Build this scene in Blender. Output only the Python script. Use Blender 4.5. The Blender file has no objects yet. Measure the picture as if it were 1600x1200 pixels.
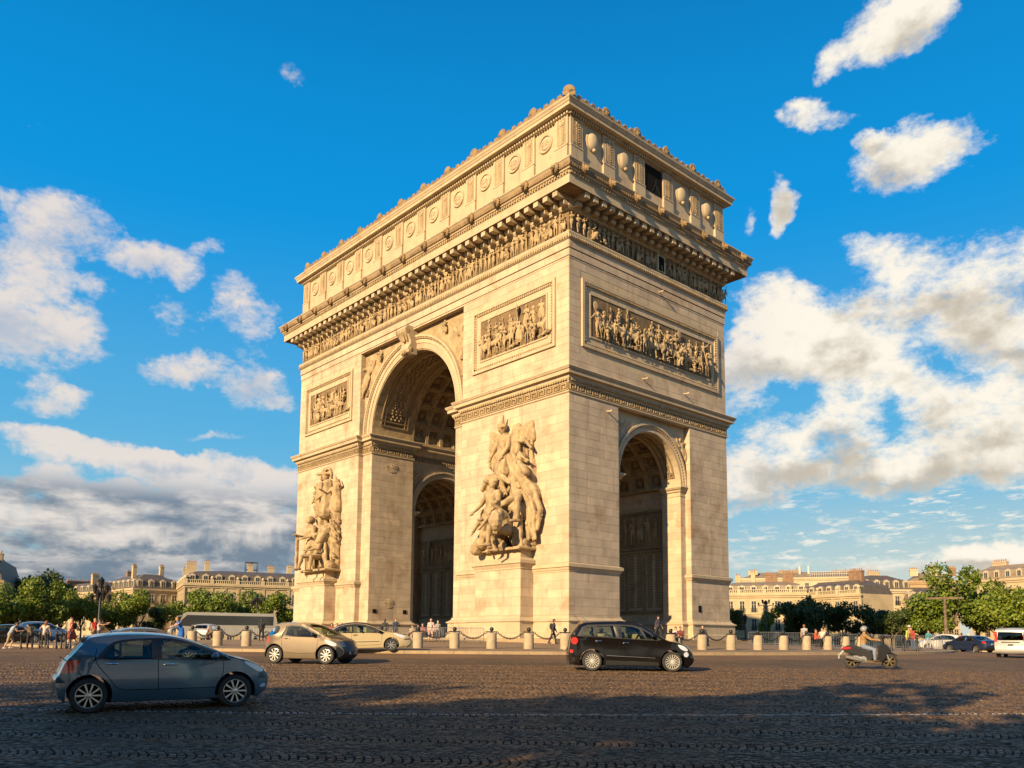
import bpy, bmesh, math, random
import numpy as np
from mathutils import Vector, Matrix, Quaternion, noise
from mathutils.geometry import delaunay_2d_cdt
random.seed(7)
sc = bpy.context.scene
col = sc.collection
R = math.radians

# ------------------------------------------------------------------ camera
CAM = Vector((66.616, -56.433, 1.42)); YAW, PITCH, ROLL, FPX, CY = 2.4103, 0.1057, -0.008, 1286.5, 861.0
_f = Vector((math.cos(YAW)*math.cos(PITCH), math.sin(YAW)*math.cos(PITCH), math.sin(PITCH)))
_r = Vector((math.sin(YAW), -math.cos(YAW), 0)); _u = _r.cross(_f)
_R = _r*math.cos(ROLL) - _u*math.sin(ROLL); _U = _r*math.sin(ROLL) + _u*math.cos(ROLL)
cd = bpy.data.cameras.new('camera'); co = bpy.data.objects.new('camera', cd); col.objects.link(co)
m = Matrix.Identity(4)
for i, a in enumerate((_R, _U, -_f)):
    for j in range(3): m[j][i] = a[j]
m.translation = CAM
co.matrix_world = m
cd.sensor_fit = 'HORIZONTAL'; cd.sensor_width = 36; cd.lens = FPX/1600*36; cd.shift_y = (CY-600)/1600
cd.clip_start = .1; cd.clip_end = 5000
sc.camera = co
# direction through a point of the view (x to the right, y down, on a 1600 x 1200 grid)
def aim(px, py):
    a, b = px-800, CY-py
    return (_f*FPX + _R*a + _U*b).normalized()

# ------------------------------------------------------------------ light and exposure
SUN = Vector((.215, -.98, .40)).normalized()
sl = bpy.data.lights.new('sun', 'SUN'); so = bpy.data.objects.new('sun', sl); col.objects.link(so)
so.rotation_euler = SUN.to_track_quat('Z', 'Y').to_euler(); so.location = (0, -150, 120)
sl.energy = 5.0; sl.angle = R(.55); sl.color = (1, .725, .40)
sc.view_settings.view_transform = 'Standard'; sc.view_settings.look = 'None'
sc.view_settings.exposure = 1.0; sc.view_settings.gamma = 1; sc.view_settings.use_curve_mapping = False
sc.cycles.max_bounces = 6; sc.cycles.diffuse_bounces = 4; sc.cycles.glossy_bounces = 3
sc.cycles.transparent_max_bounces = 16; sc.cycles.caustics_reflective = False; sc.cycles.caustics_refractive = False

# node helpers
class NT:
    def __init__(s, tree): s.t = tree
    def n(s, typ, **kw):
        nd = s.t.nodes.new(typ)
        for k, v in kw.items(): setattr(nd, k, v)
        return nd
    def put(s, sock, v):
        if isinstance(v, bpy.types.NodeSocket): s.t.links.new(v, sock)
        elif v is not None:
            if sock.type == 'RGBA' and not isinstance(v, (int, float)) and len(v) == 3: v = (*v, 1)
            sock.default_value = v
    def m(s, op, a, b=None, c=None, clamp=False):
        nd = s.n('ShaderNodeMath', operation=op); nd.use_clamp = clamp
        for i, v in enumerate((a, b, c)):
            if v is not None: s.put(nd.inputs[i], v)
        return nd.outputs[0]
    def v(s, op, a, b=None):
        nd = s.n('ShaderNodeVectorMath', operation=op)
        s.put(nd.inputs[0], a)
        if b is not None: s.put(nd.inputs[1], b)
        return nd.outputs['Value'] if op in ('DOT_PRODUCT', 'LENGTH') else nd.outputs[0]
    def mix(s, fac, a, b, blend='MIX'):
        nd = s.n('ShaderNodeMix', data_type='RGBA', blend_type=blend)
        s.put(nd.inputs[0], fac); s.put(nd.inputs[6], a); s.put(nd.inputs[7], b)
        return nd.outputs[2]
    def ramp(s, x, a, b, lo=0., hi=1., smooth=True):
        nd = s.n('ShaderNodeMapRange', interpolation_type='SMOOTHSTEP' if smooth else 'LINEAR')
        for i, v in enumerate((x, a, b, lo, hi)): s.put(nd.inputs[i], v)
        return nd.outputs[0]
    def noise(s, vec, scale, detail=4, rough=.55, color=False, dim='3D'):
        nd = s.n('ShaderNodeTexNoise', noise_dimensions=dim)
        if vec is not None: s.put(nd.inputs['Vector'], vec)
        nd.inputs['Scale'].default_value = scale; nd.inputs['Detail'].default_value = detail; nd.inputs['Roughness'].default_value = rough
        return nd.outputs[1] if color else nd.outputs[0]
    def xyz(s, x, y, z):
        nd = s.n('ShaderNodeCombineXYZ')
        for i, v in enumerate((x, y, z)): s.put(nd.inputs[i], v)
        return nd.outputs[0]

# ------------------------------------------------------------------ world: Nishita sky and the evening's clouds
wd = bpy.data.worlds.new('World'); sc.world = wd; wd.use_nodes = True
wd.node_tree.nodes.clear(); N = NT(wd.node_tree)
out = N.n('ShaderNodeOutputWorld'); bg = N.n('ShaderNodeBackground'); bg.inputs[1].default_value = .10
wd.node_tree.links.new(bg.outputs[0], out.inputs[0])
sky = N.n('ShaderNodeTexSky', sky_type='NISHITA'); sky.sun_disc = False
sky.sun_elevation = math.asin(SUN.z); sky.sun_rotation = math.atan2(SUN.x, SUN.y); sky.altitude = 50; sky.air_density = 1.0; sky.dust_density = .6; sky.ozone_density = 1.6
D = N.n('ShaderNodeTexCoord').outputs['Generated']
sp = N.n('ShaderNodeSeparateXYZ'); N.put(sp.inputs[0], D)
EL = N.m('ARCSINE', sp.outputs[2]); AZ = N.m('ARCTAN2', sp.outputs[1], sp.outputs[0])
# a clear washed evening: the deep blue of polluted-free air overhead, paler and greener towards the horizon
blue = N.mix(N.ramp(EL, .0, .25), (.44, .66, .68), (.13, .50, .80))
blue = N.mix(N.ramp(EL, .14, .50), blue, (.0, .33, .80))
blue = N.mix(N.ramp(EL, .42, .95), blue, (.0, .13, .42))
blue = N.mix(N.m('MULTIPLY', N.ramp(AZ, 2.35, 1.95), N.ramp(EL, .20, .0, 0., .75)), blue, (.78, .76, .62))   # warm glow low down
nis = N.v('MULTIPLY', sky.outputs[0], (.05, .055, .06))
clear = N.mix(.9, nis, blue)
CLOUDS = [  # x, y, rx, ry (view grid), weight
 (1395, 35, 95, 55, 1.0), (1300, 95, 30, 28, .75), (1275, 165, 38, 22, .95), (1315, 183, 36, 15, .75), (1375, 212, 32, 18, .9), (1425, 250, 100, 50, 1.0), (1215, 318, 24, 42, .95),
 (1150, 350, 12, 22, .4), (465, 125, 30, 16, .5), (45, 188, 52, 15, .45), (515, 100, 22, 12, .3), (8, 320, 26, 22, .8),
 (105, 345, 72, 52, .95), (60, 395, 105, 40, .7), (35, 490, 120, 75, 1.25), (225, 405, 82, 30, .95), (320, 390, 28, 16, .7), (375, 475, 48, 42, .85), (290, 500, 55, 38, .5),
 (150, 450, 40, 16, .55), (170, 560, 34, 12, .4), (255, 470, 30, 14, .5), (190, 300, 24, 12, .35), (440, 640, 30, 12, .5), (300, 578, 68, 26, 1.2), (385, 560, 45, 40, .55), (395, 612, 60, 34, 1.05), (65, 622, 44, 30, .9), (110, 622, 40, 18, .7), (205, 635, 40, 14, .35), (75, 600, 50, 20, .3),
 (70, 680, 130, 13, .9), (200, 715, 170, 16, 1.0), (350, 742, 170, 24, 1.0), (80, 750, 50, 28, .9), (180, 770, 60, 16, .8), (320, 685, 55, 8, .5), (420, 780, 130, 26, 1.0), (60, 785, 170, 26, 1.1),
 (220, 815, 260, 44, 1.5), (420, 830, 170, 40, 1.3), (60, 840, 200, 36, 1.4), (300, 868, 330, 26, 1.2), (80, 890, 240, 30, 1.2), (560, 860, 140, 40, 1.),
 (1400, 410, 85, 45, 1.0), (1345, 390, 30, 22, .6), (1540, 420, 110, 55, 1.15), (1480, 460, 140, 48, 1.1), (1290, 490, 120, 45, 1.1), (1180, 480, 65, 48, 1.0), (1210, 545, 85, 50, 1.15), (1320, 560, 110, 48, 1.2),
 (1400, 595, 60, 26, .9), (1550, 520, 110, 44, 1.15), (1590, 560, 60, 40, 1.0), (1150, 590, 45, 24, .85), (1165, 632, 40, 22, .7), (1320, 650, 60, 46, 1.05), (1500, 640, 95, 60, 1.2), (1590, 640, 60, 60, 1.1),
 (1270, 690, 90, 44, 1.0), (1185, 730, 80, 56, 1.25), (1280, 735, 80, 30, .95), (1400, 720, 90, 42, 1.1), (1530, 715, 130, 55, 1.3), (1390, 750, 80, 18, .8), (1160, 775, 70, 24, .9), (1310, 815, 40, 14, .5), (1360, 835, 40, 13, .6),
 (1540, 862, 90, 20, 1.1), (1590, 880, 60, 22, .9), (1250, 880, 110, 14, .45), (1380, 885, 90, 16, .75), (1470, 895, 120, 14, .7), (700, 880, 200, 30, .6), (1000, 860, 160, 40, .8), (800, 740, 160, 60, .8)]
wv = N.v('ADD', D, N.v('MULTIPLY', N.v('SUBTRACT', N.noise(D, 9, 5, .6, True), (.5, .5, .5)), (.085, .085, .055)))
wv = N.v('ADD', wv, N.v('MULTIPLY', N.v('SUBTRACT', N.noise(D, 34, 4, .6, True), (.5, .5, .5)), (.022, .022, .014)))
ws = N.n('ShaderNodeSeparateXYZ'); N.put(ws.inputs[0], wv)
P2 = N.xyz(N.m('ARCTAN2', ws.outputs[1], ws.outputs[0]), N.m('ARCSINE', ws.outputs[2]), 0.)
dens, low = 0., 0.
for (cx, cy_, rx, ry, w) in CLOUDS:
    if cx > 1130 and 380 < cy_ < 800: w *= .84
    if cx < 460 and cy_ < 660: w *= .86; rx *= .92
    d0 = aim(cx, cy_); dx = aim(cx+rx, cy_); dy = aim(cx, cy_-ry)
    az, el = math.atan2(d0.y, d0.x), math.asin(d0.z)
    sa = abs(math.atan2(dx.y, dx.x)-az)*1.42; se = abs(math.asin(dy.z)-el)*1.45
    if not isinstance(dens, float): P2 = N.v('ADD', P2, N.v('SCALE', (1e-9, 1e-9, 0)) if False else N.xyz(N.m('MULTIPLY', low, 1e-9), 0., 0.))   # keeps the sum strictly in sequence
    q = N.v('MULTIPLY', N.v('SUBTRACT', P2, (az, el, 0)), (1/sa, 1/se, 0))
    k = N.m('MAXIMUM', N.m('MULTIPLY_ADD', N.v('DOT_PRODUCT', q, q), -w, w), 0.)
    k = N.m('MINIMUM', k, 1.)
    dens = N.m('ADD', dens, N.m('MULTIPLY', k, N.m('SUBTRACT', 1., dens)))
    s2 = N.n('ShaderNodeSeparateXYZ'); N.put(s2.inputs[0], q)
    low = N.m('MULTIPLY_ADD', s2.outputs[1], k, low)
# the same broken cumulus goes on beyond what the view holds
far = N.m('MULTIPLY', N.ramp(N.m('ABSOLUTE', N.m('SUBTRACT', AZ, 2.41)), .70, .95), N.ramp(N.noise(N.v('MULTIPLY', D, (1, 1, 2.2)), 3.2, 4, .5), .50, .66, 0., 1.1))
dens = N.m('ADD', dens, far)
st = N.xyz(sp.outputs[0], sp.outputs[1], N.m('MULTIPLY', sp.outputs[2], N.ramp(EL, .07, .20, 4.2, 1.5)))   # clouds flatten towards the horizon
fb = N.ramp(N.noise(N.v('ADD', st, N.v('MULTIPLY', N.noise(st, 7, 3, .5, True), (.06, .06, .06))), 17, 9, .66), .30, .70, smooth=False); fb2 = N.noise(N.v('MULTIPLY', D, (1, 1, 1.8)), 75, 5, .65)
# small mackerel flecks low in the sky
fl = N.m('MULTIPLY', N.ramp(N.noise(N.v('ADD', N.v('MULTIPLY', D, (1, 1, 5.)), N.v('MULTIPLY', N.noise(D, 20, 2, .5, True), (.02, .02, .025))), 34, 7, .66), .50, .66), N.m('MULTIPLY', N.ramp(EL, .065, .10), N.ramp(EL, .19, .15)))
fl = N.m('MULTIPLY', N.m('MULTIPLY', fl, N.ramp(N.noise(N.v('MULTIPLY', D, (1, 1, 2.5)), 9, 3, .5), .36, .52)), N.m('MULTIPLY', N.ramp(AZ, 2.30, 2.05), .85))
dn = N.m('MINIMUM', dens, 1.3)
big_ = N.ramp(N.noise(st, 8, 4, .55), .32, .68, smooth=False)
val = N.m('SUBTRACT', N.m('MULTIPLY', dn, 1.08), N.m('ADD', N.m('ADD', N.m('MULTIPLY', fb, .62), N.m('MULTIPLY', big_, .42)), N.m('MULTIPLY', N.m('SUBTRACT', fb2, .5), .6)))
cover = N.m('MULTIPLY', N.m('MULTIPLY', N.ramp(val, -.16, .50), N.ramp(dens, .05, .40)), N.ramp(AZ, 2.05, 2.3, 1., .90))
rel = N.m('DIVIDE', low, N.m('MAXIMUM', dens, .15))
shn = N.noise(N.v('ADD', st, (0., 0., .035)), 12, 7, .6)
shade = N.m('ADD', N.m('MULTIPLY', rel, -1.25), N.m('MULTIPLY', N.m('SUBTRACT', shn, .48), 4.6))
shade = N.m('MULTIPLY', N.ramp(shade, -.25, 1.05), N.ramp(dens, .3, 1.0))
# the thick low bank to the left carries more grey
bank = N.m('MULTIPLY', N.ramp(AZ, 2.50, 2.66), N.ramp(EL, .190, .145))
cover = N.m('MAXIMUM', cover, N.m('MULTIPLY', N.ramp(AZ, 2.42, 2.62), N.ramp(N.m('ADD', EL, N.m('MULTIPLY', N.m('SUBTRACT', fb, .5), .045)), .115, .06, 0., .95)))
shade = N.m('MAXIMUM', shade, N.m('MULTIPLY', bank, N.m('MAXIMUM', N.ramp(N.m('ADD', N.noise(N.v('MULTIPLY', D, (1, 1, 3.2)), 11, 7, .58), N.m('MULTIPLY', EL, -.7)), .60, .30), N.m('MULTIPLY', N.ramp(EL, .11, .05, 0., 1.1), N.ramp(fb, 1.1, .3)))))
shc = N.mix(bank, N.mix(N.ramp(AZ, 2.25, 2.05), (.50, .54, .62), (.56, .50, .41)), (.165, .21, .28))
lit = N.mix(N.ramp(AZ, 2.25, 2.05), (.86, .76, .68), (1.0, .93, .80))
cl = N.mix(shade, lit, shc)
rgb = N.mix(N.m('MAXIMUM', cover, fl), clear, cl)
rgb = N.mix(N.ramp(EL, -.02, .0), (.25, .22, .18), rgb)
N.put(bg.inputs[0], N.v('MULTIPLY', rgb, (5.0, 5.0, 5.0)))
wd.cycles.sampling_method = 'MANUAL'; wd.cycles.sample_map_resolution = 512
# ------------------------------------------------------------------ materials
def mat(name, base, rough=.6, metal=0., var=0., island=0., nscale=2., bump=0., bscale=20., coat=0., spec=None, streak=0., dirt=None, alpha=None):
    mt = bpy.data.materials.new(name); mt.use_nodes = True; t = NT(mt.node_tree)
    b = mt.node_tree.nodes['Principled BSDF']
    P = t.n('ShaderNodeNewGeometry').outputs['Position']
    c = t.mix(0., (*base, 1), (*base, 1))
    if var:
        c = t.mix(t.ramp(t.noise(P, nscale, 6, .6), .3, .7), tuple(x*(1-var) for x in base), tuple(min(1, x*(1+var)) for x in base))
    if island:
        ri = t.n('ShaderNodeNewGeometry').outputs['Random Per Island']; ro = t.n('ShaderNodeObjectInfo').outputs['Random']
        r = t.m('FRACT', t.m('ADD', ri, ro))
        c = t.mix(1., c, t.mix(r, (1-island,)*3, (1+island*.6, 1+island*.5, 1+island*.35)), 'MULTIPLY')
    if streak:
        s = t.noise(t.v('MULTIPLY', P, (1.3, 1.3, .16)), 1.1, 6, .7)
        c = t.mix(t.m('MULTIPLY', t.ramp(s, .54, .72), streak), c, tuple(x*.55 for x in base))
    if dirt:
        c = t.mix(t.m('MULTIPLY', t.ramp(t.noise(P, dirt[1], 5, .65), .52, .70), dirt[2]), c, dirt[0])
    t.put(b.inputs['Base Color'], c)
    b.inputs['Roughness'].default_value = rough; b.inputs['Metallic'].default_value = metal
    if spec is not None: b.inputs['Specular IOR Level'].default_value = spec
    if coat: b.inputs['Coat Weight'].default_value = coat; b.inputs['Coat Roughness'].default_value = .04
    if bump:
        bp = t.n('ShaderNodeBump'); bp.inputs['Strength'].default_value = bump; bp.inputs['Distance'].default_value = .02
        t.put(bp.inputs['Height'], t.noise(P, bscale, 5, .6)); t.put(b.inputs['Normal'], bp.outputs[0])
    return mt
def glass(name, tint, refl=.06):
    mt = bpy.data.materials.new(name); mt.use_nodes = True; t = NT(mt.node_tree); nd = mt.node_tree.nodes
    nd.remove(nd['Principled BSDF'])
    tr = t.n('ShaderNodeBsdfTransparent'); tr.inputs[0].default_value = (*tint, 1)
    gl = t.n('ShaderNodeBsdfGlossy'); gl.inputs['Roughness'].default_value = .02
    fr = t.n('ShaderNodeFresnel'); fr.inputs[0].default_value = 1.5
    mx = t.n('ShaderNodeMixShader')
    t.put(mx.inputs[0], t.m('ADD', t.m('MULTIPLY', fr.outputs[0], .9), refl*.3, clamp=True)); t.put(mx.inputs[1], tr.outputs[0]); t.put(mx.inputs[2], gl.outputs[0])
    mt.node_tree.links.new(mx.outputs[0], nd['Material Output'].inputs[0])
    return mt
ST = (.43, .345, .23)
M = {}
M['stone'] = mat('limestone', ST, .85, var=.13, nscale=.5, island=.10, bump=.3, bscale=9, streak=.65, dirt=((.21, .13, .066), .5, .5))
M['ashlar'] = mat('ashlar limestone', (.455, .362, .258), .85, var=.12, nscale=.7, island=.12, bump=.35, bscale=8, streak=.6, dirt=((.26, .155, .08), .38, .6))
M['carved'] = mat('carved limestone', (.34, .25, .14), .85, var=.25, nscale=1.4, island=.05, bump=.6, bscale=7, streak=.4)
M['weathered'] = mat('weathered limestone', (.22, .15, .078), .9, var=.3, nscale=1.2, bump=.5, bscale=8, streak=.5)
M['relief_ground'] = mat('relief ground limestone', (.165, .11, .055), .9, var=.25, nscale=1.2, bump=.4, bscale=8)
M['inner_dark'] = mat('dark inner limestone', (.23, .165, .09), .9, var=.25, nscale=.6, bump=.4, bscale=8, streak=.5)  # darker limestone for vault shells, soffit ornament and passage reliefs
M['iron'] = mat('black iron', (.018, .017, .017), .45, .2)
M['dark'] = mat('dark opening', (.012, .011, .010), .9, spec=.05)
M['steel'] = mat('galvanised steel', (.33, .335, .33), .42, .7)
M['black'] = mat('black plastic', (.015, .015, .016), .45)
M['rubber'] = mat('tyre rubber', (.022, .021, .021), .75, bump=.1)
M['alloy'] = mat('alloy', (.62, .61, .58), .28, .85)
M['chrome'] = mat('chrome', (.75, .75, .75), .12, 1.)
M['glass'] = glass('car glass', (.62, .70, .60))
M['dglass'] = glass('dark car glass', (.16, .18, .17))
M['lens'] = mat('clear lens', (.55, .6, .68), .08, .1, coat=1.)
M['red'] = mat('red lens', (.55, .015, .01), .15, coat=1.)
M['interior'] = mat('car interior', (.03, .03, .032), .8)
M['white'] = mat('white paint', (.47, .46, .43), .4)
M['skin'] = mat('skin', (.44, .25, .17), .6)
M['kerb'] = mat('kerb granite', (.30, .22, .13), .8, var=.1, nscale=3, island=.12, bump=.3, bscale=25)
M['bollard'] = mat('bollard stone', (.35, .275, .185), .85, var=.14, nscale=3, bump=.4, bscale=18, streak=.2)

# ------------------------------------------------------------------ mesh tools
class MB:
    def __init__(s): s.v = []; s.f = []; s.mi = []
    def add(s, vs, fs, mi=0):
        o = len(s.v); s.v += [tuple(p) for p in vs]; s.f += [tuple(o+i for i in f) for f in fs]; s.mi += [mi]*len(fs); return s
    def box(s, x0, x1, y0, y1, z0, z1, mi=0):
        return s.add([(x0,y0,z0),(x1,y0,z0),(x1,y1,z0),(x0,y1,z0),(x0,y0,z1),(x1,y0,z1),(x1,y1,z1),(x0,y1,z1)],
              [(0,3,2,1),(4,5,6,7),(0,1,5,4),(1,2,6,5),(2,3,7,6),(3,0,4,7)], mi)
    def cbox(s, c, d, rz=0., mi=0, taper=1.):
        vs = []
        for sz in (-1, 1):
            k = taper if sz > 0 else 1.
            for sx, sy in ((-1,-1),(1,-1),(1,1),(-1,1)):
                x, y = sx*d[0]/2*k, sy*d[1]/2*k
                vs.append((c[0]+x*math.cos(rz)-y*math.sin(rz), c[1]+x*math.sin(rz)+y*math.cos(rz), c[2]+sz*d[2]/2))
        return s.add(vs, [(0,3,2,1),(4,5,6,7),(0,1,5,4),(1,2,6,5),(2,3,7,6),(3,0,4,7)], mi)
    def prism(s, poly, a, b, fn=None, mi=0):   # poly in 2-D, extruded a..b, fn(u,v,w) -> xyz
        fn = fn or (lambda u, v, w: (u, v, w)); n = len(poly)
        vs = [fn(u, v, a) for u, v in poly]+[fn(u, v, b) for u, v in poly]
        return s.add(vs, [tuple(range(n))[::-1], tuple(range(n, 2*n))]+[(i, (i+1) % n, n+(i+1) % n, n+i) for i in range(n)], mi)
    def tube(s, pts, r, n=6, mi=0, r1=None, cap=True):
        pts = [Vector(p) for p in pts]; L = len(pts); vs = []; up = Vector((0, 0, 1))
        rs = r if isinstance(r, (list, tuple)) else [r+(((r1 if r1 is not None else r)-r)*i/max(1, L-1)) for i in range(L)]
        for i, p in enumerate(pts):
            d = (pts[min(i+1, L-1)]-pts[max(i-1, 0)])
            if d.length < 1e-9: d = Vector((0, 0, 1))
            d.normalize(); x = d.cross(up if abs(d.z) < .95 else Vector((1, 0, 0))).normalized(); y = x.cross(d)
            for k in range(n):
                a = 2*math.pi*k/n; vs.append(p+(x*math.cos(a)+y*math.sin(a))*rs[i])
        fs = [(i*n+k, i*n+(k+1) % n, (i+1)*n+(k+1) % n, (i+1)*n+k) for i in range(L-1) for k in range(n)]
        if cap: fs += [tuple(range(n))[::-1], tuple(range((L-1)*n, L*n))]
        return s.add(vs, fs, mi)
    def lathe(s, prof, n=16, c=(0, 0, 0), axis='z', mi=0, cap=True):  # prof [(r, h)]
        vs = []; L = len(prof)
        for r, h in prof:
            for k in range(n):
                a = 2*math.pi*k/n; u, v = r*math.cos(a), r*math.sin(a)
                vs.append({'z': (c[0]+u, c[1]+v, c[2]+h), 'y': (c[0]+u, c[1]+h, c[2]+v), 'x': (c[0]+h, c[1]+u, c[2]+v)}[axis])
        fs = [(i*n+k, i*n+(k+1) % n, (i+1)*n+(k+1) % n, (i+1)*n+k) for i in range(L-1) for k in range(n)]
        if axis == 'y': fs = [f[::-1] for f in fs]
        if cap and prof[0][0] > 1e-6: fs.append(tuple(range(n))[::-1])
        if cap and prof[-1][0] > 1e-6: fs.append(tuple(range((L-1)*n, L*n)))
        return s.add(vs, fs, mi)
    def ball(s, c, r, n=10, m=6, sc_=(1, 1, 1), mi=0):
        vs = [(c[0], c[1], c[2]-r*sc_[2])]
        for i in range(1, m):
            t = math.pi*i/m-math.pi/2
            for k in range(n):
                a = 2*math.pi*k/n
                vs.append((c[0]+r*sc_[0]*math.cos(t)*math.cos(a), c[1]+r*sc_[1]*math.cos(t)*math.sin(a), c[2]+r*sc_[2]*math.sin(t)))
        vs.append((c[0], c[1], c[2]+r*sc_[2])); T = len(vs)-1
        fs = [(0, 1+(k+1) % n, 1+k) for k in range(n)]
        fs += [(1+i*n+k, 1+i*n+(k+1) % n, 1+(i+1)*n+(k+1) % n, 1+(i+1)*n+k) for i in range(m-2) for k in range(n)]
        fs += [(T, 1+(m-2)*n+k, 1+(m-2)*n+(k+1) % n) for k in range(n)]
        return s.add(vs, fs, mi)
    def cap(s, a, b, ra, rb, n=8):   # closed tapered capsule
        a, b = Vector(a), Vector(b); d = b-a; L = max(d.length, 1e-5); d.normalize()
        x = d.cross(Vector((0, 0, 1)) if abs(d.z) < .9 else Vector((1, 0, 0))).normalized(); y = x.cross(d)
        rings = [(-ra*.92, ra*.38), (-ra*.6, ra*.8), (0, ra), (L*.5, (ra+rb)/2), (L, rb), (L+rb*.6, rb*.8), (L+rb*.92, rb*.38)]
        vs = [a+d*h+(x*math.cos(2*math.pi*k/n)+y*math.sin(2*math.pi*k/n))*r for h, r in rings for k in range(n)]
        fs = [(i*n+k, i*n+(k+1) % n, (i+1)*n+(k+1) % n, (i+1)*n+k) for i in range(6) for k in range(n)]+[tuple(range(n))[::-1], tuple(range(6*n, 7*n))]
        return s.add(vs, fs)
    def sweep(s, path, prof, closed=False, mi=0):   # profile [(offset, z)] along a plan path, mitred; outside is to the right of the path
        n = len(path); P = [Vector(p) for p in path]; mit = []
        for i in range(n):
            a = P[i]-P[i-1] if (i or closed) else None; b = P[(i+1) % n]-P[i] if (i < n-1 or closed) else None
            na = Vector((a.y, -a.x)).normalized() if a is not None else None; nb = Vector((b.y, -b.x)).normalized() if b is not None else None
            if na is None: mit.append(nb)
            elif nb is None: mit.append(na)
            else:
                q = na+nb; mit.append(q/max(.3, q.dot(na)))
        k = len(prof); vs = [(P[i].x+mit[i].x*(p or -.02), P[i].y+mit[i].y*(p or -.02), z) for i in range(n) for p, z in prof]
        fs = [(i*k+j, ((i+1) % n)*k+j, ((i+1) % n)*k+j+1, i*k+j+1) for i in range(n if closed else n-1) for j in range(k-1)]
        if not closed: fs += [tuple(range(k)), tuple(range((n-1)*k, n*k))[::-1]]
        return s.add(vs, fs, mi)
    def xf(s, mtx): s.v = [tuple(mtx @ Vector(p)) for p in s.v]; return s
    def join(s, o, mtx=None):
        return s.add([mtx @ Vector(p) for p in o.v] if mtx else o.v, o.f)
    def mesh(s, name, mats, smooth=None, merge=False):
        me = bpy.data.meshes.new(name); me.from_pydata(s.v, [], s.f)
        for mt in (mats if isinstance(mats, (list, tuple)) else [mats]): me.materials.append(mt)
        if any(s.mi): me.polygons.foreach_set('material_index', s.mi)
        if merge:
            bm = bmesh.new(); bm.from_mesh(me); bmesh.ops.remove_doubles(bm, verts=bm.verts, dist=merge if isinstance(merge, float) else 1e-4)
            bmesh.ops.recalc_face_normals(bm, faces=bm.faces); bm.to_mesh(me); bm.free()
        if smooth is not None:
            me.polygons.foreach_set('use_smooth', [True]*len(me.polygons)); me.set_sharp_from_angle(angle=R(smooth))
        me.update(); return me
    def build(s, name, mats, parent=None, **kw): return put(name, s.mesh(name, mats, **kw), parent)
def put(name, me, parent=None, loc=None, rz=None):
    o = bpy.data.objects.new(name, me); col.objects.link(o)
    if parent is not None: o.parent = parent
    if loc is not None: o.location = loc
    if rz is not None: o.rotation_euler = (0, 0, rz)
    return o
def tag(o, label=None, cat=None, group=None, kind=None):
    for k, v in (('label', label), ('category', cat), ('group', group), ('kind', kind)):
        if v: o[k] = v
    return o
def thing(name, label, cat, loc=(0, 0, 0), rz=0., group=None):
    o = bpy.data.objects.new(name, None); col.objects.link(o); o.location = loc; o.rotation_euler = (0, 0, rz); o.empty_display_size = .2
    return tag(o, label, cat, group)
def kids(o): return [c for c in o.children]
def copy_tree(o, parent=None, loc=None, rz=None):
    c = o.copy(); col.objects.link(c); c.parent = parent
    if loc is not None: c.location = loc
    if rz is not None: c.rotation_euler = (0, 0, rz)
    for ch in o.children: copy_tree(ch, c)
    return c
ORD = ['first','second','third','fourth','fifth','sixth','seventh','eighth','ninth','tenth','eleventh','twelfth','thirteenth','fourteenth','fifteenth','sixteenth','seventeenth','eighteenth','nineteenth','twentieth','twenty-first','twenty-second','twenty-third','twenty-fourth','twenty-fifth','twenty-sixth','twenty-seventh','twenty-eighth']
def remesh(mb, voxel, smooth=3, mats=(), disp=None, angle=60):
    """one continuous skin round overlapping limbs"""
    me = bpy.data.meshes.new('body'); me.from_pydata(mb.v, [], mb.f)
    bm = bmesh.new(); bm.from_mesh(me); bmesh.ops.recalc_face_normals(bm, faces=bm.faces); bm.to_mesh(me); bm.free()
    me.remesh_voxel_size = voxel
    o = bpy.data.objects.new('body', me); tmp.objects.link(o)
    r = o.modifiers.new('r', 'REMESH'); r.mode = 'VOXEL'; r.voxel_size = voxel
    if smooth: q = o.modifiers.new('s', 'SMOOTH'); q.iterations = smooth; q.factor = .5
    dg = bpy.context.evaluated_depsgraph_get(); dg.update()
    new = bpy.data.meshes.new_from_object(o.evaluated_get(dg)); bpy.data.objects.remove(o); bpy.data.meshes.remove(me)
    new.materials.clear()
    for mt in mats: new.materials.append(mt)
    if disp:
        amp, fx, fz = disp
        n = len(new.vertices); c = np.empty(n*3, np.float32); new.vertices.foreach_get('co', c); nn = np.empty(n*3, np.float32); new.vertices.foreach_get('normal', nn)
        c = c.reshape(-1, 3); nn = nn.reshape(-1, 3)
        a = np.sin(c[:, 0]*fx+1.7*np.sin(c[:, 2]*fz*.6)+c[:, 1]*fx*.7)*.6+np.sin(c[:, 2]*fz+c[:, 0]*fx*.4+2*np.sin(c[:, 0]*fz))*.5
        c += nn*(a*amp)[:, None]; new.vertices.foreach_set('co', c.ravel())
    new.polygons.foreach_set('use_smooth', [True]*len(new.polygons)); new.update()
    return new
tmp = bpy.data.collections.new('workshop'); col.children.link(tmp)

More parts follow.
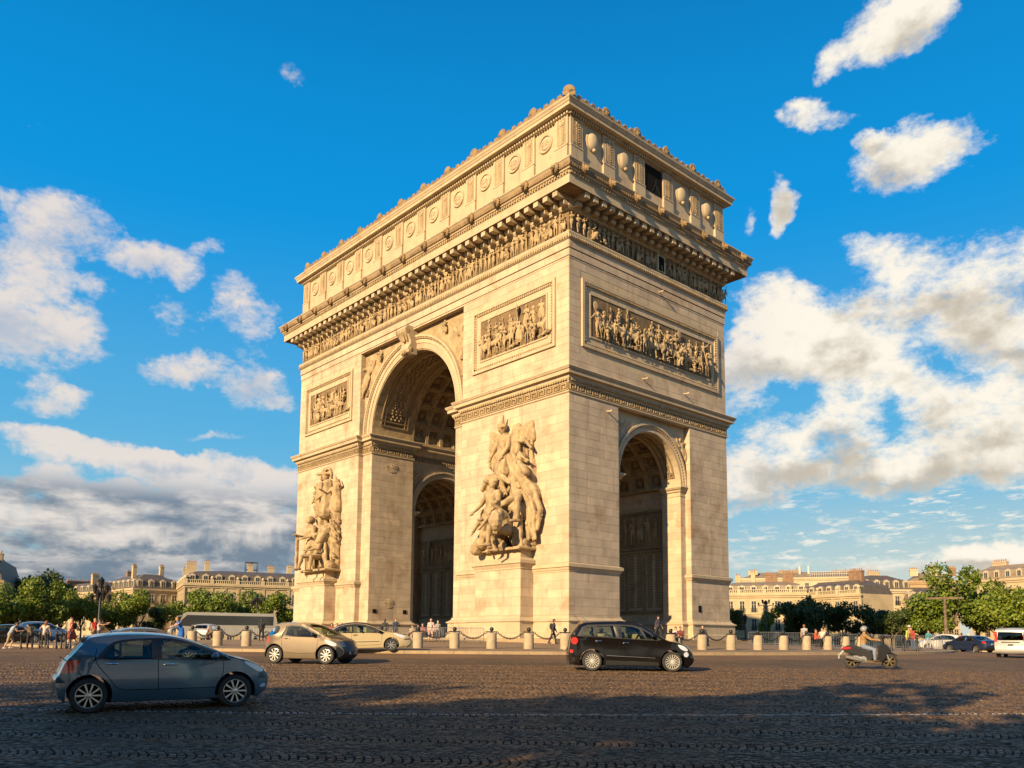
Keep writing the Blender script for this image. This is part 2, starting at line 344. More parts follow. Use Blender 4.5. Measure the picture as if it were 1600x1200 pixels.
# ------------------------------------------------------------------ human figures: joints from a pose, limbs as tapered capsules
def V(*a): return Vector(a)
def dirv(fwd, side=0., up=0.): return Vector((side, -fwd, up)).normalized()    # figures face -Y
STAND = dict(hip=.93, lean=0., side=0., la=((0, .2, -1), (.1, .1, -1)), ra=((0, .2, -1), (.1, .1, -1)), ll=((.05, .1, -1), (-.05, 0, -1)), rl=((-.05, .1, -1), (0, 0, -1)), head=0., turn=0.)
def skel(p):
    q = dict(STAND); q.update(p); J = {}
    J['pel'] = V(0, 0, q['hip']); s = math.sin(q['lean']); c = math.cos(q['lean']); ss = q['side']
    up = V(ss, -s, c).normalized(); tw = q['turn']; rt = V(math.cos(tw), math.sin(tw)*1., 0)
    rt = (rt-up*rt.dot(up)).normalized()
    J['up'] = up; J['rt'] = rt; J['fw'] = up.cross(rt)*-1 if False else rt.cross(up)*-1
    J['waist'] = J['pel']+up*.17; J['chest'] = J['pel']+up*.38; J['neck'] = J['pel']+up*.53
    hd = q['head']; hup = (up+V(0, -hd, 0)).normalized(); J['hup'] = hup; J['head'] = J['neck']+hup*.17
    for k, sg in (('l', 1), ('r', -1)):
        sh = J['pel']+up*.47+rt*(.185*sg); ua, fa = q[k+'a']
        J[k+'sh'] = sh; J[k+'el'] = sh+dirv(ua[0], ua[1]*sg, ua[2])*.29; J[k+'wr'] = J[k+'el']+dirv(fa[0], fa[1]*sg, fa[2])*.25; J[k+'hd'] = dirv(fa[0], fa[1]*sg, fa[2])
        hp = J['pel']+rt*(.09*sg); th, shn = q[k+'l']
        J[k+'hp'] = hp; J[k+'kn'] = hp+dirv(th[0], th[1]*sg, th[2])*.43; J[k+'an'] = J[k+'kn']+dirv(shn[0], shn[1]*sg, shn[2])*.42
    return J
def hand(mb, w, d, palm_n, sc_=1., curl=.35):
    """palm with four unequal bent fingers and a thumb leaving its side"""
    d = Vector(d).normalized(); pn = Vector(palm_n); pn = (pn-d*pn.dot(d)).normalized(); sd = d.cross(pn)
    k = sc_
    mb.cap(w, w+d*.075*k, .030*k, .034*k, 6)
    for i, (o, L) in enumerate(((-.028, .066), (-.010, .078), (.009, .073), (.027, .056))):
        a = w+d*.085*k+sd*o*k; b = a+(d+pn*curl*.5).normalized()*L*.5*k; c = b+(d+pn*curl*2).normalized()*L*.5*k
        mb.tube([a-d*.02*k, a, b, c], [.0088*k, .0088*k, .008*k, .0062*k], 5)
    t0 = w+d*.03*k-sd*.03*k; t1 = t0+(d*.6-sd*.7+pn*.3).normalized()*.036*k; t2 = t1+(d*.9-sd*.15+pn*.5).normalized()*.03*k
    mb.tube([t0, t1, t2], [.011*k, .0098*k, .0075*k], 5)
def limbs(J, parts, fat=1., grow=0.):
    mb = MB(); g = grow; f = fat; rt, up = J['rt'], J['up']
    if 'torso' in parts:
        mb.cap(J['lhp']+up*.02, J['rhp']+up*.02, .105*f+g, .105*f+g); mb.cap(J['pel'], J['waist'], .125*f+g, .118*f+g); mb.cap(J['waist'], J['chest'], .118*f+g, .14*f+g)
        mb.cap(J['chest']+rt*.07, J['chest']-rt*.07, .115*f+g, .115*f+g); mb.cap(J['lsh']-up*.01, J['rsh']-up*.01, .075*f+g, .075*f+g); mb.cap(J['chest'], J['neck'], .10+g, .065+g)
    if 'skirt' in parts:
        for sg in 'lr':
            mb.cap(J[sg+'hp']+up*.05, J[sg+'kn']+V(0, 0, .02), .13*f+g, .155*f+g)
        mb.cap(J['pel'], (J['lkn']+J['rkn'])/2, .13*f+g, .16*f+g)
    if 'neck' in parts: mb.cap(J['neck']-up*.05, J['neck']+J['hup']*.08, .06, .055)
    if 'head' in parts:
        h = J['head']; hu = J['hup']; fw = Vector((0, -1, 0)); fw = (fw-hu*fw.dot(hu)).normalized(); fw = (fw+rt.cross(hu).normalized()*0).normalized()
        tw = math.atan2(rt.y, rt.x); fw = Matrix.Rotation(tw, 3, 'Z') @ fw; J['fw'] = fw
        mb.cap(h-hu*.045+fw*.015, h+hu*.05-fw*.005, .076, .088); mb.cap(h-hu*.07+fw*.035, h-hu*.02+fw*.03, .045, .06)
        mb.cap(h-hu*.012+fw*.092, h+hu*.022+fw*.085, .017, .011, 6)
        for sg in (1, -1): mb.cap(h+rt*.084*sg-hu*.02, h+rt*.09*sg+hu*.02-fw*.012, .012, .014, 6)
    for sg in 'lr':
        if 'uarm' in parts: mb.cap(J[sg+'sh'], J[sg+'el'], .056*f+g, .044*f+g)
        if 'farm' in parts: mb.cap(J[sg+'el'], J[sg+'wr'], .043*f+g, .03*f+g)
        if 'thigh' in parts: mb.cap(J[sg+'hp'], J[sg+'kn'], .092*f+g, .06*f+g)
        if 'shin' in parts:
            mb.cap(J[sg+'kn'], J[sg+'an'], .058*f+g, .038*f+g); md = J[sg+'kn'].lerp(J[sg+'an'], .3); mb.cap(md+V(0, .015, 0), md.lerp(J[sg+'an'], .3)+V(0, .01, 0), .054*f+g, .046*f+g)
        if 'foot' in parts:
            a = J[sg+'an']; d = Vector((0, -1, 0)); d = Matrix.Rotation(math.atan2(rt.y, rt.x)*.6, 3, 'Z') @ d
            mb.cap(a+V(0, 0, -.03)-d*.03, a+d*.15+V(0, 0, -.055), .045+g, .033+g)
    return mb
ALL = ('torso', 'neck', 'head', 'uarm', 'farm', 'thigh', 'shin', 'foot')
# ================================================================== carved figures (made first: one skin each)
def statue(p, h=1.75, vox=.032, extras=None, drape=False, disp=None, fat=1.12):
    J = skel(p); mb = limbs(J, ALL+(('skirt',) if drape else ()), fat)
    for sg in 'lr': hand(mb, J[sg+'wr'], J[sg+'hd'], (0, -1, .2), 1.25)
    h0 = J['head']; hu = J['hup']
    mb.cap(h0+hu*.05+V(0, .02, 0), h0+hu*.06+V(0, .03, 0), .095, .095)     # hair or cap
    if extras: extras(mb, J)
    mb.xf(Matrix.Scale(h/1.75, 4))
    return remesh(mb, vox*h/1.75, 2, [M['carved']], disp)
def spear(mb, J): mb.cap(J['rwr']+V(0, 0, -1.0), J['rwr']+V(0, 0, .75), .022, .022, 5)
def hat(mb, J): mb.cap(J['head']+V(-.13, 0, .11), J['head']+V(.13, 0, .11), .06, .06); mb.cap(J['head']+V(0, 0, .12), J['head']+V(0, 0, .19), .09, .06)
def shield(mb, J): mb.ball(J['lwr']+V(0, -.05, 0), .26, 10, 6, (1, .25, 1.2))
def flag(mb, J): spear(mb, J)
def _old(mb, J): mb.add([J['rwr']+V(x, .02*math.sin(x*9), z) for x in (0, .2, .42) for z in (.3, .5, .72)]+[J['rwr']+V(x, .02*math.sin(x*9)+.04, z) for x in (0, .2, .42) for z in (.3, .5, .72)],
    [(0,3,4,1),(1,4,5,2),(3,6,7,4),(4,7,8,5),(9,10,13,12),(10,11,14,13),(12,13,16,15),(13,14,17,16),(0,1,10,9),(1,2,11,10),(2,5,14,11),(5,8,17,14),(8,7,16,17),(7,6,15,16),(6,3,12,15),(3,0,9,12)])
def pack(mb, J): mb.ball(J['chest']+V(0, .16, .05), .16, 8, 6, (1, .8, 1.2))
WALK = dict(ll=((.45, .05, -1), (.1, 0, -1)), rl=((-.35, .05, -1), (-.5, 0, -1)), lean=.06)
POSES = [
 (dict(la=((.5, .5, -.6), (.9, 0, .2)), ra=((.2, .4, -1), (.6, 0, -.4)), turn=.5), hat, False),
 (dict(**WALK, la=((.9, .2, .2), (.8, 0, .9)), ra=((-.5, .3, -.7), (.5, .1, -.8)), turn=-.8), spear, False),
 (dict(la=((.4, .5, -.8), (.6, -.4, .3)), ra=((.3, .8, .2), (.1, .2, 1)), turn=.2), spear, True),
 (dict(**WALK, la=((.6, .1, -.5), (1, 0, .1)), ra=((.7, .1, -.4), (1, -.2, .3)), turn=1.0), pack, False),
 (dict(la=((0, .7, .6), (.2, -.3, 1)), ra=((.3, .3, -.9), (.7, -.3, 0)), side=.1, turn=-.4), shield, False),
 (dict(hip=.62, lean=.35, la=((.7, .2, -.6), (.8, 0, .1)), ra=((.8, .2, -.5), (.6, -.2, .4)), ll=((1, .2, -.1), (0, 0, -1)), rl=((.3, .1, -1), (-1, 0, -.3)), turn=.7), hat, True),
 (dict(la=((.3, .4, -1), (.8, -.3, .1)), ra=((.2, .3, -1), (.9, -.3, .2)), head=.3, turn=-.2), None, True),
 (dict(**WALK, la=((.2, .9, .3), (.4, .5, .9)), ra=((-.3, .8, -.2), (.3, .6, .6)), turn=.3), flag, False),
]
FIG = [statue(p, 1.72, .034, ex, dr, (.012, 26, 17) if dr else None) for p, ex, dr in POSES]
def horse_mb(p=0., rear=0.):
    mb = MB(); b = Matrix.Rotation(rear, 4, 'Y')
    T = lambda x, y, z: (b @ Vector((x, y, z-1.15)))+Vector((0, 0, 1.15))
    mb.cap(T(-.55, 0, 1.2), T(.45, 0, 1.2), .30, .27, 10); mb.cap(T(-.6, 0, 1.25), T(-.6, 0, 1.15), .31, .3, 10); mb.cap(T(.5, 0, 1.2), T(.5, 0, 1.05), .29, .26, 10)
    mb.cap(T(.6, 0, 1.3), T(1.0, 0, 1.78), .22, .14, 8); mb.cap(T(1.0, 0, 1.84), T(1.35, 0, 1.52), .13, .075, 8); mb.cap(T(1.33, 0, 1.55), T(1.42, 0, 1.46), .075, .07, 8)
    mb.cap(T(.7, 0, 1.6), T(.98, 0, 1.92), .06, .05, 6)
    for s in (1, -1): mb.cap(T(1.0, .07*s, 1.92), T(1.02, .09*s, 2.04), .035, .012, 5)
    for s, k in ((1, p), (-1, -p)):
        mb.cap(T(.5, .15*s, 1.05), T(.5+.25*k+.1, .15*s, .62), .13, .075, 7); mb.cap(T(.5+.25*k+.1, .15*s, .62), T(.42+.3*k, .15*s, .12), .06, .045, 7); mb.cap(T(.42+.3*k, .15*s, .1), T(.5+.3*k, .15*s, .04), .06, .06, 6)
        mb.cap(T(-.62, .16*s, 1.1), T(-.5-.2*k, .16*s, .72), .19, .1, 7); mb.cap(T(-.5-.2*k, .16*s, .72), T(-.72-.25*k, .16*s, .5), .085, .06, 7); mb.cap(T(-.72-.25*k, .16*s, .5), T(-.68-.25*k, .16*s, .1), .055, .045, 7); mb.cap(T(-.68-.25*k, .16*s, .1), T(-.6-.25*k, .16*s, .04), .06, .06, 6)
    mb.tube([T(-.88, 0, 1.35), T(-1.05, 0, 1.2), T(-1.08, 0, .8), T(-1.0, .03, .5)], [.06, .1, .12, .04], 7)
    return mb
def rider_mb(mtx):
    J = skel(dict(hip=0, ll=((.7, .8, -.7), (-.1, .1, -1)), rl=((.7, .8, -.7), (-.1, .1, -1)), la=((.5, .3, -.8), (.9, -.1, .1)), ra=((.2, .8, .5), (.5, .2, .8))))
    mb = limbs(J, ALL, 1.1); hat(mb, J); pack(mb, J); mb.xf(mtx @ Matrix.Rotation(math.pi/2, 4, 'Z')); return mb
hm = horse_mb(.6); hm.join(rider_mb(Matrix.Translation((-.05, 0, 1.5))))
HORSEMAN = remesh(hm, .04, 2, [M['carved']])
HORSE = remesh(horse_mb(-.5), .04, 2, [M['carved']])
# winged victory for the spandrels (leans along the archivolt)
def wing(mb, root, tip, chord, back):
    root, tip = Vector(root), Vector(tip); d = tip-root
    for i in range(9):
        t = i/8; a = root+d*t; L = chord*(1-.45*t)
        mb.cap(a, a+back*L+d*.12, .085*(1-.4*t), .05*(1-.4*t), 6)
    mb.cap(root, tip, .13, .07, 6)
def victory_mb():
    J = skel(dict(hip=.9, side=.55, la=((.2, .9, .7), (.2, .6, 1)), ra=((.4, .7, -.2), (.5, .7, .2)), ll=((.2, -.5, -1), (0, -.6, -1)), rl=((.3, .1, -1), (0, .3, -1)), turn=.1))
    mb = limbs(J, ALL+('skirt',), 1.15)
    wing(mb, J['neck']+V(.1, .1, 0), J['neck']+V(.75, .12, .45), .85, V(.1, .05, -1)); wing(mb, J['neck']+V(-.1, .1, 0), J['neck']+V(-.35, .12, .5), .6, V(-.4, .05, -.9))
    mb.cap(J['lkn'], J['lan']+V(-.4, 0, -.1), .16, .12); mb.cap(J['rkn'], J['ran']+V(-.25, 0, -.1), .15, .1); mb.cap(J['rwr'], J['rwr']+V(-.3, 0, .25), .05, .09); mb.ball(J['head'], .14)
    return mb
VICT = remesh(victory_mb(), .035, 2, [M['carved']], (.014, 22, 15))
# lion heads, masks and palmettes
def lion_mb():
    mb = MB(); mb.ball((0, 0, 0), .34, 12, 8, (1, .55, 1.05)); mb.ball((0, -.2, -.06), .2, 10, 6, (1, 1, .9)); mb.ball((0, -.36, -.1), .13, 8, 6, (1.1, 1, .8)); mb.ball((0, -.3, -.26), .1, 8, 6, (1, .8, .8))
    for s in (1, -1): mb.ball((.15*s, -.24, .07), .07, 6, 5); mb.ball((.26*s, -.06, .28), .1, 7, 5)
    for k in range(14):
        a = 2*math.pi*k/14; mb.cap((.27*math.cos(a), -.05, .29*math.sin(a)), (.4*math.cos(a), .02, .42*math.sin(a)), .09, .05, 6)
    return mb
LION = remesh(lion_mb(), .035, 1, [M['weathered']])
def mask_mb():
    mb = MB(); mb.ball((0, 0, .42), .3, 10, 8, (1, .7, 1.2)); mb.ball((0, -.2, .38), .08, 6, 5); mb.box(-.5, .5, -.18, .18, 0, .2)
    for s in (1, -1): mb.ball((.12*s, -.19, .48), .06, 6, 5); mb.cap((.3*s, -.05, .2), (.45*s, -.05, .3), .13, .1, 6); mb.cap((.35*s, 0, .5), (.42*s, 0, .65), .13, .06, 6)
    for k in range(9):
        a = math.pi*(k+.5)/9; mb.cap((.26*math.cos(a), -.06, .5+.26*math.sin(a)), (.42*math.cos(a), -.04, .52+.42*math.sin(a)), .08, .07, 6)
    return mb
MASK = remesh(mask_mb(), .032, 0, [M['weathered']])
def palm_mb():
    mb = MB(); mb.box(-.36, .36, -.14, .14, 0, .16)
    for k in range(7):
        a = math.pi*(k+.5)/7; L = .34 if k % 2 else .4; mb.cap((0, 0, .12), (L*.75*math.cos(a), -.03, .12+L*math.sin(a)), .05, .075, 6)
    for s in (1, -1): mb.ball((.3*s, -.05, .2), .1, 7, 5)
    return mb
PALM = remesh(palm_mb(), .035, 0, [M['weathered']])

# ---- the two high-relief groups on the pier pedestals
def g_fig(p, scale, loc, rz=0, extras=None, drape=False, tilt=0.):
    J = skel(p); mb = limbs(J, ALL+(('skirt',) if drape else ()), 1.14)
    for sg in 'lr': hand(mb, J[sg+'wr'], J[sg+'hd'], (0, -1, 0), 1.1)
    h = J['head']; hu = J['hup']; mb.cap(h+hu*.05+V(0, .03, 0), h+hu*.05+V(0, .04, 0), .1, .1)
    for k in range(7): mb.ball(h+hu*.07+V(.09*math.cos(k*.9), .03+.06*math.sin(k*.9), .04*math.sin(k*2.)), .05, 6, 5)
    if extras: extras(mb, J)
    mb.xf(Matrix.Translation(loc) @ Matrix.Rotation(rz, 4, 'Z') @ Matrix.Rotation(tilt, 4, 'Y') @ Matrix.Scale(scale, 4)); return mb
def wings2(mb, J):
    for s, tip, ch in ((1, (.92, .05, .16), 1.3), (-1, (-.5, .05, .12), 1.1)):
        root = J['neck']+V(.12*s, .12, -.02); t = J['neck']+V(*tip)
        for i in range(10):
            u = i/9; a = root.lerp(t, u); mb.cap(a+V(0, -.03*(i % 2), 0), a+V(.08*s*u, -.04*(i % 2), -ch*(1-.25*u)), .052, .03, 6)
            mb.cap(a+V(0, -.05, 0), a+V(.03*s, -.05, -.4), .05, .035, 6)
        mb.cap(root, t, .1, .07, 6); mb.cap(t, t+V(.1*s, 0, -.4), .08, .06, 6)
def flame(mb, J): mb.cap(J['head']+V(0, 0, .12), J['head']+V(.04, 0, .34), .06, .02, 6)
def gen(mb, J): wings2(mb, J); flame(mb, J)
def helm(mb, J):
    h = J['head']
    for k in range(14):
        a = R(-15+k*16); mb.cap(h+V(-.02+.3*math.cos(a), .02, .02+.24*math.sin(a)), h+V(.02+.24*math.cos(a), .02, .02+.2*math.sin(a)), .045, .03, 6)
    mb.cap(h+V(-.2, -.12, .08), h+V(.2, .0, .08), .05, .05, 6); mb.cap(J['lsh'], J['lsh']+V(.05, -.05, -.9), .14, .2)
def strands(mb, a, b, n, wa, wb, r, seed, bow=.15):
    q = random.Random(seed); a, b = Vector(a), Vector(b)
    for i in range(n):
        t = (i+.5)/n*2-1; p0 = a+V(wa*t, q.uniform(-.08, .08), q.uniform(-.1, .1)); p2 = b+V(wb*t+q.uniform(-.08, .08), q.uniform(-.1, .1), q.uniform(-.15, .15)); p1 = p0.lerp(p2, .5)+V(bow*math.sin(i*2.1), -.05, 0)
        mb.tube([p0, p1, p2], [r, r*1.15, r*.5], 6)
    return mb
RES = []   # group on the near pier: x along the face, y out, z up from the pedestal top
RES.append(g_fig(dict(hip=1.0, la=((.3, .25, -1), (.4, -.4, -1)), ra=((.3, .25, -1), (.4, .1, -1)), head=.5, ll=((.2, .1, -1), (-.1, 0, -1))), 3.3, (-1.0, .35, 4.5), 0, gen, True))
RES.append(g_fig(dict(hip=.93, la=((.25, .35, -1), (.5, -.2, -.8)), ra=((.1, .5, -.9), (.5, .3, -.7)), ll=((.25, .1, -1), (-.15, .05, -1)), rl=((.1, .35, -1), (-.05, .1, -1)), turn=.1, side=.04), 3.35, (-1.15, -.55, 0), 0, lambda mb, J: mb.cap(J['pel']+V(.1, .1, .1), J['lkn']+V(.2, .05, -.4), .12, .1)))
h_ = horse_mb(.4, -.35); h_.xf(Matrix.Translation((.55, .3, 1.0)) @ Matrix.Rotation(R(172), 4, 'Z') @ Matrix.Scale(2.05, 4)); RES.append(h_)
RES.append(g_fig(dict(hip=.4, side=-.12, la=((.1, .9, .4), (.1, -.8, .7)), ra=((.1, .4, -.9), (.3, .6, -.6)), ll=((.5, .6, -.5), (0, 0, -1)), rl=((.5, .6, -.5), (0, 0, -1)), turn=-.3), 3.3, (1.15, 0, 3.0), 0, lambda mb, J: (mb.cap(J['lwr'], J['lwr']+V(.25, 0, -.3), .06, .09), mb.cap(J['lsh'], J['rhp']+V(.5, .1, 0), .12, .2), [mb.cap(J['head']+V(-.1, .05, .05-.05*k), J['head']+V(-.65, .08, .1-.12*k), .05, .02, 5) for k in range(5)])))
RES.append(g_fig(dict(hip=.45, lean=.35, la=((.8, .1, -.5), (.5, -.3, -.8)), ra=((.7, .2, -.7), (.8, -.3, -.1)), ll=((1, .25, .15), (.1, 0, -1)), rl=((.8, .4, -.1), (-.3, 0, -1)), head=.35, turn=-.5), 3.1, (1.2, -.75, 0), R(-20), lambda mb, J: mb.ball(J['lkn']+V(.3, .05, .1), .24, 10, 6, (1, .6, 1.1))))
RES.append(g_fig(dict(hip=.42, lean=.2, side=.1, la=((.6, .3, -.7), (.7, 0, .3)), ra=((.3, .3, -.8), (.5, -.3, -.4)), ll=((.9, .5, -.1), (-.1, 0, -1)), rl=((.4, .3, -1), (-1, 0, -.2)), turn=.6), 2.9, (-1.95, -.25, 0), R(15), None, True))
t_ = MB(); strands(t_, (2.2, .1, 4.9), (2.75, .05, .7), 7, .35, .55, .17, 1, .55); strands(t_, (2.5, .2, 4.6), (2.9, .2, 1.4), 5, .5, .45, .2, 2, .6); RES.append(t_)
d_ = MB(); strands(d_, (-.9, -.25, 6.2), (-1.3, -.1, 4.4), 9, .55, 1.5, .13, 3); strands(d_, (.6, -.2, 7.6), (1.9, -.15, 4.9), 7, .5, .35, .14, 4); strands(d_, (-2.2, -.1, 6.4), (-2.6, 0, 4.0), 5, .4, .4, .17, 5); strands(d_, (-.6, -.5, 6.3), (.5, -.3, 5.3), 7, .3, .5, .12, 6, .3)
strands(d_, (-2.3, -.3, 3.6), (-2.2, -.3, .3), 6, .45, .5, .17, 7); strands(d_, (-.4, -.4, 2.6), (-.2, -.5, .2), 6, .4, .55, .15, 8); strands(d_, (1.8, -.4, 2.5), (1.9, -.5, .2), 6, .4, .6, .16, 9); d_.ball((-1.7, -.25, 5.9), .55, 10, 7, (1.5, .9, .8)); d_.cap((-2.0, -.3, 5.9), (-2.75, -.3, 5.2), .32, .2)
d_.cap((1.35, -.1, 8.6), (1.3, -.15, 7.7), .2, .22); d_.cap((1.3, -.15, 8.6), (2.1, -.1, 8.5), .2, .13); d_.cap((2.0, -.1, 8.7), (2.7, -.05, 7.9), .16, .12); d_.ball((1.9, -.2, 7.2), .42, 9, 7); strands(d_, (1.9, -.4, 7.5), (2.5, -.2, 6.7), 6, .3, .3, .1, 11); RES.append(d_)
b_ = MB(); b_.box(-2.7, 2.6, -.85, .55, -.1, .12); b_.ball((-1.6, -.5, .3), .42); b_.ball((-2.3, -.3, .3), .35); b_.ball((2.1, -.2, .4), .45); b_.ball((.4, -.7, .3), .35)
for x0, z0, x1, z1, r in ((-2.4, .6, -2.3, 5.6, .75), (-1.0, 1, -1.2, 9.2, .95), (.6, 1, .8, 8.2, 1.0), (2.0, .8, 1.9, 6.8, .85), (.1, 7, .3, 9.9, .7)): b_.cap((x0, .75, z0), (x1, .75, z1), r, r*.85)
RES.append(b_)
PAX = []
PAX.append(g_fig(dict(hip=1.0, la=((.3, .3, -1), (.5, -.2, -.6)), ra=((.3, .4, -1), (.4, .1, -1))), 3.6, (-.9, .35, 4.2), 0, helm, True))
PAX.append(g_fig(dict(hip=.93, la=((.3, .3, -1), (.7, -.5, -.3)), ra=((.4, .3, -1), (.8, -.4, 0)), head=.3), 3.3, (-1.7, -.45, 0), 0, lambda mb, J: (mb.cap(J['rwr'], J['rwr']+V(0, 0, -1.1), .05, .05), mb.ball(J['head']+V(0, 0, .05), .14)), True))
PAX.append(g_fig(dict(hip=.5, lean=.1, la=((.5, .3, -.9), (.7, -.6, -.2)), ra=((.6, .2, -.8), (.5, -.2, -.9)), ll=((.9, .4, -.2), (.1, 0, -1)), rl=((.9, .2, -.1), (.2, 0, -1)), head=.4), 3.0, (.5, -.7, 0), R(10), None, False))
o_ = MB(); o_.cap((.9, .2, 4.4), (.95, -.3, 4.0), .75, .7, 10); o_.cap((1.0, -.4, 3.9), (1.05, -.85, 3.0), .55, .35, 10); o_.cap((.3, -.2, 4.5), (-.1, -.3, 4.9), .16, .06, 6); o_.cap((1.6, -.2, 4.5), (2.0, -.2, 5.1), .16, .06, 6); o_.cap((.9, .3, 4), (.9, .2, 1.5), .7, .6, 10); PAX.append(o_)
PAX.append(g_fig(dict(hip=.9, la=((.3, .6, .2), (.3, -.4, .9)), ra=((.4, .3, -.6), (.8, -.3, .3)), head=.1, turn=.3), 2.6, (1.55, .3, 5.2), 0, None, True))
l_ = MB(); random.seed(3)
for k in range(26): a = V(1.9+random.uniform(-.4, .5), random.uniform(-.1, .4), random.uniform(.8, 5.5)); l_.cap(a, a+V(random.uniform(-.3, .3), -.25, .5), .16, .06, 6)
for k in range(18): a = V(-2.1+random.uniform(-.3, .3), random.uniform(0, .4), random.uniform(5.2, 9)); l_.cap(a, a+V(random.uniform(-.3, .3), -.25, .4), .18, .08, 6)
strands(l_, (-1.6, -.6, 5), (-1.9, -.5, .4), 9, .6, 1.0, .14, 21); strands(l_, (-.8, -.2, 9.5), (-.9, -.2, 6), 9, .6, .9, .15, 22); strands(l_, (.8, -.4, 3), (1.2, -.5, .3), 7, .5, .8, .14, 23); l_.cap((-2.4, -.3, 0), (-2.3, -.3, 2.4), .35, .3); l_.cap((1.7, .4, .5), (1.6, .4, 9), .6, .45); l_.cap((-1.6, .45, .5), (-1.5, .45, 9), .6, .5); PAX.append(l_)
b_ = MB(); b_.box(-2.9, 2.5, -.95, .55, -.1, .12); b_.ball((2.0, -.3, .5), .5); PAX.append(b_)
RES = [remesh(x, .05, 1, [M['carved']], (.028, 8.5, 7)) for x in RES]; PAX = [remesh(x, .055, 1, [M['carved']], (.028, 8.5, 7)) for x in PAX]

# ================================================================== the triumphal arch
W2, D2 = 22.41, 10.87
ARC = thing('triumphal_arch', 'huge pale stone triumphal arch with carved friezes standing on the round island', 'arch', (0, 0, 0))
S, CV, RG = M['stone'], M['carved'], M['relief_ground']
mir = lambda pts, sx, sy: ([(x*sx, y*sy) for x, y in pts] if sx*sy > 0 else [(x*sx, y*sy) for x, y in pts][::-1])
PLAN = [(7.2, -10.27), (8.9, -10.27), (8.9, -10.87), (22.41, -10.87), (22.41, -4.95), (21.85, -4.95), (21.85, -4.2), (19.8, -4.2), (19.8, -5.0), (9.9, -5.0), (9.9, -4.2), (7.8, -4.2), (7.8, -4.95), (7.2, -4.95)]
BASE = [(.0, 3.4), (.0, 3.26), (.10, 3.22), (.10, 3.1), (.22, 2.98), (.46, 2.84), (.46, 2.76), (.34, 2.72), (.34, 1.9), (.46, 1.84), (.46, 1.2)][::-1]
PLM = [(.0, 7.36), (.05, 7.3), (.27, 7.22), (.27, 6.98), (.17, 6.93), (.12, 6.78), (.05, 6.7), (.05, 6.62), (0, 6.6)][::-1]
PIER = {}
for sx in (1, -1):
    for sy in (1, -1):
        pl = mir(PLAN, sx, sy)
        p = MB().prism(pl, 1.2, 20.8).build('pier', S, ARC); PIER[sx, sy] = p
        MB().sweep(pl, BASE, True).build('base_moulding', S, p)
        MB().sweep(mir([(8.9, -10.27), (8.9, -10.87), (22.41, -10.87), (22.41, -4.95), (21.85, -4.95)], sx, sy), PLM).build('plinth_moulding', S, p)
# walls above the imposts
ub = MB()
for sx in (1, -1):
    x0, x1 = sorted((8.9*sx, W2*sx)); ub.box(x0, x1, -D2, D2, 20.8, 34.0)
ub.box(-8.9, 8.9, -D2, D2, 32.0, 34.0); ub.box(-8.9, 8.9, -10, 10, 31.6, 32.0)
ub.build('upper_wall', S, ARC)
def archwall(mb, half, z0, z1, r, fn, a, b, n=28):     # wall with a round-headed hole, extruded a..b
    arc = [(r*math.cos(math.pi*i/n), z0+r*math.sin(math.pi*i/n)) for i in range(n+1)]
    out = []
    for u, w in arc:
        c, s_ = u/r, (w-z0)/r
        t = min(half/abs(c) if abs(c) > 1e-6 else 1e9, (z1-z0)/s_ if s_ > 1e-6 else 1e9); out.append((c*t, z0+s_*t))
    # exact corners
    for i in range(n):
        q = [arc[i], out[i], out[i+1], arc[i+1]]
        if abs(out[i][0]) >= half-1e-6 and abs(out[i+1][1]-z1) < 1e-6 and abs(out[i+1][0]) < half-1e-6: q.insert(2, (half*(1 if out[i][0] > 0 else -1), z1))
        elif abs(out[i][1]-z1) < 1e-6 and abs(out[i][0]) < half-1e-6 and abs(out[i+1][0]) >= half-1e-6: q.insert(2, (half*(1 if out[i+1][0] > 0 else -1), z1))
        k = len(q); vs = [fn(u, w, a) for u, w in q]+[fn(u, w, b) for u, w in q]
        mb.add(vs, [tuple(range(k)), tuple(range(k, 2*k))[::-1], (0, k-1, 2*k-1, k)])
    return mb
for sy in (1, -1):
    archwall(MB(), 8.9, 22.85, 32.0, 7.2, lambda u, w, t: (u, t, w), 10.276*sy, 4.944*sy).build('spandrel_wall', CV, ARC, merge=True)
for sx in (1, -1):
    for a, b in ((21.856, 19.79), (9.91, 7.794)):
        archwall(MB(), 4.95, 15.3, 20.8, 4.2, lambda u, w, t: (t, u, w), a*sx, b*sx, 22).build('spandrel_wall', S, ARC, merge=True)
    MB().box(*sorted((7.8*sx, 8.9*sx)), -4.95, 4.95, 20.8, 23.2).build('inner_wall', S, ARC)
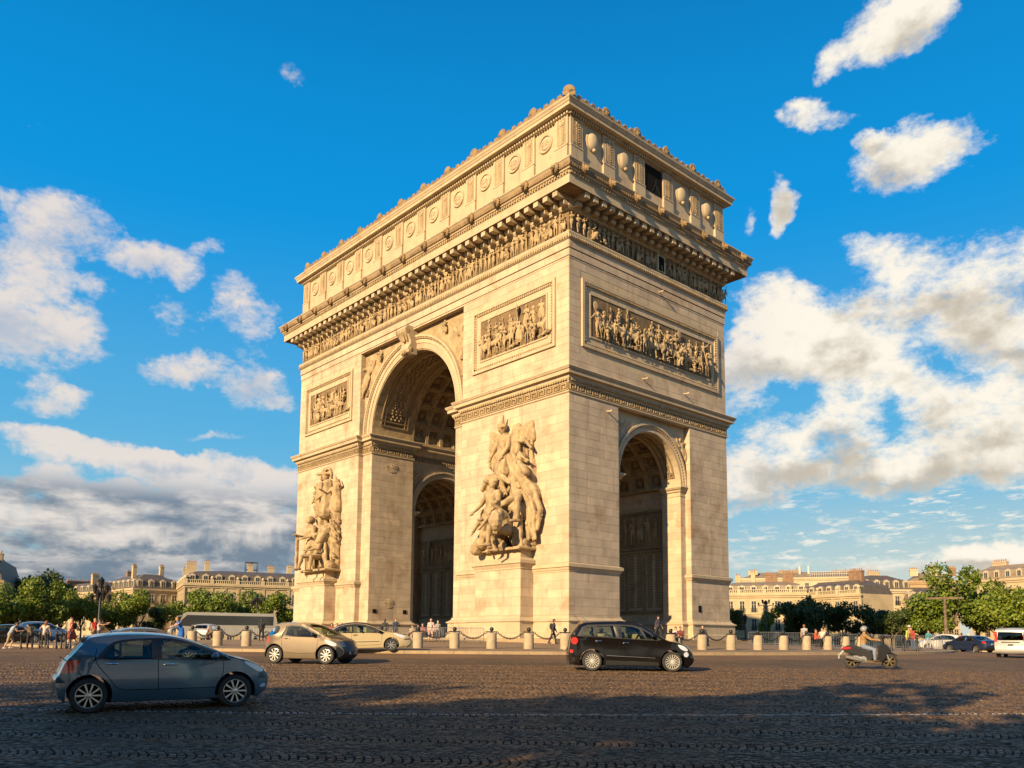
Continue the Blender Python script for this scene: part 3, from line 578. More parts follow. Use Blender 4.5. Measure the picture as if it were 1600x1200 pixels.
# impost belts round each half, with the Greek key running below
IMP = [(0, 22.95), (.72, 22.78), (.765, 22.7), (.70, 22.6), (.66, 22.52), (.58, 22.5), (.58, 22.2), (.32, 22.16), (.28, 22.05), (.26, 21.9), (.12, 21.72), (.10, 21.62), (.05, 21.6), (.05, 20.98), (.11, 20.96), (.11, 20.85), (.04, 20.8), (0, 20.74)][::-1]
HALF = [(7.2, -10.27), (8.9, -10.27), (8.9, -10.87), (22.41, -10.87), (22.41, 10.87), (8.9, 10.87), (8.9, 10.27), (7.2, 10.27), (7.2, 4.95), (7.8, 4.95), (7.8, -4.95), (7.2, -4.95)]
belts = {}
for sx in (1, -1):
    b = MB().sweep(mir(HALF, sx, 1), IMP, True).build('impost_belt', S, ARC); belts[sx] = b
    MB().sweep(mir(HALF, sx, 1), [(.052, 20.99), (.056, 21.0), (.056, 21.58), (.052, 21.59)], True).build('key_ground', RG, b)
    eg = MB()          # egg moulding under the shelf
    for a, c, nn in (((8.9, -10.87), (22.41, -10.87), 48), ((22.41, -10.87), (22.41, 10.87), 76), ((7.2, -10.27), (8.9, -10.27), 6), ((7.2, -4.95), (7.2, -10.27), 18)):
        if sx < 0 and a == (22.41, -10.87): continue
        A, C = Vector(a), Vector(c); d = C-A; nrm = Vector((d.y, -d.x)).normalized()
        for i in range(nn):
            q = A+d*((i+.5)/nn)+nrm*.2; eg.cbox((q.x*sx, q.y, 21.84), (.2, .2, .17), math.atan2(d.y, d.x*sx) if sx > 0 else -math.atan2(d.y, d.x))
    eg.build('egg_moulding', CV, b)['kind'] = 'stuff'
def key_mesh(flip):
    mb = MB(); w, h, t = .8, .56, .075
    for x0, x1, z0, z1 in ((0, w+.06, 0, t), (0, t, 0, h), (0, w*.82, h-t, h), (w*.82-t, w*.82, h*.28, h-t), (w*.34, w*.82-t, h*.28, h*.28+t), (w*.34, w*.34+t, h*.28+t, h*.62), (w*.34+t, w*.58, h*.62-t, h*.62)):
        mb.box(x0-w/2, x1-w/2, -.085, .0, z0, z1)
    return mb.mesh('key', CV)
KEY = key_mesh(False)
def keys(a, c, sx):
    A, C = Vector(a), Vector(c); d = C-A; L = d.length; n = max(1, round(L/.86)); nrm = Vector((d.y, -d.x)).normalized()
    for i in range(n):
        q = A+d*((i+.5)/n)+nrm*.05
        o = put('greek_key', KEY, belts[sx], (q.x, q.y, 21.01), math.atan2(d.y, d.x)); o.scale = (L/n/.86, 1, 1)
keys((8.9, -10.87), (22.41, -10.87), 1); keys((22.41, -10.87), (22.41, 10.87), 1); keys((-22.41, -10.87), (-8.9, -10.87), -1)
keys((7.2, -10.27), (8.9, -10.27), 1); keys((-8.9, -10.27), (-7.2, -10.27), -1); keys((-7.2, -10.27), (-7.2, -4.95), -1); keys((-7.8, -4.95), (-7.8, 4.95), -1)
# archivolts
def ring(mb, r0, r1, z0, fn, a, b, n=36, lo=0., hi=math.pi):
    vs = []
    for i in range(n+1):
        t = lo+(hi-lo)*i/n; c, s_ = math.cos(t), math.sin(t)
        for r, w in ((r0, a), (r1, a), (r1, b), (r0, b)): vs.append(fn(r*c, z0+r*s_, w))
    fs = [(i*4+j, i*4+(j+1) % 4, (i+1)*4+(j+1) % 4, (i+1)*4+j) for i in range(n) for j in range(4)]+[(0, 1, 2, 3), tuple(range(4*n, 4*n+4))[::-1]]
    return mb.add(vs, fs)
for sy in (-1, 1):
    fn = lambda u, w, t: (u, sy*(10.27+t), w); mb = MB()
    for r0, r1, p in ((7.2, 7.75, .1), (7.76, 8.15, .17), (8.16, 8.34, .28), (8.35, 8.55, .38)): ring(mb, r0, r1, 22.96, fn, -.05, p)
    o = mb.build('archivolt', S, ARC, merge=True)
    if sy < 0:
        eg = MB()
        for i in range(90):
            t = math.pi*(i+.5)/90; eg.cbox((8.25*math.cos(t), -10.27-.28, 22.96+8.25*math.sin(t)), (.14, .14, .14))
        eg.build('bead_moulding', CV, o)['kind'] = 'stuff'
for sx in (1, -1):
    for pl, dr, nm in ((21.85, 1, 1), (7.8, -1, 0)):
        fn = lambda u, w, t: (sx*(pl+dr*t), u, w); mb = MB()
        for r0, r1, p in ((4.2, 4.5, .08), (4.51, 4.72, .14), (4.73, 4.92, .26)): ring(mb, r0, r1, 15.36, fn, -.05, p, 28)
        o = mb.build('archivolt', S, ARC, merge=True)
        eg = MB()
        for i in range(52):
            t = math.pi*(i+.5)/52; q = fn(4.65*math.cos(t), 15.36+4.65*math.sin(t), .16); eg.cbox(q, (.1, .1, .1))
        eg.build('bead_moulding', CV, o)['kind'] = 'stuff'
        # imposts of the small arches
        for sg in (1, -1):
            x0 = pl*sx; x1 = (pl-dr*2.05)*sx
            pth = [(x0, 4.97*sg), (x0, 4.2*sg), (x1, 4.2*sg)]
            pr = [(0, 15.34), (.34, 15.3), (.40, 15.18), (.28, 15.02), (.16, 14.96), (.12, 14.8), (.0, 14.76), (0, 14.5), (.06, 14.48), (.06, 14.38), (0, 14.36)][::-1]
            if sx*dr*sg > 0: pth = pth[::-1]
            MB().sweep(pth, pr).build('small_impost', S, ARC)
# vault shells, coffers
def barrel(r, z0, fn, a, b, n=30):
    mb = MB(); vs = []
    for i in range(n+1):
        t = math.pi*i/n
        for w in (a, b): vs.append(fn(r*math.cos(t), z0+r*math.sin(t), w))
    return mb.add(vs, [(2*i, 2*i+1, 2*i+3, 2*i+2) for i in range(n)])
def coffer_mesh(w, h, rad):     # frame on a curved vault, local: x along vault axis, y round the curve, -z into the room
    mb = MB()
    def bx(x0, x1, y0, y1, z0, z1):
        n = 3; vs = []
        for i in range(n+1):
            y = y0+(y1-y0)*i/n
            for x, z in ((x0, z0), (x1, z0), (x1, z1), (x0, z1)):
                a = y/rad; q = rad-z; vs.append((x, q*math.sin(a), rad-q*math.cos(a)))
        mb.add(vs, [(i*4+j, i*4+(j+1) % 4, (i+1)*4+(j+1) % 4, (i+1)*4+j) for i in range(n) for j in range(4)]+[(0, 1, 2, 3), (12, 13, 14, 15)])
    for k, (t, z) in enumerate(((.16, .42), (.30, .28), (.44, .14))):
        t0 = t-.15 if k else 0.
        X, Y, a = w/2-t0, h/2-t0, .15 if k else .16
        bx(-X, X, Y-a, Y, 0, z); bx(-X, X, -Y, -Y+a, 0, z); bx(-X, -X+a, -Y+a, Y-a, 0, z); bx(X-a, X, -Y+a, Y-a, 0, z)
    for k in range(8):
        a = k*math.pi/4; mb.cap((.12*math.cos(a), .12*math.sin(a), .05), (.32*math.cos(a), .32*math.sin(a), .04), .08, .05, 5)
    mb.ball((0, 0, .08), .12, 7, 5)
    return mb.mesh('coffer', [M['carved']], smooth=40)  # frames in lighter stone, coloured as lit against the dark shell
def vault(r, z0, axis, cx, length, na, nl):
    fn = (lambda u, w, t: (u, cx+t, w)) if axis == 'y' else (lambda u, w, t: (cx+t, u, w))
    v = barrel(r+.02, z0, fn, -length/2, length/2).build('vault', M['inner_dark'], ARC, smooth=40)  # dark shell colour stands for the shade inside the coffers
    w, h = length/nl, math.pi*r/na; me = coffer_mesh(w-.05, h-.05, r)
    for i in range(na):
        t = math.pi*(i+.5)/na
        for j in range(nl):
            o = put('coffer', me, v); q = fn(r*math.cos(t), z0+r*math.sin(t), -length/2+w*(j+.5))
            inw = Vector(fn(-math.cos(t), -math.sin(t), 0))-Vector(fn(0, 0, 0)); inw = Vector((inw.x, inw.y, inw.z)); ax = Vector((0, 1, 0)) if axis == 'y' else Vector((1, 0, 0))
            inw = Vector((-math.cos(t), 0, -math.sin(t))) if axis == 'y' else Vector((0, -math.cos(t), -math.sin(t)))
            yy = inw.cross(ax); mm = Matrix((ax, yy, inw)).transposed().to_4x4(); mm.translation = q; o.matrix_local = mm
vault(7.85, 22.9, 'y', 0, 9.9, 11, 5)
for sx in (1, -1): vault(4.85, 15.35, 'x', 14.85*sx, 9.9, 8, 5)
for sx in (1, -1): MB().box(*sorted((7.8*sx, 8.9*sx)), -4.95, 4.95, 23.2, 31.9).build('inner_wall', S, ARC)
# sunk ornament panels in the soffits of the end rings
def soffit_panel(r, z0, fn, a, b, lo, hi, nm):
    p = MB()
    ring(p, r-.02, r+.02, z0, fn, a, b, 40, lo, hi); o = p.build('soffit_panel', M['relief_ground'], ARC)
    q = MB(); w = .14
    for s0, s1 in ((a, a+w), (b-w, b), (a+.42, a+.52), (b-.52, b-.42)): ring(q, r-.12, r-.02, z0, fn, s0, s1, 40, lo, hi)
    for t in (lo, hi, lo+.07, hi-.07): ring(q, r-.12, r-.02, z0, fn, a, b, 1, t-.012, t+.012)
    n = int((hi-lo)*r/.34)
    for i in range(n):
        t = lo+.09+(hi-lo-.18)*(i+.5)/n
        for k in range(3 if b-a > 2 else 1):
            c = fn((r-.04)*math.cos(t), z0+(r-.04)*math.sin(t), (a+b)/2+(k-(1 if b-a > 2 else 0))*.5+.12*math.sin(i*1.9)); q.ball(c, .15, 6, 4)
    q.build('soffit_ornament', M['inner_dark'], o)['kind'] = 'stuff'
for sy in (-1, 1): soffit_panel(7.2, 22.9, lambda u, w, t: (u, sy*(10.27-t), w), .9, 4.4, .16, math.pi-.16, 'g')
for sx in (1, -1):
    soffit_panel(4.2, 15.35, lambda u, w, t: (sx*(21.85-t), u, w), .5, 1.65, .2, math.pi-.2, 's'); soffit_panel(4.2, 15.35, lambda u, w, t: (sx*(7.8+t), u, w), .5, 1.65, .2, math.pi-.2, 's')
# ashlar: every stone a slab proud of the core, joints sunk between
FN = {'-y': lambda c: (lambda u, z, d: (u, c-d, z)), '+x': lambda c: (lambda u, z, d: (c+d, u, z)), '+y': lambda c: (lambda u, z, d: (u, c+d, z)), '-x': lambda c: (lambda u, z, d: (c-d, u, z))}
def slab(mb, fn, u0, u1, z0, z1, d, e=.005):
    k = .008; u0 += e; u1 -= e; z0 += e; z1 -= e
    vs = [fn(a, b, 0) for a, b in ((u0, z0), (u1, z0), (u1, z1), (u0, z1))]+[fn(a, b, d) for a, b in ((u0+k, z0+k), (u1-k, z0+k), (u1-k, z1-k), (u0+k, z1-k))]
    fs = [(4, 5, 6, 7)]+[(i, (i+1) % 4, 4+(i+1) % 4, 4+i) for i in range(4)]
    return mb.add(vs, fs)
def flipfix(fn): return fn
rs = random.Random(11)
def courses(u0, u1, z0, z1, fn, excl=(), ch=.66, bl=(1.1, 2.1), each=None, sink=None):
    n = max(1, round((z1-z0)/ch)); h = (z1-z0)/n
    for i in range(n):
        za, zb = z0+i*h, z0+(i+1)*h; u = u0; spans = [(u0, u1)]
        for e0, e1, f0, f1 in excl:
            if zb > f0+.02 and za < f1-.02:
                spans = [s for a, b in spans for s in ((a, min(b, e0)), (max(a, e1), b)) if s[1]-s[0] > .06]
        for a, b in spans:
            u = a; first = True
            while u < b-1e-4:
                L = rs.uniform(*bl)*(.5 if first and i % 2 else 1); first = False
                v = u+L if b-u-L > .55 else b
                d = .014+rs.uniform(0, .008)
                if each: each(fn, u, v, za, zb, d)
                else: slab(sink, fn, u, v, za, zb, d)
                u = v
near = PIER[1, -1]
def one_block(fn, u, v, za, zb, d): slab(MB(), fn, u, v, za, zb, d).build('ashlar_block', M['ashlar'], near)
Y0 = FN['-y'](-D2)
courses(8.9, 22.41, 7.36, 20.76, Y0, [(12.8, 18.45, 7, 8.75)], .74, (1.3, 2.3), each=one_block)
courses(8.9, 22.41, 3.28, 6.6, Y0, [(12.8, 18.45, 3, 6.7)], .72, (1.3, 2.3), each=one_block)
sk = MB()
for a, b, ex in ((-22.41, -8.9, [(-18.45, -12.8, 7, 8.75)]),): courses(a, b, 7.36, 20.76, Y0, ex, sink=sk); courses(a, b, 3.28, 6.6, Y0, [(-18.45, -12.8, 3, 6.7)], sink=sk)
for a, b in ((8.9, 22.41), (-22.41, -8.9)): courses(a, b, 22.93, 31.9, Y0, [(10.3, 21.05, 24.85, 30.85) if a > 0 else (-21.05, -10.3, 24.85, 30.85)], sink=sk)
X0 = FN['+x'](W2)
for a, b in ((-10.87, -4.95), (4.95, 10.87)): courses(a, b, 7.36, 20.76, X0, sink=sk); courses(a, b, 3.28, 6.6, X0, sink=sk)
courses(-10.87, 10.87, 22.93, 31.9, X0, [(-9.6, 9.75, 24.8, 30.75)], sink=sk)
for sx in (1, -1):
    courses(*sorted((7.2*sx, 8.9*sx)), 3.28, 20.76, FN['-y'](-10.27), sink=sk, bl=(.8, 1.1))
courses(-10.27, -4.95, 3.28, 20.76, FN['+x'](-7.2), sink=sk)
courses(-10.87, -10.27, 3.28, 20.76, FN['+x'](-8.9), sink=sk); courses(-10.87, -10.27, 22.93, 31.9, FN['+x'](-8.9), sink=sk)
courses(19.8, 21.85, 3.28, 14.34, FN['-y'](4.2), sink=sk, bl=(.9, 1.2)); courses(4.2, 4.95, 3.28, 14.34, FN['+x'](21.85), sink=sk); courses(21.85, 22.41, 3.28, 20.7, FN['-y'](4.95), sink=sk)
courses(9.9, 19.8, 3.0, 15.3, FN['-y'](5.0), [(10.4, 19.3, 4.2, 13.6)], sink=sk)
o = sk.build('stone_courses', M['ashlar'], ARC); o['kind'] = 'stuff'
for pts, nm in (((-D2, Y0, -W2, W2), 0), ((W2, X0, -D2, D2), 1)):
    f = MB()
    for z0, z1, d in ((31.95, 32.1, .0), (32.12, 32.72, .05), (32.78, 33.42, .10)):
        u = pts[2]-d
        while u < pts[3]+d-.05:
            v = min(pts[3]+d, u+rs.uniform(2.2, 3.2)); slab(f, pts[1], u, v, z0, z1, .03+d, .006); u = v
    f.build('architrave_course', M['ashlar'], ARC)
RECT = [(-W2, -D2), (W2, -D2), (W2, D2), (-W2, D2)]
# entablature
ent = MB().sweep(RECT, [(0, 34.0), (.12, 33.42), (.28, 33.52), (.30, 33.66), (.26, 33.8), (.30, 34.0), (.22, 34.12), (.06, 34.2), (.0, 34.24), (-.12, 34.26), (-.12, 36.0), (.05, 36.02), (.14, 36.08), (.14, 36.16), (.2, 36.2), (.2, 37.04), (1.60, 37.04), (1.60, 37.0), (1.66, 37.0), (1.66, 37.7), (1.72, 37.74), (1.72, 37.98), (1.86, 38.02), (1.86, 38.08), (1.94, 38.2), (1.98, 38.5), (2.1, 38.66), (2.17, 38.72), (2.17, 38.82), (.2, 38.95), (-.3, 38.95)], True).build('entablature', S, ARC)
dm = MB()
for i in range(150):
    x = -23.9+i*47.8/149; dm.box(x-.09, x+.09, -D2-1.82, -D2-1.7, 37.78, 37.97)
for i in range(78):
    y = -12.4+i*24.8/77; dm.box(W2+1.7, W2+1.82, y-.09, y+.09, 37.78, 37.97)
for i in range(160):
    x = -22.5+i*45/159; dm.box(x-.08, x+.08, -D2-.36, -D2-.26, 33.56, 33.76)
for i in range(80):
    y = -10.95+i*21.9/79; dm.box(W2+.26, W2+.36, y-.08, y+.08, 33.56, 33.76)
dm.build('dentil_course', CV, ent)['kind'] = 'stuff'
def modillion():
    mb = MB(); mb.prism([(.02, 36.19), (-.44, 36.19), (-.52, 36.26), (-.52, 36.50), (.02, 36.50)], -.26, .26, lambda u, v, w: (w, u, v-36.2)); mb.prism([(.02, 36.60), (-.62, 36.60), (-1.15, 36.52), (-1.34, 36.56), (-1.34, 37.035), (.02, 37.035)], -.26, .26, lambda u, v, w: (w, u, v-36.2)); mb.box(-.18, .18, -.2, .02, .3, .42); return mb.mesh('modillion', [S])
MOD = modillion()
for i in range(41):
    x = -22.3+i*44.6/40; put('modillion', MOD, ent, (x, -D2-.19, 36.2))
for i in range(21):
    y = -10.3+i*20.6/20; put('modillion', MOD, ent, (W2+.19, y, 36.2), math.pi/2)
for i in range(14):
    x = 22.9-i*3.523; put('lion_head', LION, ent, (x, -D2-2.12, 38.42))
for i in range(8):
    y = -11.2+i*3.2; put('lion_head', LION, ent, (W2+2.12, y, 38.42), math.pi/2)
# fluted gutter band
gb = MB()
for i in range(190):
    x = -24.4+i*48.8/189; gb.box(x-.06, x+.06, -D2-2.03, -D2-1.9, 38.22, 38.5)
for i in range(96):
    y = -12.8+i*25.6/95; gb.box(W2+1.9, W2+2.03, y-.06, y+.06, 38.22, 38.5)
gb.build('gutter_leaves', M['weathered'], ent)['kind'] = 'stuff'
MB().sweep(RECT, [(1.955, 38.16), (2.0, 38.18), (2.03, 38.5), (2.0, 38.56), (1.97, 38.57)], True).build('gutter_band', M['weathered'], ent)
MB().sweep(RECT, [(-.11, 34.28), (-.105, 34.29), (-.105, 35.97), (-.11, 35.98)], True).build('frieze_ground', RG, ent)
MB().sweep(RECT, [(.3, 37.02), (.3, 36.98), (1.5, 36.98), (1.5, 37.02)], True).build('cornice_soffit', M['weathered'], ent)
rf = random.Random(5)
i = 0; x = -22.1
while x < 22.2:
    o = put('frieze_figure', FIG[rf.randrange(len(FIG))], ent, (x, -D2-.02, 34.26), rf.uniform(-.5, .5)); s_ = rf.uniform(.93, 1.02); o.scale = (s_*rf.choice((1, -1)), .75, s_)
    if rf.random() < .1:
        o = put('frieze_horse', HORSE, ent, (x+.2, -D2+.06, 34.25)); o.scale = (.62*rf.choice((1, -1)), .7, .8)
    x += rf.uniform(.48, .72)
y = -10.6
while y < 10.7:
    o = put('frieze_figure', FIG[rf.randrange(len(FIG))], ent, (W2+.02, y, 34.26), math.pi/2+rf.uniform(-.5, .5)); s_ = rf.uniform(.93, 1.02); o.scale = (s_*rf.choice((1, -1)), .75, s_)
    if rf.random() < .14:
        o = put('frieze_horse', HORSE, ent, (W2-.06, y+.2, 34.25), math.pi/2); o.scale = (.62*rf.choice((1, -1)), .7, .8)
    y += rf.uniform(.5, .8)
# small window in the short frieze
MB().box(W2-.1, W2+.16, .35, 1.5, 34.3, 35.9).build('frieze_window_frame', S, ent); MB().box(W2+.0, W2+.17, .55, 1.3, 34.4, 35.75).build('frieze_window', M['dark'], ent)
# sculpted panels: frame + ground + figures
def panel(fn, u0, u1, z0, z1, rot, nfig, seed, name, big):
    mb = MB()
    def fr(a0, a1, b0, b1, w, d0, d1):
        for p in ((a0, a1, b0, b0+w), (a0, a1, b1-w, b1), (a0, a0+w, b0+w, b1-w), (a1-w, a1, b0+w, b1-w)):
            vs = [fn(u, z, d) for d in (d0, d1) for u, z in ((p[0], p[2]), (p[1], p[2]), (p[1], p[3]), (p[0], p[3]))]
            mb.add(vs, [(0, 3, 2, 1), (4, 5, 6, 7), (0, 1, 5, 4), (1, 2, 6, 5), (2, 3, 7, 6), (3, 0, 4, 7)])
    fr(u0, u1, z0, z1, .26, -.3, .17); fr(u0+.27, u1-.27, z0+.27, z1-.27, .22, -.3, .09); fr(u0+.5, u1-.5, z0+.5, z1-.5, .45, -.3, -.02); fr(u0+.96, u1-.96, z0+.96, z1-.96, .14, -.3, .08)
    o = mb.build('relief_panel', S, ARC, merge=False)
    g = MB(); a0, a1, b0, b1 = u0+1.1, u1-1.1, z0+1.1, z1-1.1
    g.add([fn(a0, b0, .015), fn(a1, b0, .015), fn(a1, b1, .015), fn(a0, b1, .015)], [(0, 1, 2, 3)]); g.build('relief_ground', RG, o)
    eg = MB(); 
    for i in range(int((u1-u0)/.24)):
        u = u0+.38+i*.24
        if u < u1-.3:
            for z in (z0+.38, z1-.38): eg.cbox(fn(u, z, .10), (.12, .12, .12))
    for i in range(int((z1-z0)/.24)):
        z = z0+.38+i*.24
        if z < z1-.3:
            for u in (u0+.38, u1-.38): eg.cbox(fn(u, z, .10), (.12, .12, .12))
    eg.build('bead_moulding', CV, o)['kind'] = 'stuff'
    q = random.Random(seed); H = b1-b0
    for i in range(nfig):
        u = a0+.35+(a1-a0-.7)*(i+q.uniform(.2, .8))/nfig; row = i % 3; k = H/3.4
        z = b0+(.02, .55, 1.15)[row]*k*q.uniform(.8, 1.1); d = (.22, .12, .06)[row]; s_ = k*q.uniform(1.08, 1.22)
        me = FIG[q.randrange(len(FIG))]
        if big and i % 5 == 2: me = HORSEMAN; s_ = k*q.uniform(.92, 1.05); z = b0+.05; d = .18
        elif i % 6 == 4: me = HORSE; s_ = k*.85; z = b0+.1; d = .1
        if z+s_*1.8 > b1+.1 and me not in (HORSEMAN, HORSE): s_ = (b1-z)/1.8
        f = put('relief_figure', me, o, fn(u, z, d), rot+q.uniform(-.7, .7)+(q.choice((0, math.pi))*0)); f.scale = (s_*q.choice((1, -1)), s_*.62, s_)
        if row == 0 and i % 4 == 1:   # a fallen soldier along the lower edge
            f = put('relief_figure', FIG[3], o, fn(u+.3, b0+.18, .2), rot); f.rotation_euler = (0, R(84), rot); f.scale = (s_*.8, s_*.6, s_*.8)
panel(Y0, 10.4, 20.95, 24.95, 30.72, 0, 24, 21, 'a', False); panel(Y0, -20.95, -10.4, 24.95, 30.72, 0, 24, 22, 'b', False)
panel(X0, -9.45, 9.6, 24.9, 30.62, math.pi/2, 44, 23, 'c', True)
# spandrel victories and keystone
for sx in (1, -1):
    o = put('spandrel_victory', VICT, ARC, (8.35*sx, -10.42, 26.9)); o.scale = (-2.35*sx, 1.25, 2.5)
    o = put('spandrel_victory', VICT, ARC, (W2-.50, 4.75*sx, 17.1), math.pi/2); o.scale = (-1.55*sx, .9, 1.62)
    o = put('spandrel_victory', VICT, ARC, (-7.7, 4.75*sx, 17.1), math.pi/2); o.scale = (-1.55*sx, .9, 1.62)
    o = put('spandrel_figure', FIG[5], ARC, (5.6*sx, -10.36, 30.35)); o.scale = (-1.0*sx, .8, .9)
    for k, (x, z) in enumerate(((8.3, 25.6), (8.45, 24.6), (8.2, 27.2))): o = put('spandrel_leaf', PALM, ARC, (x*sx, -10.3, z)); o.scale = (.8, 1.2, 1.4)
ks = MB(); prof = [(0, 29.55), (-.55, 29.5), (-.95, 29.7), (-1.1, 30.05), (-.95, 30.35), (-.8, 30.6), (-.9, 31.0), (-1.15, 31.4), (-1.45, 31.7), (-1.5, 32.0), (-1.3, 32.28), (0, 32.3)]
ks.prism(prof, -.72, .72, lambda u, v, w: (w*(1+(v-29.5)*.09), -10.3+u, v)); k_ = ks.build('keystone', S, ARC)
for sx in (1, -1): MB().lathe([(.0, -.06), (.3, -.06), (.34, 0), (.3, .06), (0, .06)], 14, (.8*sx*1.02, -11.55, 31.85), 'x').lathe([(.0, -.06), (.24, -.06), (.28, 0), (0, .06)], 12, (.76*sx, -11.05, 30.0), 'x').build('volute', CV, k_)
kl = MB(); 
for i in range(5): kl.cap((0+(i-2)*.2, -11.05-.3*abs(math.sin(i)), 30.9), ((i-2)*.3, -11.75, 31.9), .12, .1, 6)
kl.ball((0, -11.3, 29.75), .3, 8, 6); kl.build('keystone_leaf', CV, k_)['kind'] = 'stuff'
# attic
att = MB().box(-W2, W2, -D2, D2, 38.9, 44.2).build('attic_wall', S, ARC)
MB().sweep(RECT, [(0, 44.1), (.1, 44.12), (.16, 44.2), (.26, 44.3), (.26, 44.38), (.74, 44.42), (.74, 44.68), (.80, 44.72), (.84, 44.84), (.95, 44.98), (.96, 45.08), (.4, 45.16), (-6, 45.2)], True).build('attic_cornice', S, att)
dm = MB()
for i in range(150):
    x = -W2-.1+i*(2*W2+.2)/149; dm.box(x-.08, x+.08, -D2-.38, -D2-.2, 44.12, 44.34)
for i in range(76):
    y = -D2-.1+i*(2*D2+.2)/75; dm.box(W2+.2, W2+.38, y-.08, y+.08, 44.12, 44.34)
dm.build('dentil_course', S, att)['kind'] = 'stuff'
def pilaster():
    mb = MB(); mb.box(-.72, .72, -.22, .02, 38.9, 41.55); mb.box(-.72, .72, -.16, .02, 41.55, 44.1); mb.box(-.74, .74, -.26, .02, 41.5, 41.6)
    return mb.mesh('pilaster', [S])
def sword_leaf():
    mb = MB()
    for s in (1, -1):
        for k in range(8): mb.cap((.16*s, -.16, 41.95+k*.22), (.27*s, -.2, 42.1+k*.22), .05, .03, 5)
        mb.cap((.34*s, -.16, 41.9), (.34*s, -.16, 43.8), .03, .03, 5)
    mb.cap((0, -.17, 41.85), (0, -.17, 43.75), .035, .05, 5); mb.box(-.14, .14, -.21, -.15, 43.4, 43.48); mb.cap((0, -.17, 41.7), (0, -.17, 41.5), .06, .03, 5)
    for z in (41.8, 43.9): mb.box(-.44, .44, -.19, -.15, z-.03, z+.03)
    for x in (-.44, .44): mb.box(x-.025, x+.025, -.19, -.15, 41.8, 43.9)
    return mb.mesh('sword_relief', [CV])
PIL, SWD = pilaster(), sword_leaf()
def disc():
    mb = MB(); mb.lathe([(.0, .0), (.62, .0), (.66, -.04), (.66, -.1), (.8, -.12), (.84, -.06), (.84, .12)][::-1], 26, (0, 0, 42.83), 'y')
    mb.ball((0, -.03, 42.83), .55, 14, 8, (1, .2, 1))
    for z, w in ((43.0, .34), (42.82, .42), (42.66, .3)): mb.box(-w, w, -.16, -.05, z-.03, z+.03)
    return mb.mesh('shield', [S], smooth=35)
def oval():
    mb = MB(); mb.ball((0, -.06, 42.85), .72, 18, 10, (.92, .5, 1.1)); mb.lathe([(.78, .06), (.84, .0), (.78, -.1), (.68, -.12)], 22, (0, 0, 42.85), 'y'); mb.ball((0, -.25, 42.05), .16, 8, 6)
    return mb.mesh('shield', [S], smooth=50)
DSC, OVL = disc(), oval()
for i in range(12):
    x = 21.68-i*3.942; p = put('attic_pilaster', PIL, att, (x, -D2, 0)); put('sword_relief', SWD, p)
    if i < 11: put('round_shield', DSC, att, (x-1.97, -D2-.02, 0))
ys = [-10.13, -6.15, -2.05, 2.05, 6.2, 10.13]
for i, y in enumerate(ys):
    p = put('attic_pilaster', PIL, att, (W2, y, 0), math.pi/2); put('sword_relief', SWD, p)
    if i < 5 and i != 2: put('oval_shield', OVL, att, (W2+.02, (y+ys[i+1])/2, 0), math.pi/2)
w_ = MB().box(W2-.02, W2+.06, -1.22, 1.22, 41.55, 43.95).build('attic_window', M['dark'], att)
wm = MB(); wm.box(W2+.06, W2+.09, .35, .4, 41.6, 42.9); wm.tube([(W2+.09, -.2, 41.6), (W2+.09, .35, 42.6)], .035, 5); wm.tube([(W2+.09, .9, 41.6), (W2+.09, .4, 42.4)], .035, 5); wm.build('window_strut', M['iron'], w_)
MB().sweep(RECT, [(.5, 45.0), (.86, 45.02), (.86, 45.2), (.5, 45.22)], True).build('parapet_kerb', S, att)
for i in range(12):
    x = W2+.35-i*3.943
    if i: o = put('mask_acroterion', MASK, att, (x, -D2-.70, 45.14)); o.scale = (1.05, 1, 1.02)
    for k in range(4):
        if i < 11: o = put('palmette', PALM, att, (x-3.943*(k+1)/5+rf.uniform(-.03, .03), -D2-.70, 45.16)); o.scale = (1.12, 1, 1.0+rf.uniform(-.08, .1))
o = put('mask_acroterion', MASK, att, (W2+.62, -D2-.62, 45.14), R(45)); o.scale = (1.05, 1.05, 1.0)
for i in range(6):
    y = -D2-.3+i*4.08
    if i: put('mask_acroterion', MASK, att, (W2+.70, y, 45.14), math.pi/2)
    for k in range(4):
        if i < 5 or k < 1: o = put('palmette', PALM, att, (W2+.70, y+4.08*(k+1)/5, 45.16), math.pi/2); o.scale = (1.12, 1, 1.0+rf.uniform(-.08, .1))
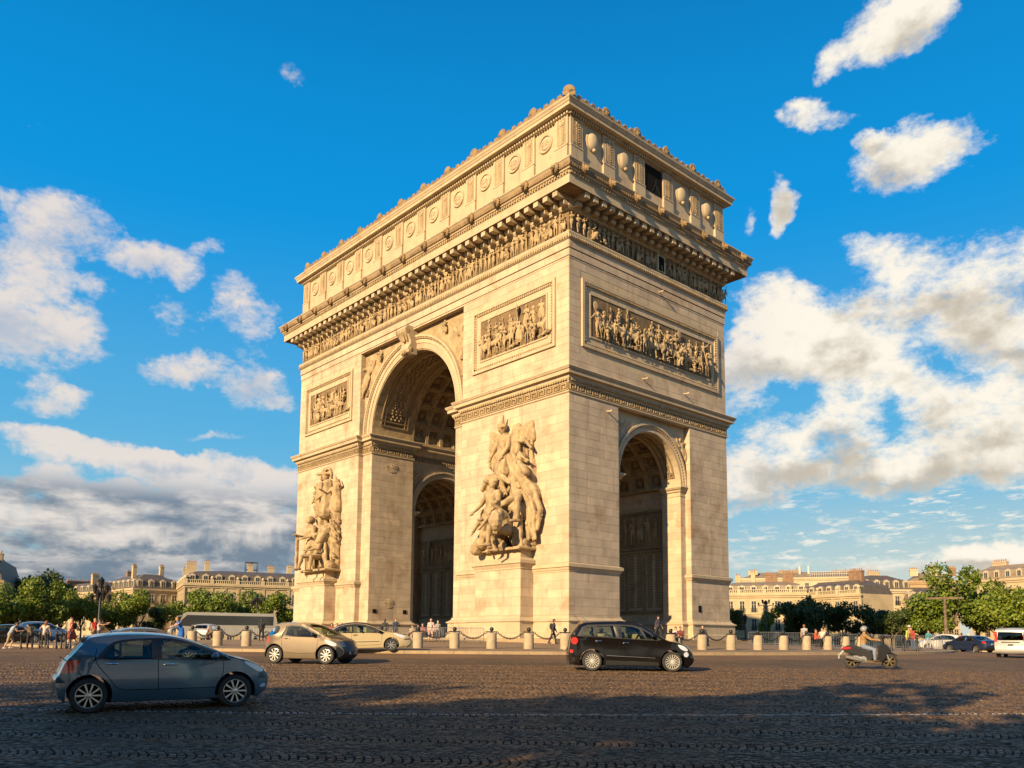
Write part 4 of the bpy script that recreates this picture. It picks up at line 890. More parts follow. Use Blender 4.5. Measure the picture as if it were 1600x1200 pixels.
# pedestals and the sculptural groups
for sx, gr in ((1, RES), (-1, PAX)):
    cx = 15.62*sx; g = MB().box(cx-2.82, cx+2.82, -D2-1.42, -D2-.005, 2.6, 7.0).build('pedestal', M['ashlar'], ARC)
    pr = [(0, 7.9), (.16, 7.75), (.30, 7.66), (.30, 7.42), (.2, 7.36), (.12, 7.2), (.06, 7.1), (.06, 6.98), (0, 6.95)][::-1]
    pth = [(cx-2.82, -D2), (cx-2.82, -D2-1.42), (cx+2.82, -D2-1.42), (cx+2.82, -D2)]
    MB().sweep(pth, pr).build('pedestal_moulding', S, g)
    MB().sweep(pth, BASE).build('base_moulding', S, g)
    MB().prism([(cx-2.82, 0), (cx+2.82, 0), (cx+2.82, 1.42), (cx-2.82, 1.42)], 7.0, 7.9, lambda u, v, w: (u, -D2-.001-v, w)).prism([(cx-2.72, 0), (cx+2.72, 0), (cx+2.72, 1.32), (cx-2.72, 1.32)], 7.9, 8.5, lambda u, v, w: (u, -D2-.001-v, w)).build('pedestal_step', S, g)
    pc = MB()
    for a, b, fn in ((cx-2.82, cx+2.82, FN['-y'](-D2-1.42)), (-D2-1.42, -D2, FN['+x'](cx+2.82))): courses(a, b, 3.28, 6.9, fn, sink=pc)
    pc.build('stone_courses', M['ashlar'], g)['kind'] = 'stuff'
    sg = put('sculpture_group', None, ARC, (16.15 if sx > 0 else -14.35, -D2-.75, 8.6)); sg.scale = (1.03, 1.35, 1.04)
    for me in gr: put('carved_figure', me, sg)
# inner passage walls: relief and name tablets
for sx in (1, -1):
    fn = FN['-y'](5.0); c = 14.85*sx
    f = MB(); f.box(c-4.3, c+4.3, 4.9, 5.02, 10.2, 13.3); o = f.build('inner_relief', M['inner_dark'], ARC)
    q = random.Random(9)
    for i in range(9): g = put('relief_figure', FIG[q.randrange(8)], o, (c-3.6+i*.9, 4.86, 10.45), q.uniform(-.6, .6)); g.scale = (1.45, .6, 1.45)
    fr = MB()
    for a in (c-4.4, c-2.2, c, c+2.2, c+4.4): fr.box(a-.12, a+.12, 4.84, 5.01, 4.1, 9.6)
    for z in (4.0, 9.7, 10.05, 13.45): fr.box(c-4.7, c+4.7, 4.8, 5.01, z-.12, z+.12)
    fr.build('tablet_frame', M['inner_dark'], ARC)
    tx = MB()
    for k in range(4):
        for ii in range(2):
            x0 = c-4.4+2.2*k+.25+ii*.9
            for j in range(34):
                L = q.uniform(.45, .75); tx.box(x0+(.78-L)/2, x0+(.78+L)/2, 4.955, 5.0, 4.4+j*.15, 4.46+j*.15)
    o = tx.build('carved_names', M['relief_ground'], ARC); o['kind'] = 'stuff'
    MB().box(c+2.6 if sx < 0 else c-4.6, c+4.0 if sx < 0 else c-3.2, 4.93, 5.0, 1.3, 3.9).build('door', M['dark'], ARC)
# carved names on the jamb of the far pier
tx = MB(); q = random.Random(4)
for ii in range(3):
    for j in range(70):
        z = 5.6+j*.19
        if j in (22, 23, 24, 46, 47): continue
        L = q.uniform(.55, .85); y = -8.9+ii*1.15; tx.box(-7.21, -7.172, y-L/2, y+L/2, z, z+.045)
for k in range(16): a = k*math.pi/8; tx.tube([(-7.16, -7.75, 19.6), (-7.15, -7.75+.75*math.cos(a), 19.6+.5*math.sin(a))], .05, 4)
for k in range(16): a = k*math.pi/8; tx.tube([(-7.16, -7.75, 5.0), (-7.15, -7.75+.6*math.cos(a), 5.0+.5*math.sin(a))], .05, 4)
tx.build('carved_names', S, ARC)['kind'] = 'stuff'
# ventilation grilles, spigots, paved platform
for a in ((-7.16, -9.5, 4.15), (-7.16, -5.7, 4.15), (-7.16, -9.5, 9.99)):
    if a[2] < 5: MB().box(a[0], a[0]+.03, a[1]-.22, a[1]+.22, a[2]-.2, a[2]+.2).build('vent_grille', M['dark'], ARC)
MB().box(W2+.03, W2+.06, 5.9, 6.3, 3.9, 4.5).build('vent_grille', M['dark'], ARC)
for y, z in ((-3.3, 20.0-1.6), (-6.6, 19.9)): pass
for y, z in ((-6.4, 20.1), (-1.7, 23.9), (4.2, 23.8), (.6, 32.4)):
    MB().tube([(W2, y, z), (W2+.45, y, z-.06)], .06, 6).ball((W2+.5, y, z-.06), .11, 7, 5).build('floodlight', S, ARC, smooth=40)
MB().sweep([(-W2-.9, -D2-2.4), (W2+.9, -D2-2.4), (W2+.9, D2+2.4), (-W2-.9, D2+2.4)], [(0, .6), (0, 1.42), (-.12, 1.44), (-12.5, 1.46)], True).build('platform_step', M['kerb'], ARC)
# ================================================================== setting: the domed square, its kerb, paving and stones
def rz_(r): return .02*(72-min(r, 130))
def gz(x, y, up=0.):
    r = math.hypot(x, y); return rz_(r)+(.15 if r < 43.2 else 0.)+up
def disc_mesh(mb, rs_, zs, n=128):
    vs = []
    for r, z in zip(rs_, zs):
        for k in range(n): vs.append((r*math.cos(2*math.pi*k/n), r*math.sin(2*math.pi*k/n), z))
    return mb.add(vs, [(i*n+k, (i+1)*n+k, (i+1)*n+(k+1) % n, i*n+(k+1) % n) for i in range(len(rs_)-1) for k in range(n)])
def road_mat():
    mt = bpy.data.materials.new('paved road'); mt.use_nodes = True; t = NT(mt.node_tree); b = mt.node_tree.nodes['Principled BSDF']
    P = t.n('ShaderNodeNewGeometry').outputs['Position']
    vo = t.n('ShaderNodeTexVoronoi', feature='DISTANCE_TO_EDGE'); t.put(vo.inputs['Vector'], P); vo.inputs['Scale'].default_value = 8.3
    vc = t.n('ShaderNodeTexVoronoi'); t.put(vc.inputs['Vector'], P); vc.inputs['Scale'].default_value = 8.3
    r = t.v('LENGTH', t.v('MULTIPLY', P, (1, 1, 0)))
    setts = t.ramp(r, 48.2, 48.5)
    big = t.noise(P, .22, 5, .6)
    c = t.mix(t.ramp(vc.outputs['Color'], 0, 1), (.105, .068, .037), (.185, .125, .07)); c = t.mix(t.ramp(vo.outputs[0], .0, .09), (.022, .018, .014), c)
    c = t.mix(setts, t.mix(t.noise(P, 30, 3), (.13, .078, .04), (.18, .112, .06)), c)
    c = t.mix(1., c, t.mix(t.ramp(big, .35, .65), (.82, .80, .80), (1.12, 1.06, .98)), 'MULTIPLY')
    t.put(b.inputs['Base Color'], c); b.inputs['Roughness'].default_value = .8; b.inputs['Specular IOR Level'].default_value = .2
    bp = t.n('ShaderNodeBump'); bp.inputs['Strength'].default_value = .7; bp.inputs['Distance'].default_value = .02
    t.put(bp.inputs['Height'], t.m('ADD', t.m('MULTIPLY', t.m('MULTIPLY', t.ramp(vo.outputs[0], 0, .2), setts), 1.), t.m('MULTIPLY', t.noise(P, 45, 4), .35))); t.put(b.inputs['Normal'], bp.outputs[0])
    return mt
M['road'] = road_mat()
M['pave'] = mat('island paving', (.205, .135, .07), .8, var=.14, nscale=.6, bump=.3, bscale=30, dirt=((.18, .13, .09), .8, .5))
M['sett'] = mat('granite sett', (.118, .076, .042), .55, spec=.35, island=.55, var=.12, nscale=25, bump=.5, bscale=60, dirt=((.07, .055, .042), .6, .6))
M['sett_white'] = mat('pale marking sett', (.30, .27, .23), .5, island=.2, var=.2, nscale=20, dirt=((.25, .2, .17), 6., .6))
road = disc_mesh(MB(), [43.2]+list(np.linspace(45, 130, 18)), [rz_(43.2)]+[rz_(r) for r in np.linspace(45, 130, 18)], 160).build('road', M['road'], smooth=60); tag(road, kind='structure')
g_ = disc_mesh(MB(), [129.5, 400, 3500], [-1.17, -1.2, -1.2], 96).build('ground', mat('far ground', (.14, .12, .09), .9, var=.2, nscale=.05)); tag(g_, kind='structure')
isl = disc_mesh(MB(), [.01, 10, 24, 30, 36, 43.06], [rz_(10)+.15, rz_(10)+.15]+[rz_(r)+.15 for r in (24, 30, 36, 43.06)], 160).build('pavement', M['pave'], smooth=60); tag(isl, kind='structure')
kb = disc_mesh(MB(), [42.9, 43.06, 43.06, 43.3, 43.3], [rz_(43.2)+.0, rz_(43.2)+.10, rz_(43.2)+.12, rz_(43.2)+.12, rz_(43.2)-.02], 200).build('kerb', M['kerb']); tag(kb, kind='structure')
NK = 206; ks_ = MB(); a_ = math.pi/NK-.0002; vs = []
for r, z in ((42.98, .0), (42.98, .165), (43.36, .165), (43.39, .15), (43.40, -.04)):
    for a in (-a_, 0, a_): vs.append((r*math.cos(a), r*math.sin(a), z+rz_(43.2)))
ks_.add(vs, [(i*3+j, i*3+j+1, i*3+j+4, i*3+j+3) for i in range(4) for j in range(2)]+[(0, 3, 6, 9, 12), (2, 14, 11, 8, 5)])
KS = ks_.mesh('kerb_stone', M['kerb'])
for i in range(NK):
    a = 360*i/NK-40
    if abs(a+40) < 92 or a > 228: put('kerb_stone', KS, kb, (0, 0, 0), R(a))
# setts laid in bowed courses; the nearest as stones of their own
ur = Vector((_r.x, _r.y)); vr = Vector((-_r.y, _r.x)); O2 = Vector((CAM.x, CAM.y))
nr = np.random.RandomState(3)
B_, PU, NT_ = 1.66, .118, 14
v0 = np.arange(8.6, 33.5, B_); us = np.arange(-24, 24, PU)
bi, ki, ti = np.meshgrid(np.arange(len(v0)), np.arange(len(us)), np.arange(NT_), indexing='ij')
bi, ki, ti = bi.ravel(), ki.ravel(), ti.ravel()
t = (ti+.5)/NT_*B_-B_/2; off = (bi % 3)*.04
v = v0[bi]+t; u = us[ki]+off+nr.normal(0, .02, len(v0))[bi]+.012*np.sin(us[ki]*1.7+bi*2.)+.40*(1-(2*t/B_)**2)+nr.normal(0, .005, len(t)); v = v+nr.normal(0, .005, len(t))
keep = (np.abs(u) < v*.66+1.2); u, v, t = u[keep], v[keep], t[keep]
x = O2.x+ur.x*u+vr.x*v; y = O2.y+ur.y*u+vr.y*v; rr = np.hypot(x, y)
keep = rr > 48.4; u, v, t, x, y, rr = u[keep], v[keep], t[keep], x[keep], y[keep], rr[keep]
z = .02*(72-rr); n = len(u)
ang = np.arctan(.40*8*t/B_**2)           # the course leans along its bow
hu = (PU*.5-.006)*nr.uniform(.86, 1.04, n); hv = (B_/NT_*.5*1.1-.008)*nr.uniform(.88, 1.0, n); top = .016+nr.uniform(0, .013, n)
tl = nr.normal(0, .05, (n, 2))
V8 = np.zeros((n, 8, 3)); k = 0
for lvl, sh, zz in ((0, 1., -.015), (1, .74, None)):
    for su, sv in ((-1, -1), (1, -1), (1, 1), (-1, 1)):
        du, dv = su*hu*sh, sv*hv*sh
        cu = du*np.cos(ang)-dv*np.sin(ang)*1.; cv = du*np.sin(ang)+dv*np.cos(ang)
        cu = du-dv*np.tan(ang)*.9; cv = dv
        V8[:, k, 0] = x+ur.x*cu+vr.x*cv; V8[:, k, 1] = y+ur.y*cu+vr.y*cv; V8[:, k, 2] = z+(zz if zz is not None else top+tl[:, 0]*du+tl[:, 1]*dv); k += 1
FQ = np.array([(4, 5, 6, 7), (0, 1, 5, 4), (1, 2, 6, 5), (2, 3, 7, 6), (3, 0, 4, 7)])
white = np.abs(rr-71.85) < .062
px = 800+1286*u/v; vis = (np.abs(px-800) < 800) & (v > 9.9)
order = np.argsort(np.where(vis, v, 99)); single = np.zeros(n, bool); single[order[:300]] = True
rest = np.where(~single)[0]
me = bpy.data.meshes.new('sett'); nv = len(rest)*8
me.vertices.add(nv); me.vertices.foreach_set('co', V8[rest].reshape(-1))
nf = len(rest)*5; me.loops.add(nf*4); me.polygons.add(nf)
me.loops.foreach_set('vertex_index', (FQ[None]+(np.arange(len(rest))*8)[:, None, None]).reshape(-1))
me.polygons.foreach_set('loop_start', np.arange(nf)*4); me.materials.append(M['sett']); me.materials.append(M['sett_white'])
me.polygons.foreach_set('material_index', np.repeat(white[rest].astype(np.int32), 5)); me.update(calc_edges=True)
o = put('cobblestone', me, road); o['kind'] = 'stuff'
bed = MB(); nb = 24; vs_ = []
for i in range(nb+1):
    for j in range(nb+1):
        v_ = 8.2+(32.6-8.2)*i/nb; u_ = (-1+2*j/nb)*(v_*.66+.9); x_, y_ = O2.x+ur.x*u_+vr.x*v_, O2.y+ur.y*u_+vr.y*v_; vs_.append((x_, y_, .02*(72-math.hypot(x_, y_))+.004))
bed.add(vs_, [(i*(nb+1)+j, i*(nb+1)+j+1, (i+1)*(nb+1)+j+1, (i+1)*(nb+1)+j) for i in range(nb) for j in range(nb) if min(math.hypot(*vs_[q_][:2]) for q_ in (i*(nb+1)+j, (i+1)*(nb+1)+j+1)) > 49.5])
bed.build('sand_bed', mat('dark joint sand', (.022, .017, .013), .95, spec=.1), road)['kind'] = 'structure'
for i in np.where(single)[0]:
    c = V8[i].mean(0); me = bpy.data.meshes.new('sett'); me.from_pydata([tuple(p-c) for p in V8[i]], [], [tuple(f) for f in FQ]); me.materials.append(M['sett'])
    put('cobblestone', me, road, tuple(c))
# bollards of stone with iron balls, chains hung between them
bl = MB(); bl.lathe([(.30, -.05), (.30, .84), (.285, .90), (.22, .93), (0, .935)], 20)
BO = bl.mesh('post', M['bollard'], smooth=40)
bb = MB().lathe([(.09, .93), (.09, .97), (.05, .99), (.05, 1.02), (.1, 1.05), (.125, 1.12), (.11, 1.2), (.06, 1.245), (0, 1.255)], 12); bb.tube([(0, -.32, .98), (0, .32, .98)], .035, 6)
BB = bb.mesh('ball', M['iron'], smooth=50)
BANG = [-69.5, -66.23, -62.89, -59.6, -56.3, -53.0, -49.65, -46.34, -43.15, -39.93, -36.69, -33.47, -30.2, -26.85, -23.5, -20.19, -16.94, -13.64, -10.17, -6.65, -2.95, .7, 4.3]
ROWR = 38.7
def bpos(a): return Vector((ROWR*math.cos(R(a)), ROWR*math.sin(R(a)), gz(ROWR, 0)))
def link_mesh():
    mb = MB(); n = 8
    pts = [Vector((.085*math.cos(2*math.pi*k/n), .05*math.sin(2*math.pi*k/n), 0)) for k in range(n)]
    vs = []
    for p in pts:
        d = p.normalized()
        for k in range(4):
            a = math.pi/2*k; vs.append(p+d*.017*math.cos(a)+Vector((0, 0, .017*math.sin(a))))
    mb.add(vs, [(i*4+j, ((i+1) % n)*4+j, ((i+1) % n)*4+(j+1) % 4, i*4+(j+1) % 4) for i in range(n) for j in range(4)]); return mb
LK = link_mesh()
for i, a in enumerate(BANG):
    p = bpos(a)
    t_ = thing('bollard', f'{ORD[i]} stone bollard with iron ball from the left end of the chained row', 'bollard', p, R(a), 'stone bollards along the kerb')
    put('post', BO, t_); put('iron_ball', BB, t_)
    if i:
        A, C = bpos(BANG[i-1])+V(0, 0, .97), p+V(0, 0, .97); d = C-A; mb = MB(); nl = 17
        e = d.normalized()*.3; A = A+e; C = C-e; d = C-A
        for k in range(nl):
            s0, s1 = k/nl, (k+1)/nl; q0 = A+d*s0-V(0, 0, 1.5*s0*(1-s0)); q1 = A+d*s1-V(0, 0, 1.5*s1*(1-s1))
            ax = (q1-q0).normalized(); sd = ax.cross(V(0, 0, 1)).normalized(); upv = sd.cross(ax)
            mm = (Matrix((ax, sd, upv)) if k % 2 else Matrix((ax, upv, -sd))).transposed().to_4x4(); mm.translation = (q0+q1)/2
            mb.join(LK, mm)
        c = mb.build('chain', M['iron'], smooth=60)
        tag(c, f'black iron chain sagging between the {ORD[i-1]} and {ORD[i]} stone bollard', 'chain', 'chains between the bollards')
# ================================================================== vehicles
def catmull(pts, k=5, closed=False):
    n = len(pts); out = []
    for i in range(n if closed else n-1):
        p0, p1, p2, p3 = (pts[(i-1) % n] if closed or i else pts[0]), pts[i], pts[(i+1) % n], (pts[(i+2) % n] if closed or i+2 < n else pts[-1])
        for j in range(k):
            t = j/k
            out.append(tuple(.5*(2*p1[a]+(p2[a]-p0[a])*t+(2*p0[a]-5*p1[a]+4*p2[a]-p3[a])*t*t+(3*p1[a]-p0[a]-3*p2[a]+p3[a])*t**3) for a in (0, 1)))
    if not closed: out.append(tuple(pts[-1][:2]))
    return out
def inside(p, poly):
    x, y = p; c = False; n = len(poly); j = n-1
    for i in range(n):
        xi, yi = poly[i]; xj, yj = poly[j]
        if (yi > y) != (yj > y) and x < (xj-xi)*(y-yi)/(yj-yi)+xi: c = not c
        j = i
    return c
def ribbon(pts, w):
    L, Rr = [], []
    for i, p in enumerate(pts):
        a = Vector(pts[max(0, i-1)]); b = Vector(pts[min(len(pts)-1, i+1)]); d = (b-a).normalized(); nn = Vector((-d.y, d.x))*w
        L.append((p[0]+nn.x, p[1]+nn.y)); Rr.append((p[0]-nn.x, p[1]-nn.y))
    return L+Rr[::-1]
def circle(cx, cz, r, n=20, a0=0, a1=2*math.pi): return [(cx+r*math.cos(a0+(a1-a0)*i/n), cz+r*math.sin(a0+(a1-a0)*i/n)) for i in range(n)]
def wheel(parent, loc, r, wd, spokes, rim_mat, side, rr=.66, sw=.34):
    t = MB(); h = wd/2
    t.lathe([(r*rr, -h), (r*.92, -h), (r*.99, -h*.7), (r, -h*.3), (r, h*.3), (r*.99, h*.7), (r*.92, h), (r*rr, h)], 32, axis='y', cap=False); w = t.build('wheel', M['rubber'], parent, smooth=40); w.location = loc
    b = MB(); o = h*.80*side; q = lambda u, v, z: (u, v*1., z)
    R_ = r*rr
    b.lathe([(R_*1.02, o*1.16), (R_*1.02, o*.9), (R_*.93, o*.95), (R_*.93, -o)], 32, axis='y', cap=False)
    b.lathe([(R_*.2, o*.9), (R_*.2, o*1.08), (R_*.1, o*1.14), (0, o*1.14)], 14, axis='y')
    for k in range(spokes):
        a = 2*math.pi*k/spokes; da = math.pi/spokes*sw*2
        vs = []
        for yy in (o*.8, o*1.08):
            for rad, dd in ((R_*.14, da*1.6), (R_*.95, da*.9)):
                for s in (-1, 1): vs.append((rad*math.cos(a+s*dd/2*(1 if rad > R_*.5 else 2.2)), yy-(.12*o if rad < R_*.5 else 0)*0, rad*math.sin(a+s*dd/2*(1 if rad > R_*.5 else 2.2))))
        b.add(vs, [(0, 1, 3, 2), (4, 6, 7, 5), (0, 2, 6, 4), (1, 5, 7, 3), (0, 4, 5, 1), (2, 3, 7, 6)])
    b.build('rim', rim_mat, w, smooth=35)
    d = MB(); d.lathe([(R_, -o*.2), (0, -o*.2)], 24, axis='y'); d.build('brake_disc', M['dark'], w)
    return w
def car(sp, label, loc, rz, scale=1., paint=None, cat='car', name='car', driver=None):
    L, W, H, zb = sp['L'], sp['W'], sp['H'], sp['belt']; root = thing(name, label, cat, loc, rz); root.scale = (scale,)*3
    tum = sp.get('tumble', .22)
    def w(x, z):
        a = W/2
        if z > zb: a *= 1-tum*((z-zb)/(H-zb))**1.15
        elif z < .45: a *= 1-.05*((.45-z)/.3)**2
        else: a *= 1-.025*((z-.45)/(zb-.45))**2
        cf, cr = sp.get('cf', .75), sp.get('cr', .5)
        if x > L-cf: a *= 1-sp.get('kf', .26)*((x-L+cf)/cf)**2.2
        if x < cr: a *= 1-sp.get('kr', .16)*((cr-x)/cr)**2.4
        return a
    # upper outline with material zones
    zones = []; pts = []
    K = 4
    ch = sp['chain']; xy = [(p[0], p[1]) for p in ch]; sm = catmull(xy, K); zt = [ch[i//K][2] for i in range(len(sm)-1)]
    cl = sp.get('clear', .2); wr, wf, ra = sp['wheels'][0], sp['wheels'][1], sp['arch']; rz0 = sp['rad']
    def arc(cx):
        s0 = math.asin(max(-.9, (cl-rz0)/ra)); return [(cx+ra*math.cos(t), rz0+ra*math.sin(t)) for t in np.linspace(s0, math.pi-s0, 15)]
    bottom = [(sm[-1][0], cl)] if sm[-1][1] > cl+.02 else []
    outline = sm+bottom+arc(wf)+arc(wr)+([(sm[0][0], cl)] if sm[0][1] > cl+.02 else [])
    clean = []
    for p in outline:
        if not clean or (Vector(p)-Vector(clean[-1])).length > 1e-3: clean.append(p)
    outline = clean
    regions = [('seam', ribbon(catmull(s_, 5), .006)) for s_ in sp.get('seams', [])]
    for nm, mt, poly in sp['patches']: regions.append(((nm, mt), poly))
    vs = [Vector(p) for p in outline]; fl = [list(range(len(outline)))]; ed = [(i, (i+1) % len(outline)) for i in range(len(outline))]
    for _, poly in regions:
        o = len(vs); vs += [Vector(p) for p in poly]; ed += [(o+i, o+(i+1) % len(poly)) for i in range(len(poly))]
    g = sp.get('grid', .11)
    for x in np.arange(.05, L, g):
        for z in np.arange(cl+.03, H, g):
            if inside((x, z), outline): vs.append(Vector((x, z)))
    rv, re, rf_, *_ = delaunay_2d_cdt(vs, ed, [], 0, 1e-4)
    groups = {}
    doors = sp.get('doors', [])
    for f in rf_:
        c = sum((rv[i] for i in f), Vector((0, 0)))/len(f)
        if not inside(c, outline): continue
        key = ('body', 'paint')
        for di, dpoly in enumerate(doors):
            if inside(c, dpoly): key = ('door%d' % di, 'paint')
        for k, poly in regions:
            if inside(c, poly): key = ('body', 'seam') if k == 'seam' else k
        if key[0] == 'body' and key[1] == 'paint' and sp.get('sill') and c.y < sp['sill'](c.x): key = ('sill', 'black')
        groups.setdefault(key, []).append(f)
    mats = {'paint': paint, 'seam': M['dark'], 'black': M['black'], 'glass': M['glass'], 'dglass': M['dglass'], 'lens': M['lens'], 'red': M['red'], 'chrome': M['chrome'], 'cream': M.get('cream'), 'lower': M['black']}
    body = MB(); bmats = [paint, M['dark'], M['black']]; handles = []
    def add_side(mb, faces, s, mi, dn=0.):
        used = {}; vv = []; ff = []
        for f in faces:
            q = []
            for i in f:
                if i not in used: used[i] = len(vv); x, z = rv[i]; vv.append((x, s*(w(x, z)-dn), z))
                q.append(used[i])
            ff.append(tuple(q) if s > 0 else tuple(q[::-1]))
        mb.add(vv, ff, mi)
    for s in (1, -1):
        dparts = {}
        for (nm, mt), faces in groups.items():
            if nm == 'body': add_side(body, faces, s, 1 if mt == 'seam' else 0, .004 if mt == 'seam' else 0)
            elif nm.startswith('door'):
                mb = MB(); add_side(mb, faces, s, 0); dparts[nm] = mb.build('door', paint, root, smooth=50)
            else:
                mb = MB(); add_side(mb, faces, s, 0, .004 if 'window' in nm else 0.); mb.build(nm, mats[mt], root, smooth=50)
        for di, hx, hz in sp.get('handles', []):
            y = s*(w(hx, hz)+.02); mb = MB().cap((hx-.085, y, hz), (hx+.085, y, hz+.004), .017, .017, 6); mb.build('handle', sp.get('handle_mat', paint), dparts.get('door%d' % di, root), smooth=60)
    # across the car
    NC = 10; zone_f = {}
    bul = sp.get('bulge', {}); nsm = len(sm)
    grid = []
    for i, (x, z) in enumerate(sm):
        a = Vector(sm[max(0, i-1)]); b = Vector(sm[min(nsm-1, i+1)]); d = (b-a).normalized(); nn = Vector((-d.y, d.x))
        tg = zt[min(i, nsm-2)]; bu = bul.get(tg, .05 if tg in ('roof', 'wind', 'hood') else .09)
        row = []
        for j in range(NC+1):
            s = -1+2*j/NC; k = bu*(1-s*s); row.append((x+nn.x*k, w(x, z)*s, z+nn.y*k))
        grid.append(row)
    cross = {'paint': MB(), 'wind': MB(), 'rear': MB(), 'black': MB(), 'grille': MB()}
    def quad(kind, i, j):
        vs_ = [grid[i][j], grid[i][j+1], grid[i+1][j+1], grid[i+1][j]]; 
        if kind == 'paint': body.add(vs_, [(0, 1, 2, 3)], 0)
        elif kind == 'black': body.add(vs_, [(0, 1, 2, 3)], 2)
        else: cross[kind].add(vs_, [(0, 1, 2, 3)])
    for i in range(nsm-1):
        for j in range(NC):
            tg = zt[i]; edge = j in (0, NC-1)
            if tg == 'wind': quad('black' if edge and sp.get('black_pillar') else ('paint' if edge else 'wind'), i, j)
            elif tg == 'rear': quad('paint' if edge else 'rear', i, j)
            elif tg == 'blackroof' or tg == 'low': quad('black', i, j)
            elif tg == 'grille': quad('black' if 2 <= j <= NC-3 else 'paint', i, j)
            else: quad('paint', i, j)
    body.build('body', bmats, root, smooth=48, merge=1e-3)
    if cross['wind'].f: cross['wind'].build('windscreen', M['glass'], root, smooth=60, merge=1e-3)
    if cross['rear'].f: cross['rear'].build('rear_window', M['dglass'], root, smooth=60, merge=1e-3)
    # underside, arches, cabin
    fl_ = MB().box(.3, L-.35, -W*.42, W*.42, cl-.02, cl+.14)
    for cx in (wr, wf):
        for s in (1, -1):
            y0, y1 = sorted((s*(W/2-.06), s*(W/2-.36)))
            n = 14; vv = []
            for i in range(n+1):
                t = math.pi*1.15*i/n-.08*math.pi
                for y in (y0, y1): vv.append((cx+(ra+.01)*math.cos(t), y, rz0+(ra+.01)*math.sin(t)))
            fl_.add(vv, [(2*i, 2*i+1, 2*i+3, 2*i+2) for i in range(n)])
    fl_.build('underbody', M['dark'], root)
    for cx in (wr, wf):
        for s in (1, -1): wheel(root, (cx, s*(W/2-.125), rz0), rz0, .19, sp.get('spokes', 9), sp.get('rim', M['alloy']), s, sp.get('rr', .68), sp.get('sw', .34))
    if sp.get('cabin', True):
        xs = sp.get('seats', (L*.44, L*.24)); z0 = cl+.3
        for k, x in enumerate(xs):
            for s in (1, -1):
                se = MB(); se.cbox((x+.22, s*W*.21, z0), (.5, W*.27, .18)); se.add(*prism_seat(x, s*W*.21, z0, W*.26)); se.cap((x-.16, s*W*.21-.08, z0+.78), (x-.16, s*W*.21+.08, z0+.78), .075, .075); se.build('seat', M['interior'], root, smooth=40)
        d = MB(); d.prism([(L*.60, cl+.1), (L*.60, zb-.06), (L*.66, zb-.02), (L*.76, zb-.12), (L*.8, cl+.1)], -W*.4, W*.4, lambda u, v, q: (u, q, v)); d.build('dashboard', M['interior'], root)
        sw = MB(); c = Vector((L*.575, W*.2, zb-.02)); n = 16; ax = Vector((-.85, 0, .5)).normalized(); e1 = Vector((0, 1, 0)); e2 = ax.cross(e1)
        sw.tube([c+(e1*math.cos(2*math.pi*i/n)+e2*math.sin(2*math.pi*i/n))*.18 for i in range(n+1)], .016, 6); sw.tube([c-e1*.17, c+e1*.17], .014, 5); sw.build('steering_wheel', M['black'], root, smooth=60)
    mx, mz = sp.get('mirror', (L*.68, zb+.02))
    for s in (1, -1):
        mb = MB().ball((mx, s*(w(mx, mz)+.11), mz+.06), .1, 10, 7, (.75, 1.05, .72)); mb.box(mx-.03, mx+.03, *sorted((s*(w(mx, mz)-.02), s*(w(mx, mz)+.08))), mz, mz+.03); mb.build('mirror', sp.get('mirror_mat', paint), root, smooth=50)
    for nm, mt, vsfs in sp.get('extras', lambda w_, q: [])(w, root): vsfs.build(nm, mt, root, smooth=45)
    return root
def prism_seat(x, y, z, wd):
    mb = MB().prism([(x, z), (x-.16, z+.66), (x-.06, z+.7), (x+.13, z)], y-wd/2, y+wd/2, lambda u, v, q: (u, q, v)); return mb.v, mb.f
def plate(x, z, w_=.52, h=.11, rear=True, y=0.):
    mb = MB().box(x-.012, x+.012, y-w_/2, y+w_/2, z-h/2, z+h/2); return mb
def paint(name, c, metal=.35, rough=.32, coat=1.): return mat(name, c, rough, metal, coat=coat, var=.04, nscale=3)
M['blue_grey'] = paint('blue grey paint', (.045, .10, .145), .4)
M['beige'] = paint('beige metallic paint', (.195, .15, .098), .45)
M['creamp'] = paint('cream paint', (.42, .345, .20), 0., .35)
M['brownblack'] = paint('brown black paint', (.005, .0035, .003), 0., .12, .3)
M['silver'] = paint('silver paint', (.38, .37, .35), .3); M['whitep'] = paint('white car paint', (.46, .45, .43), 0.); M['navy'] = paint('navy paint', (.012, .022, .06), .3)
M['green'] = paint('pale green paint', (.10, .085, .065), .4); M['bluep'] = paint('blue paint', (.05, .12, .26), .4)
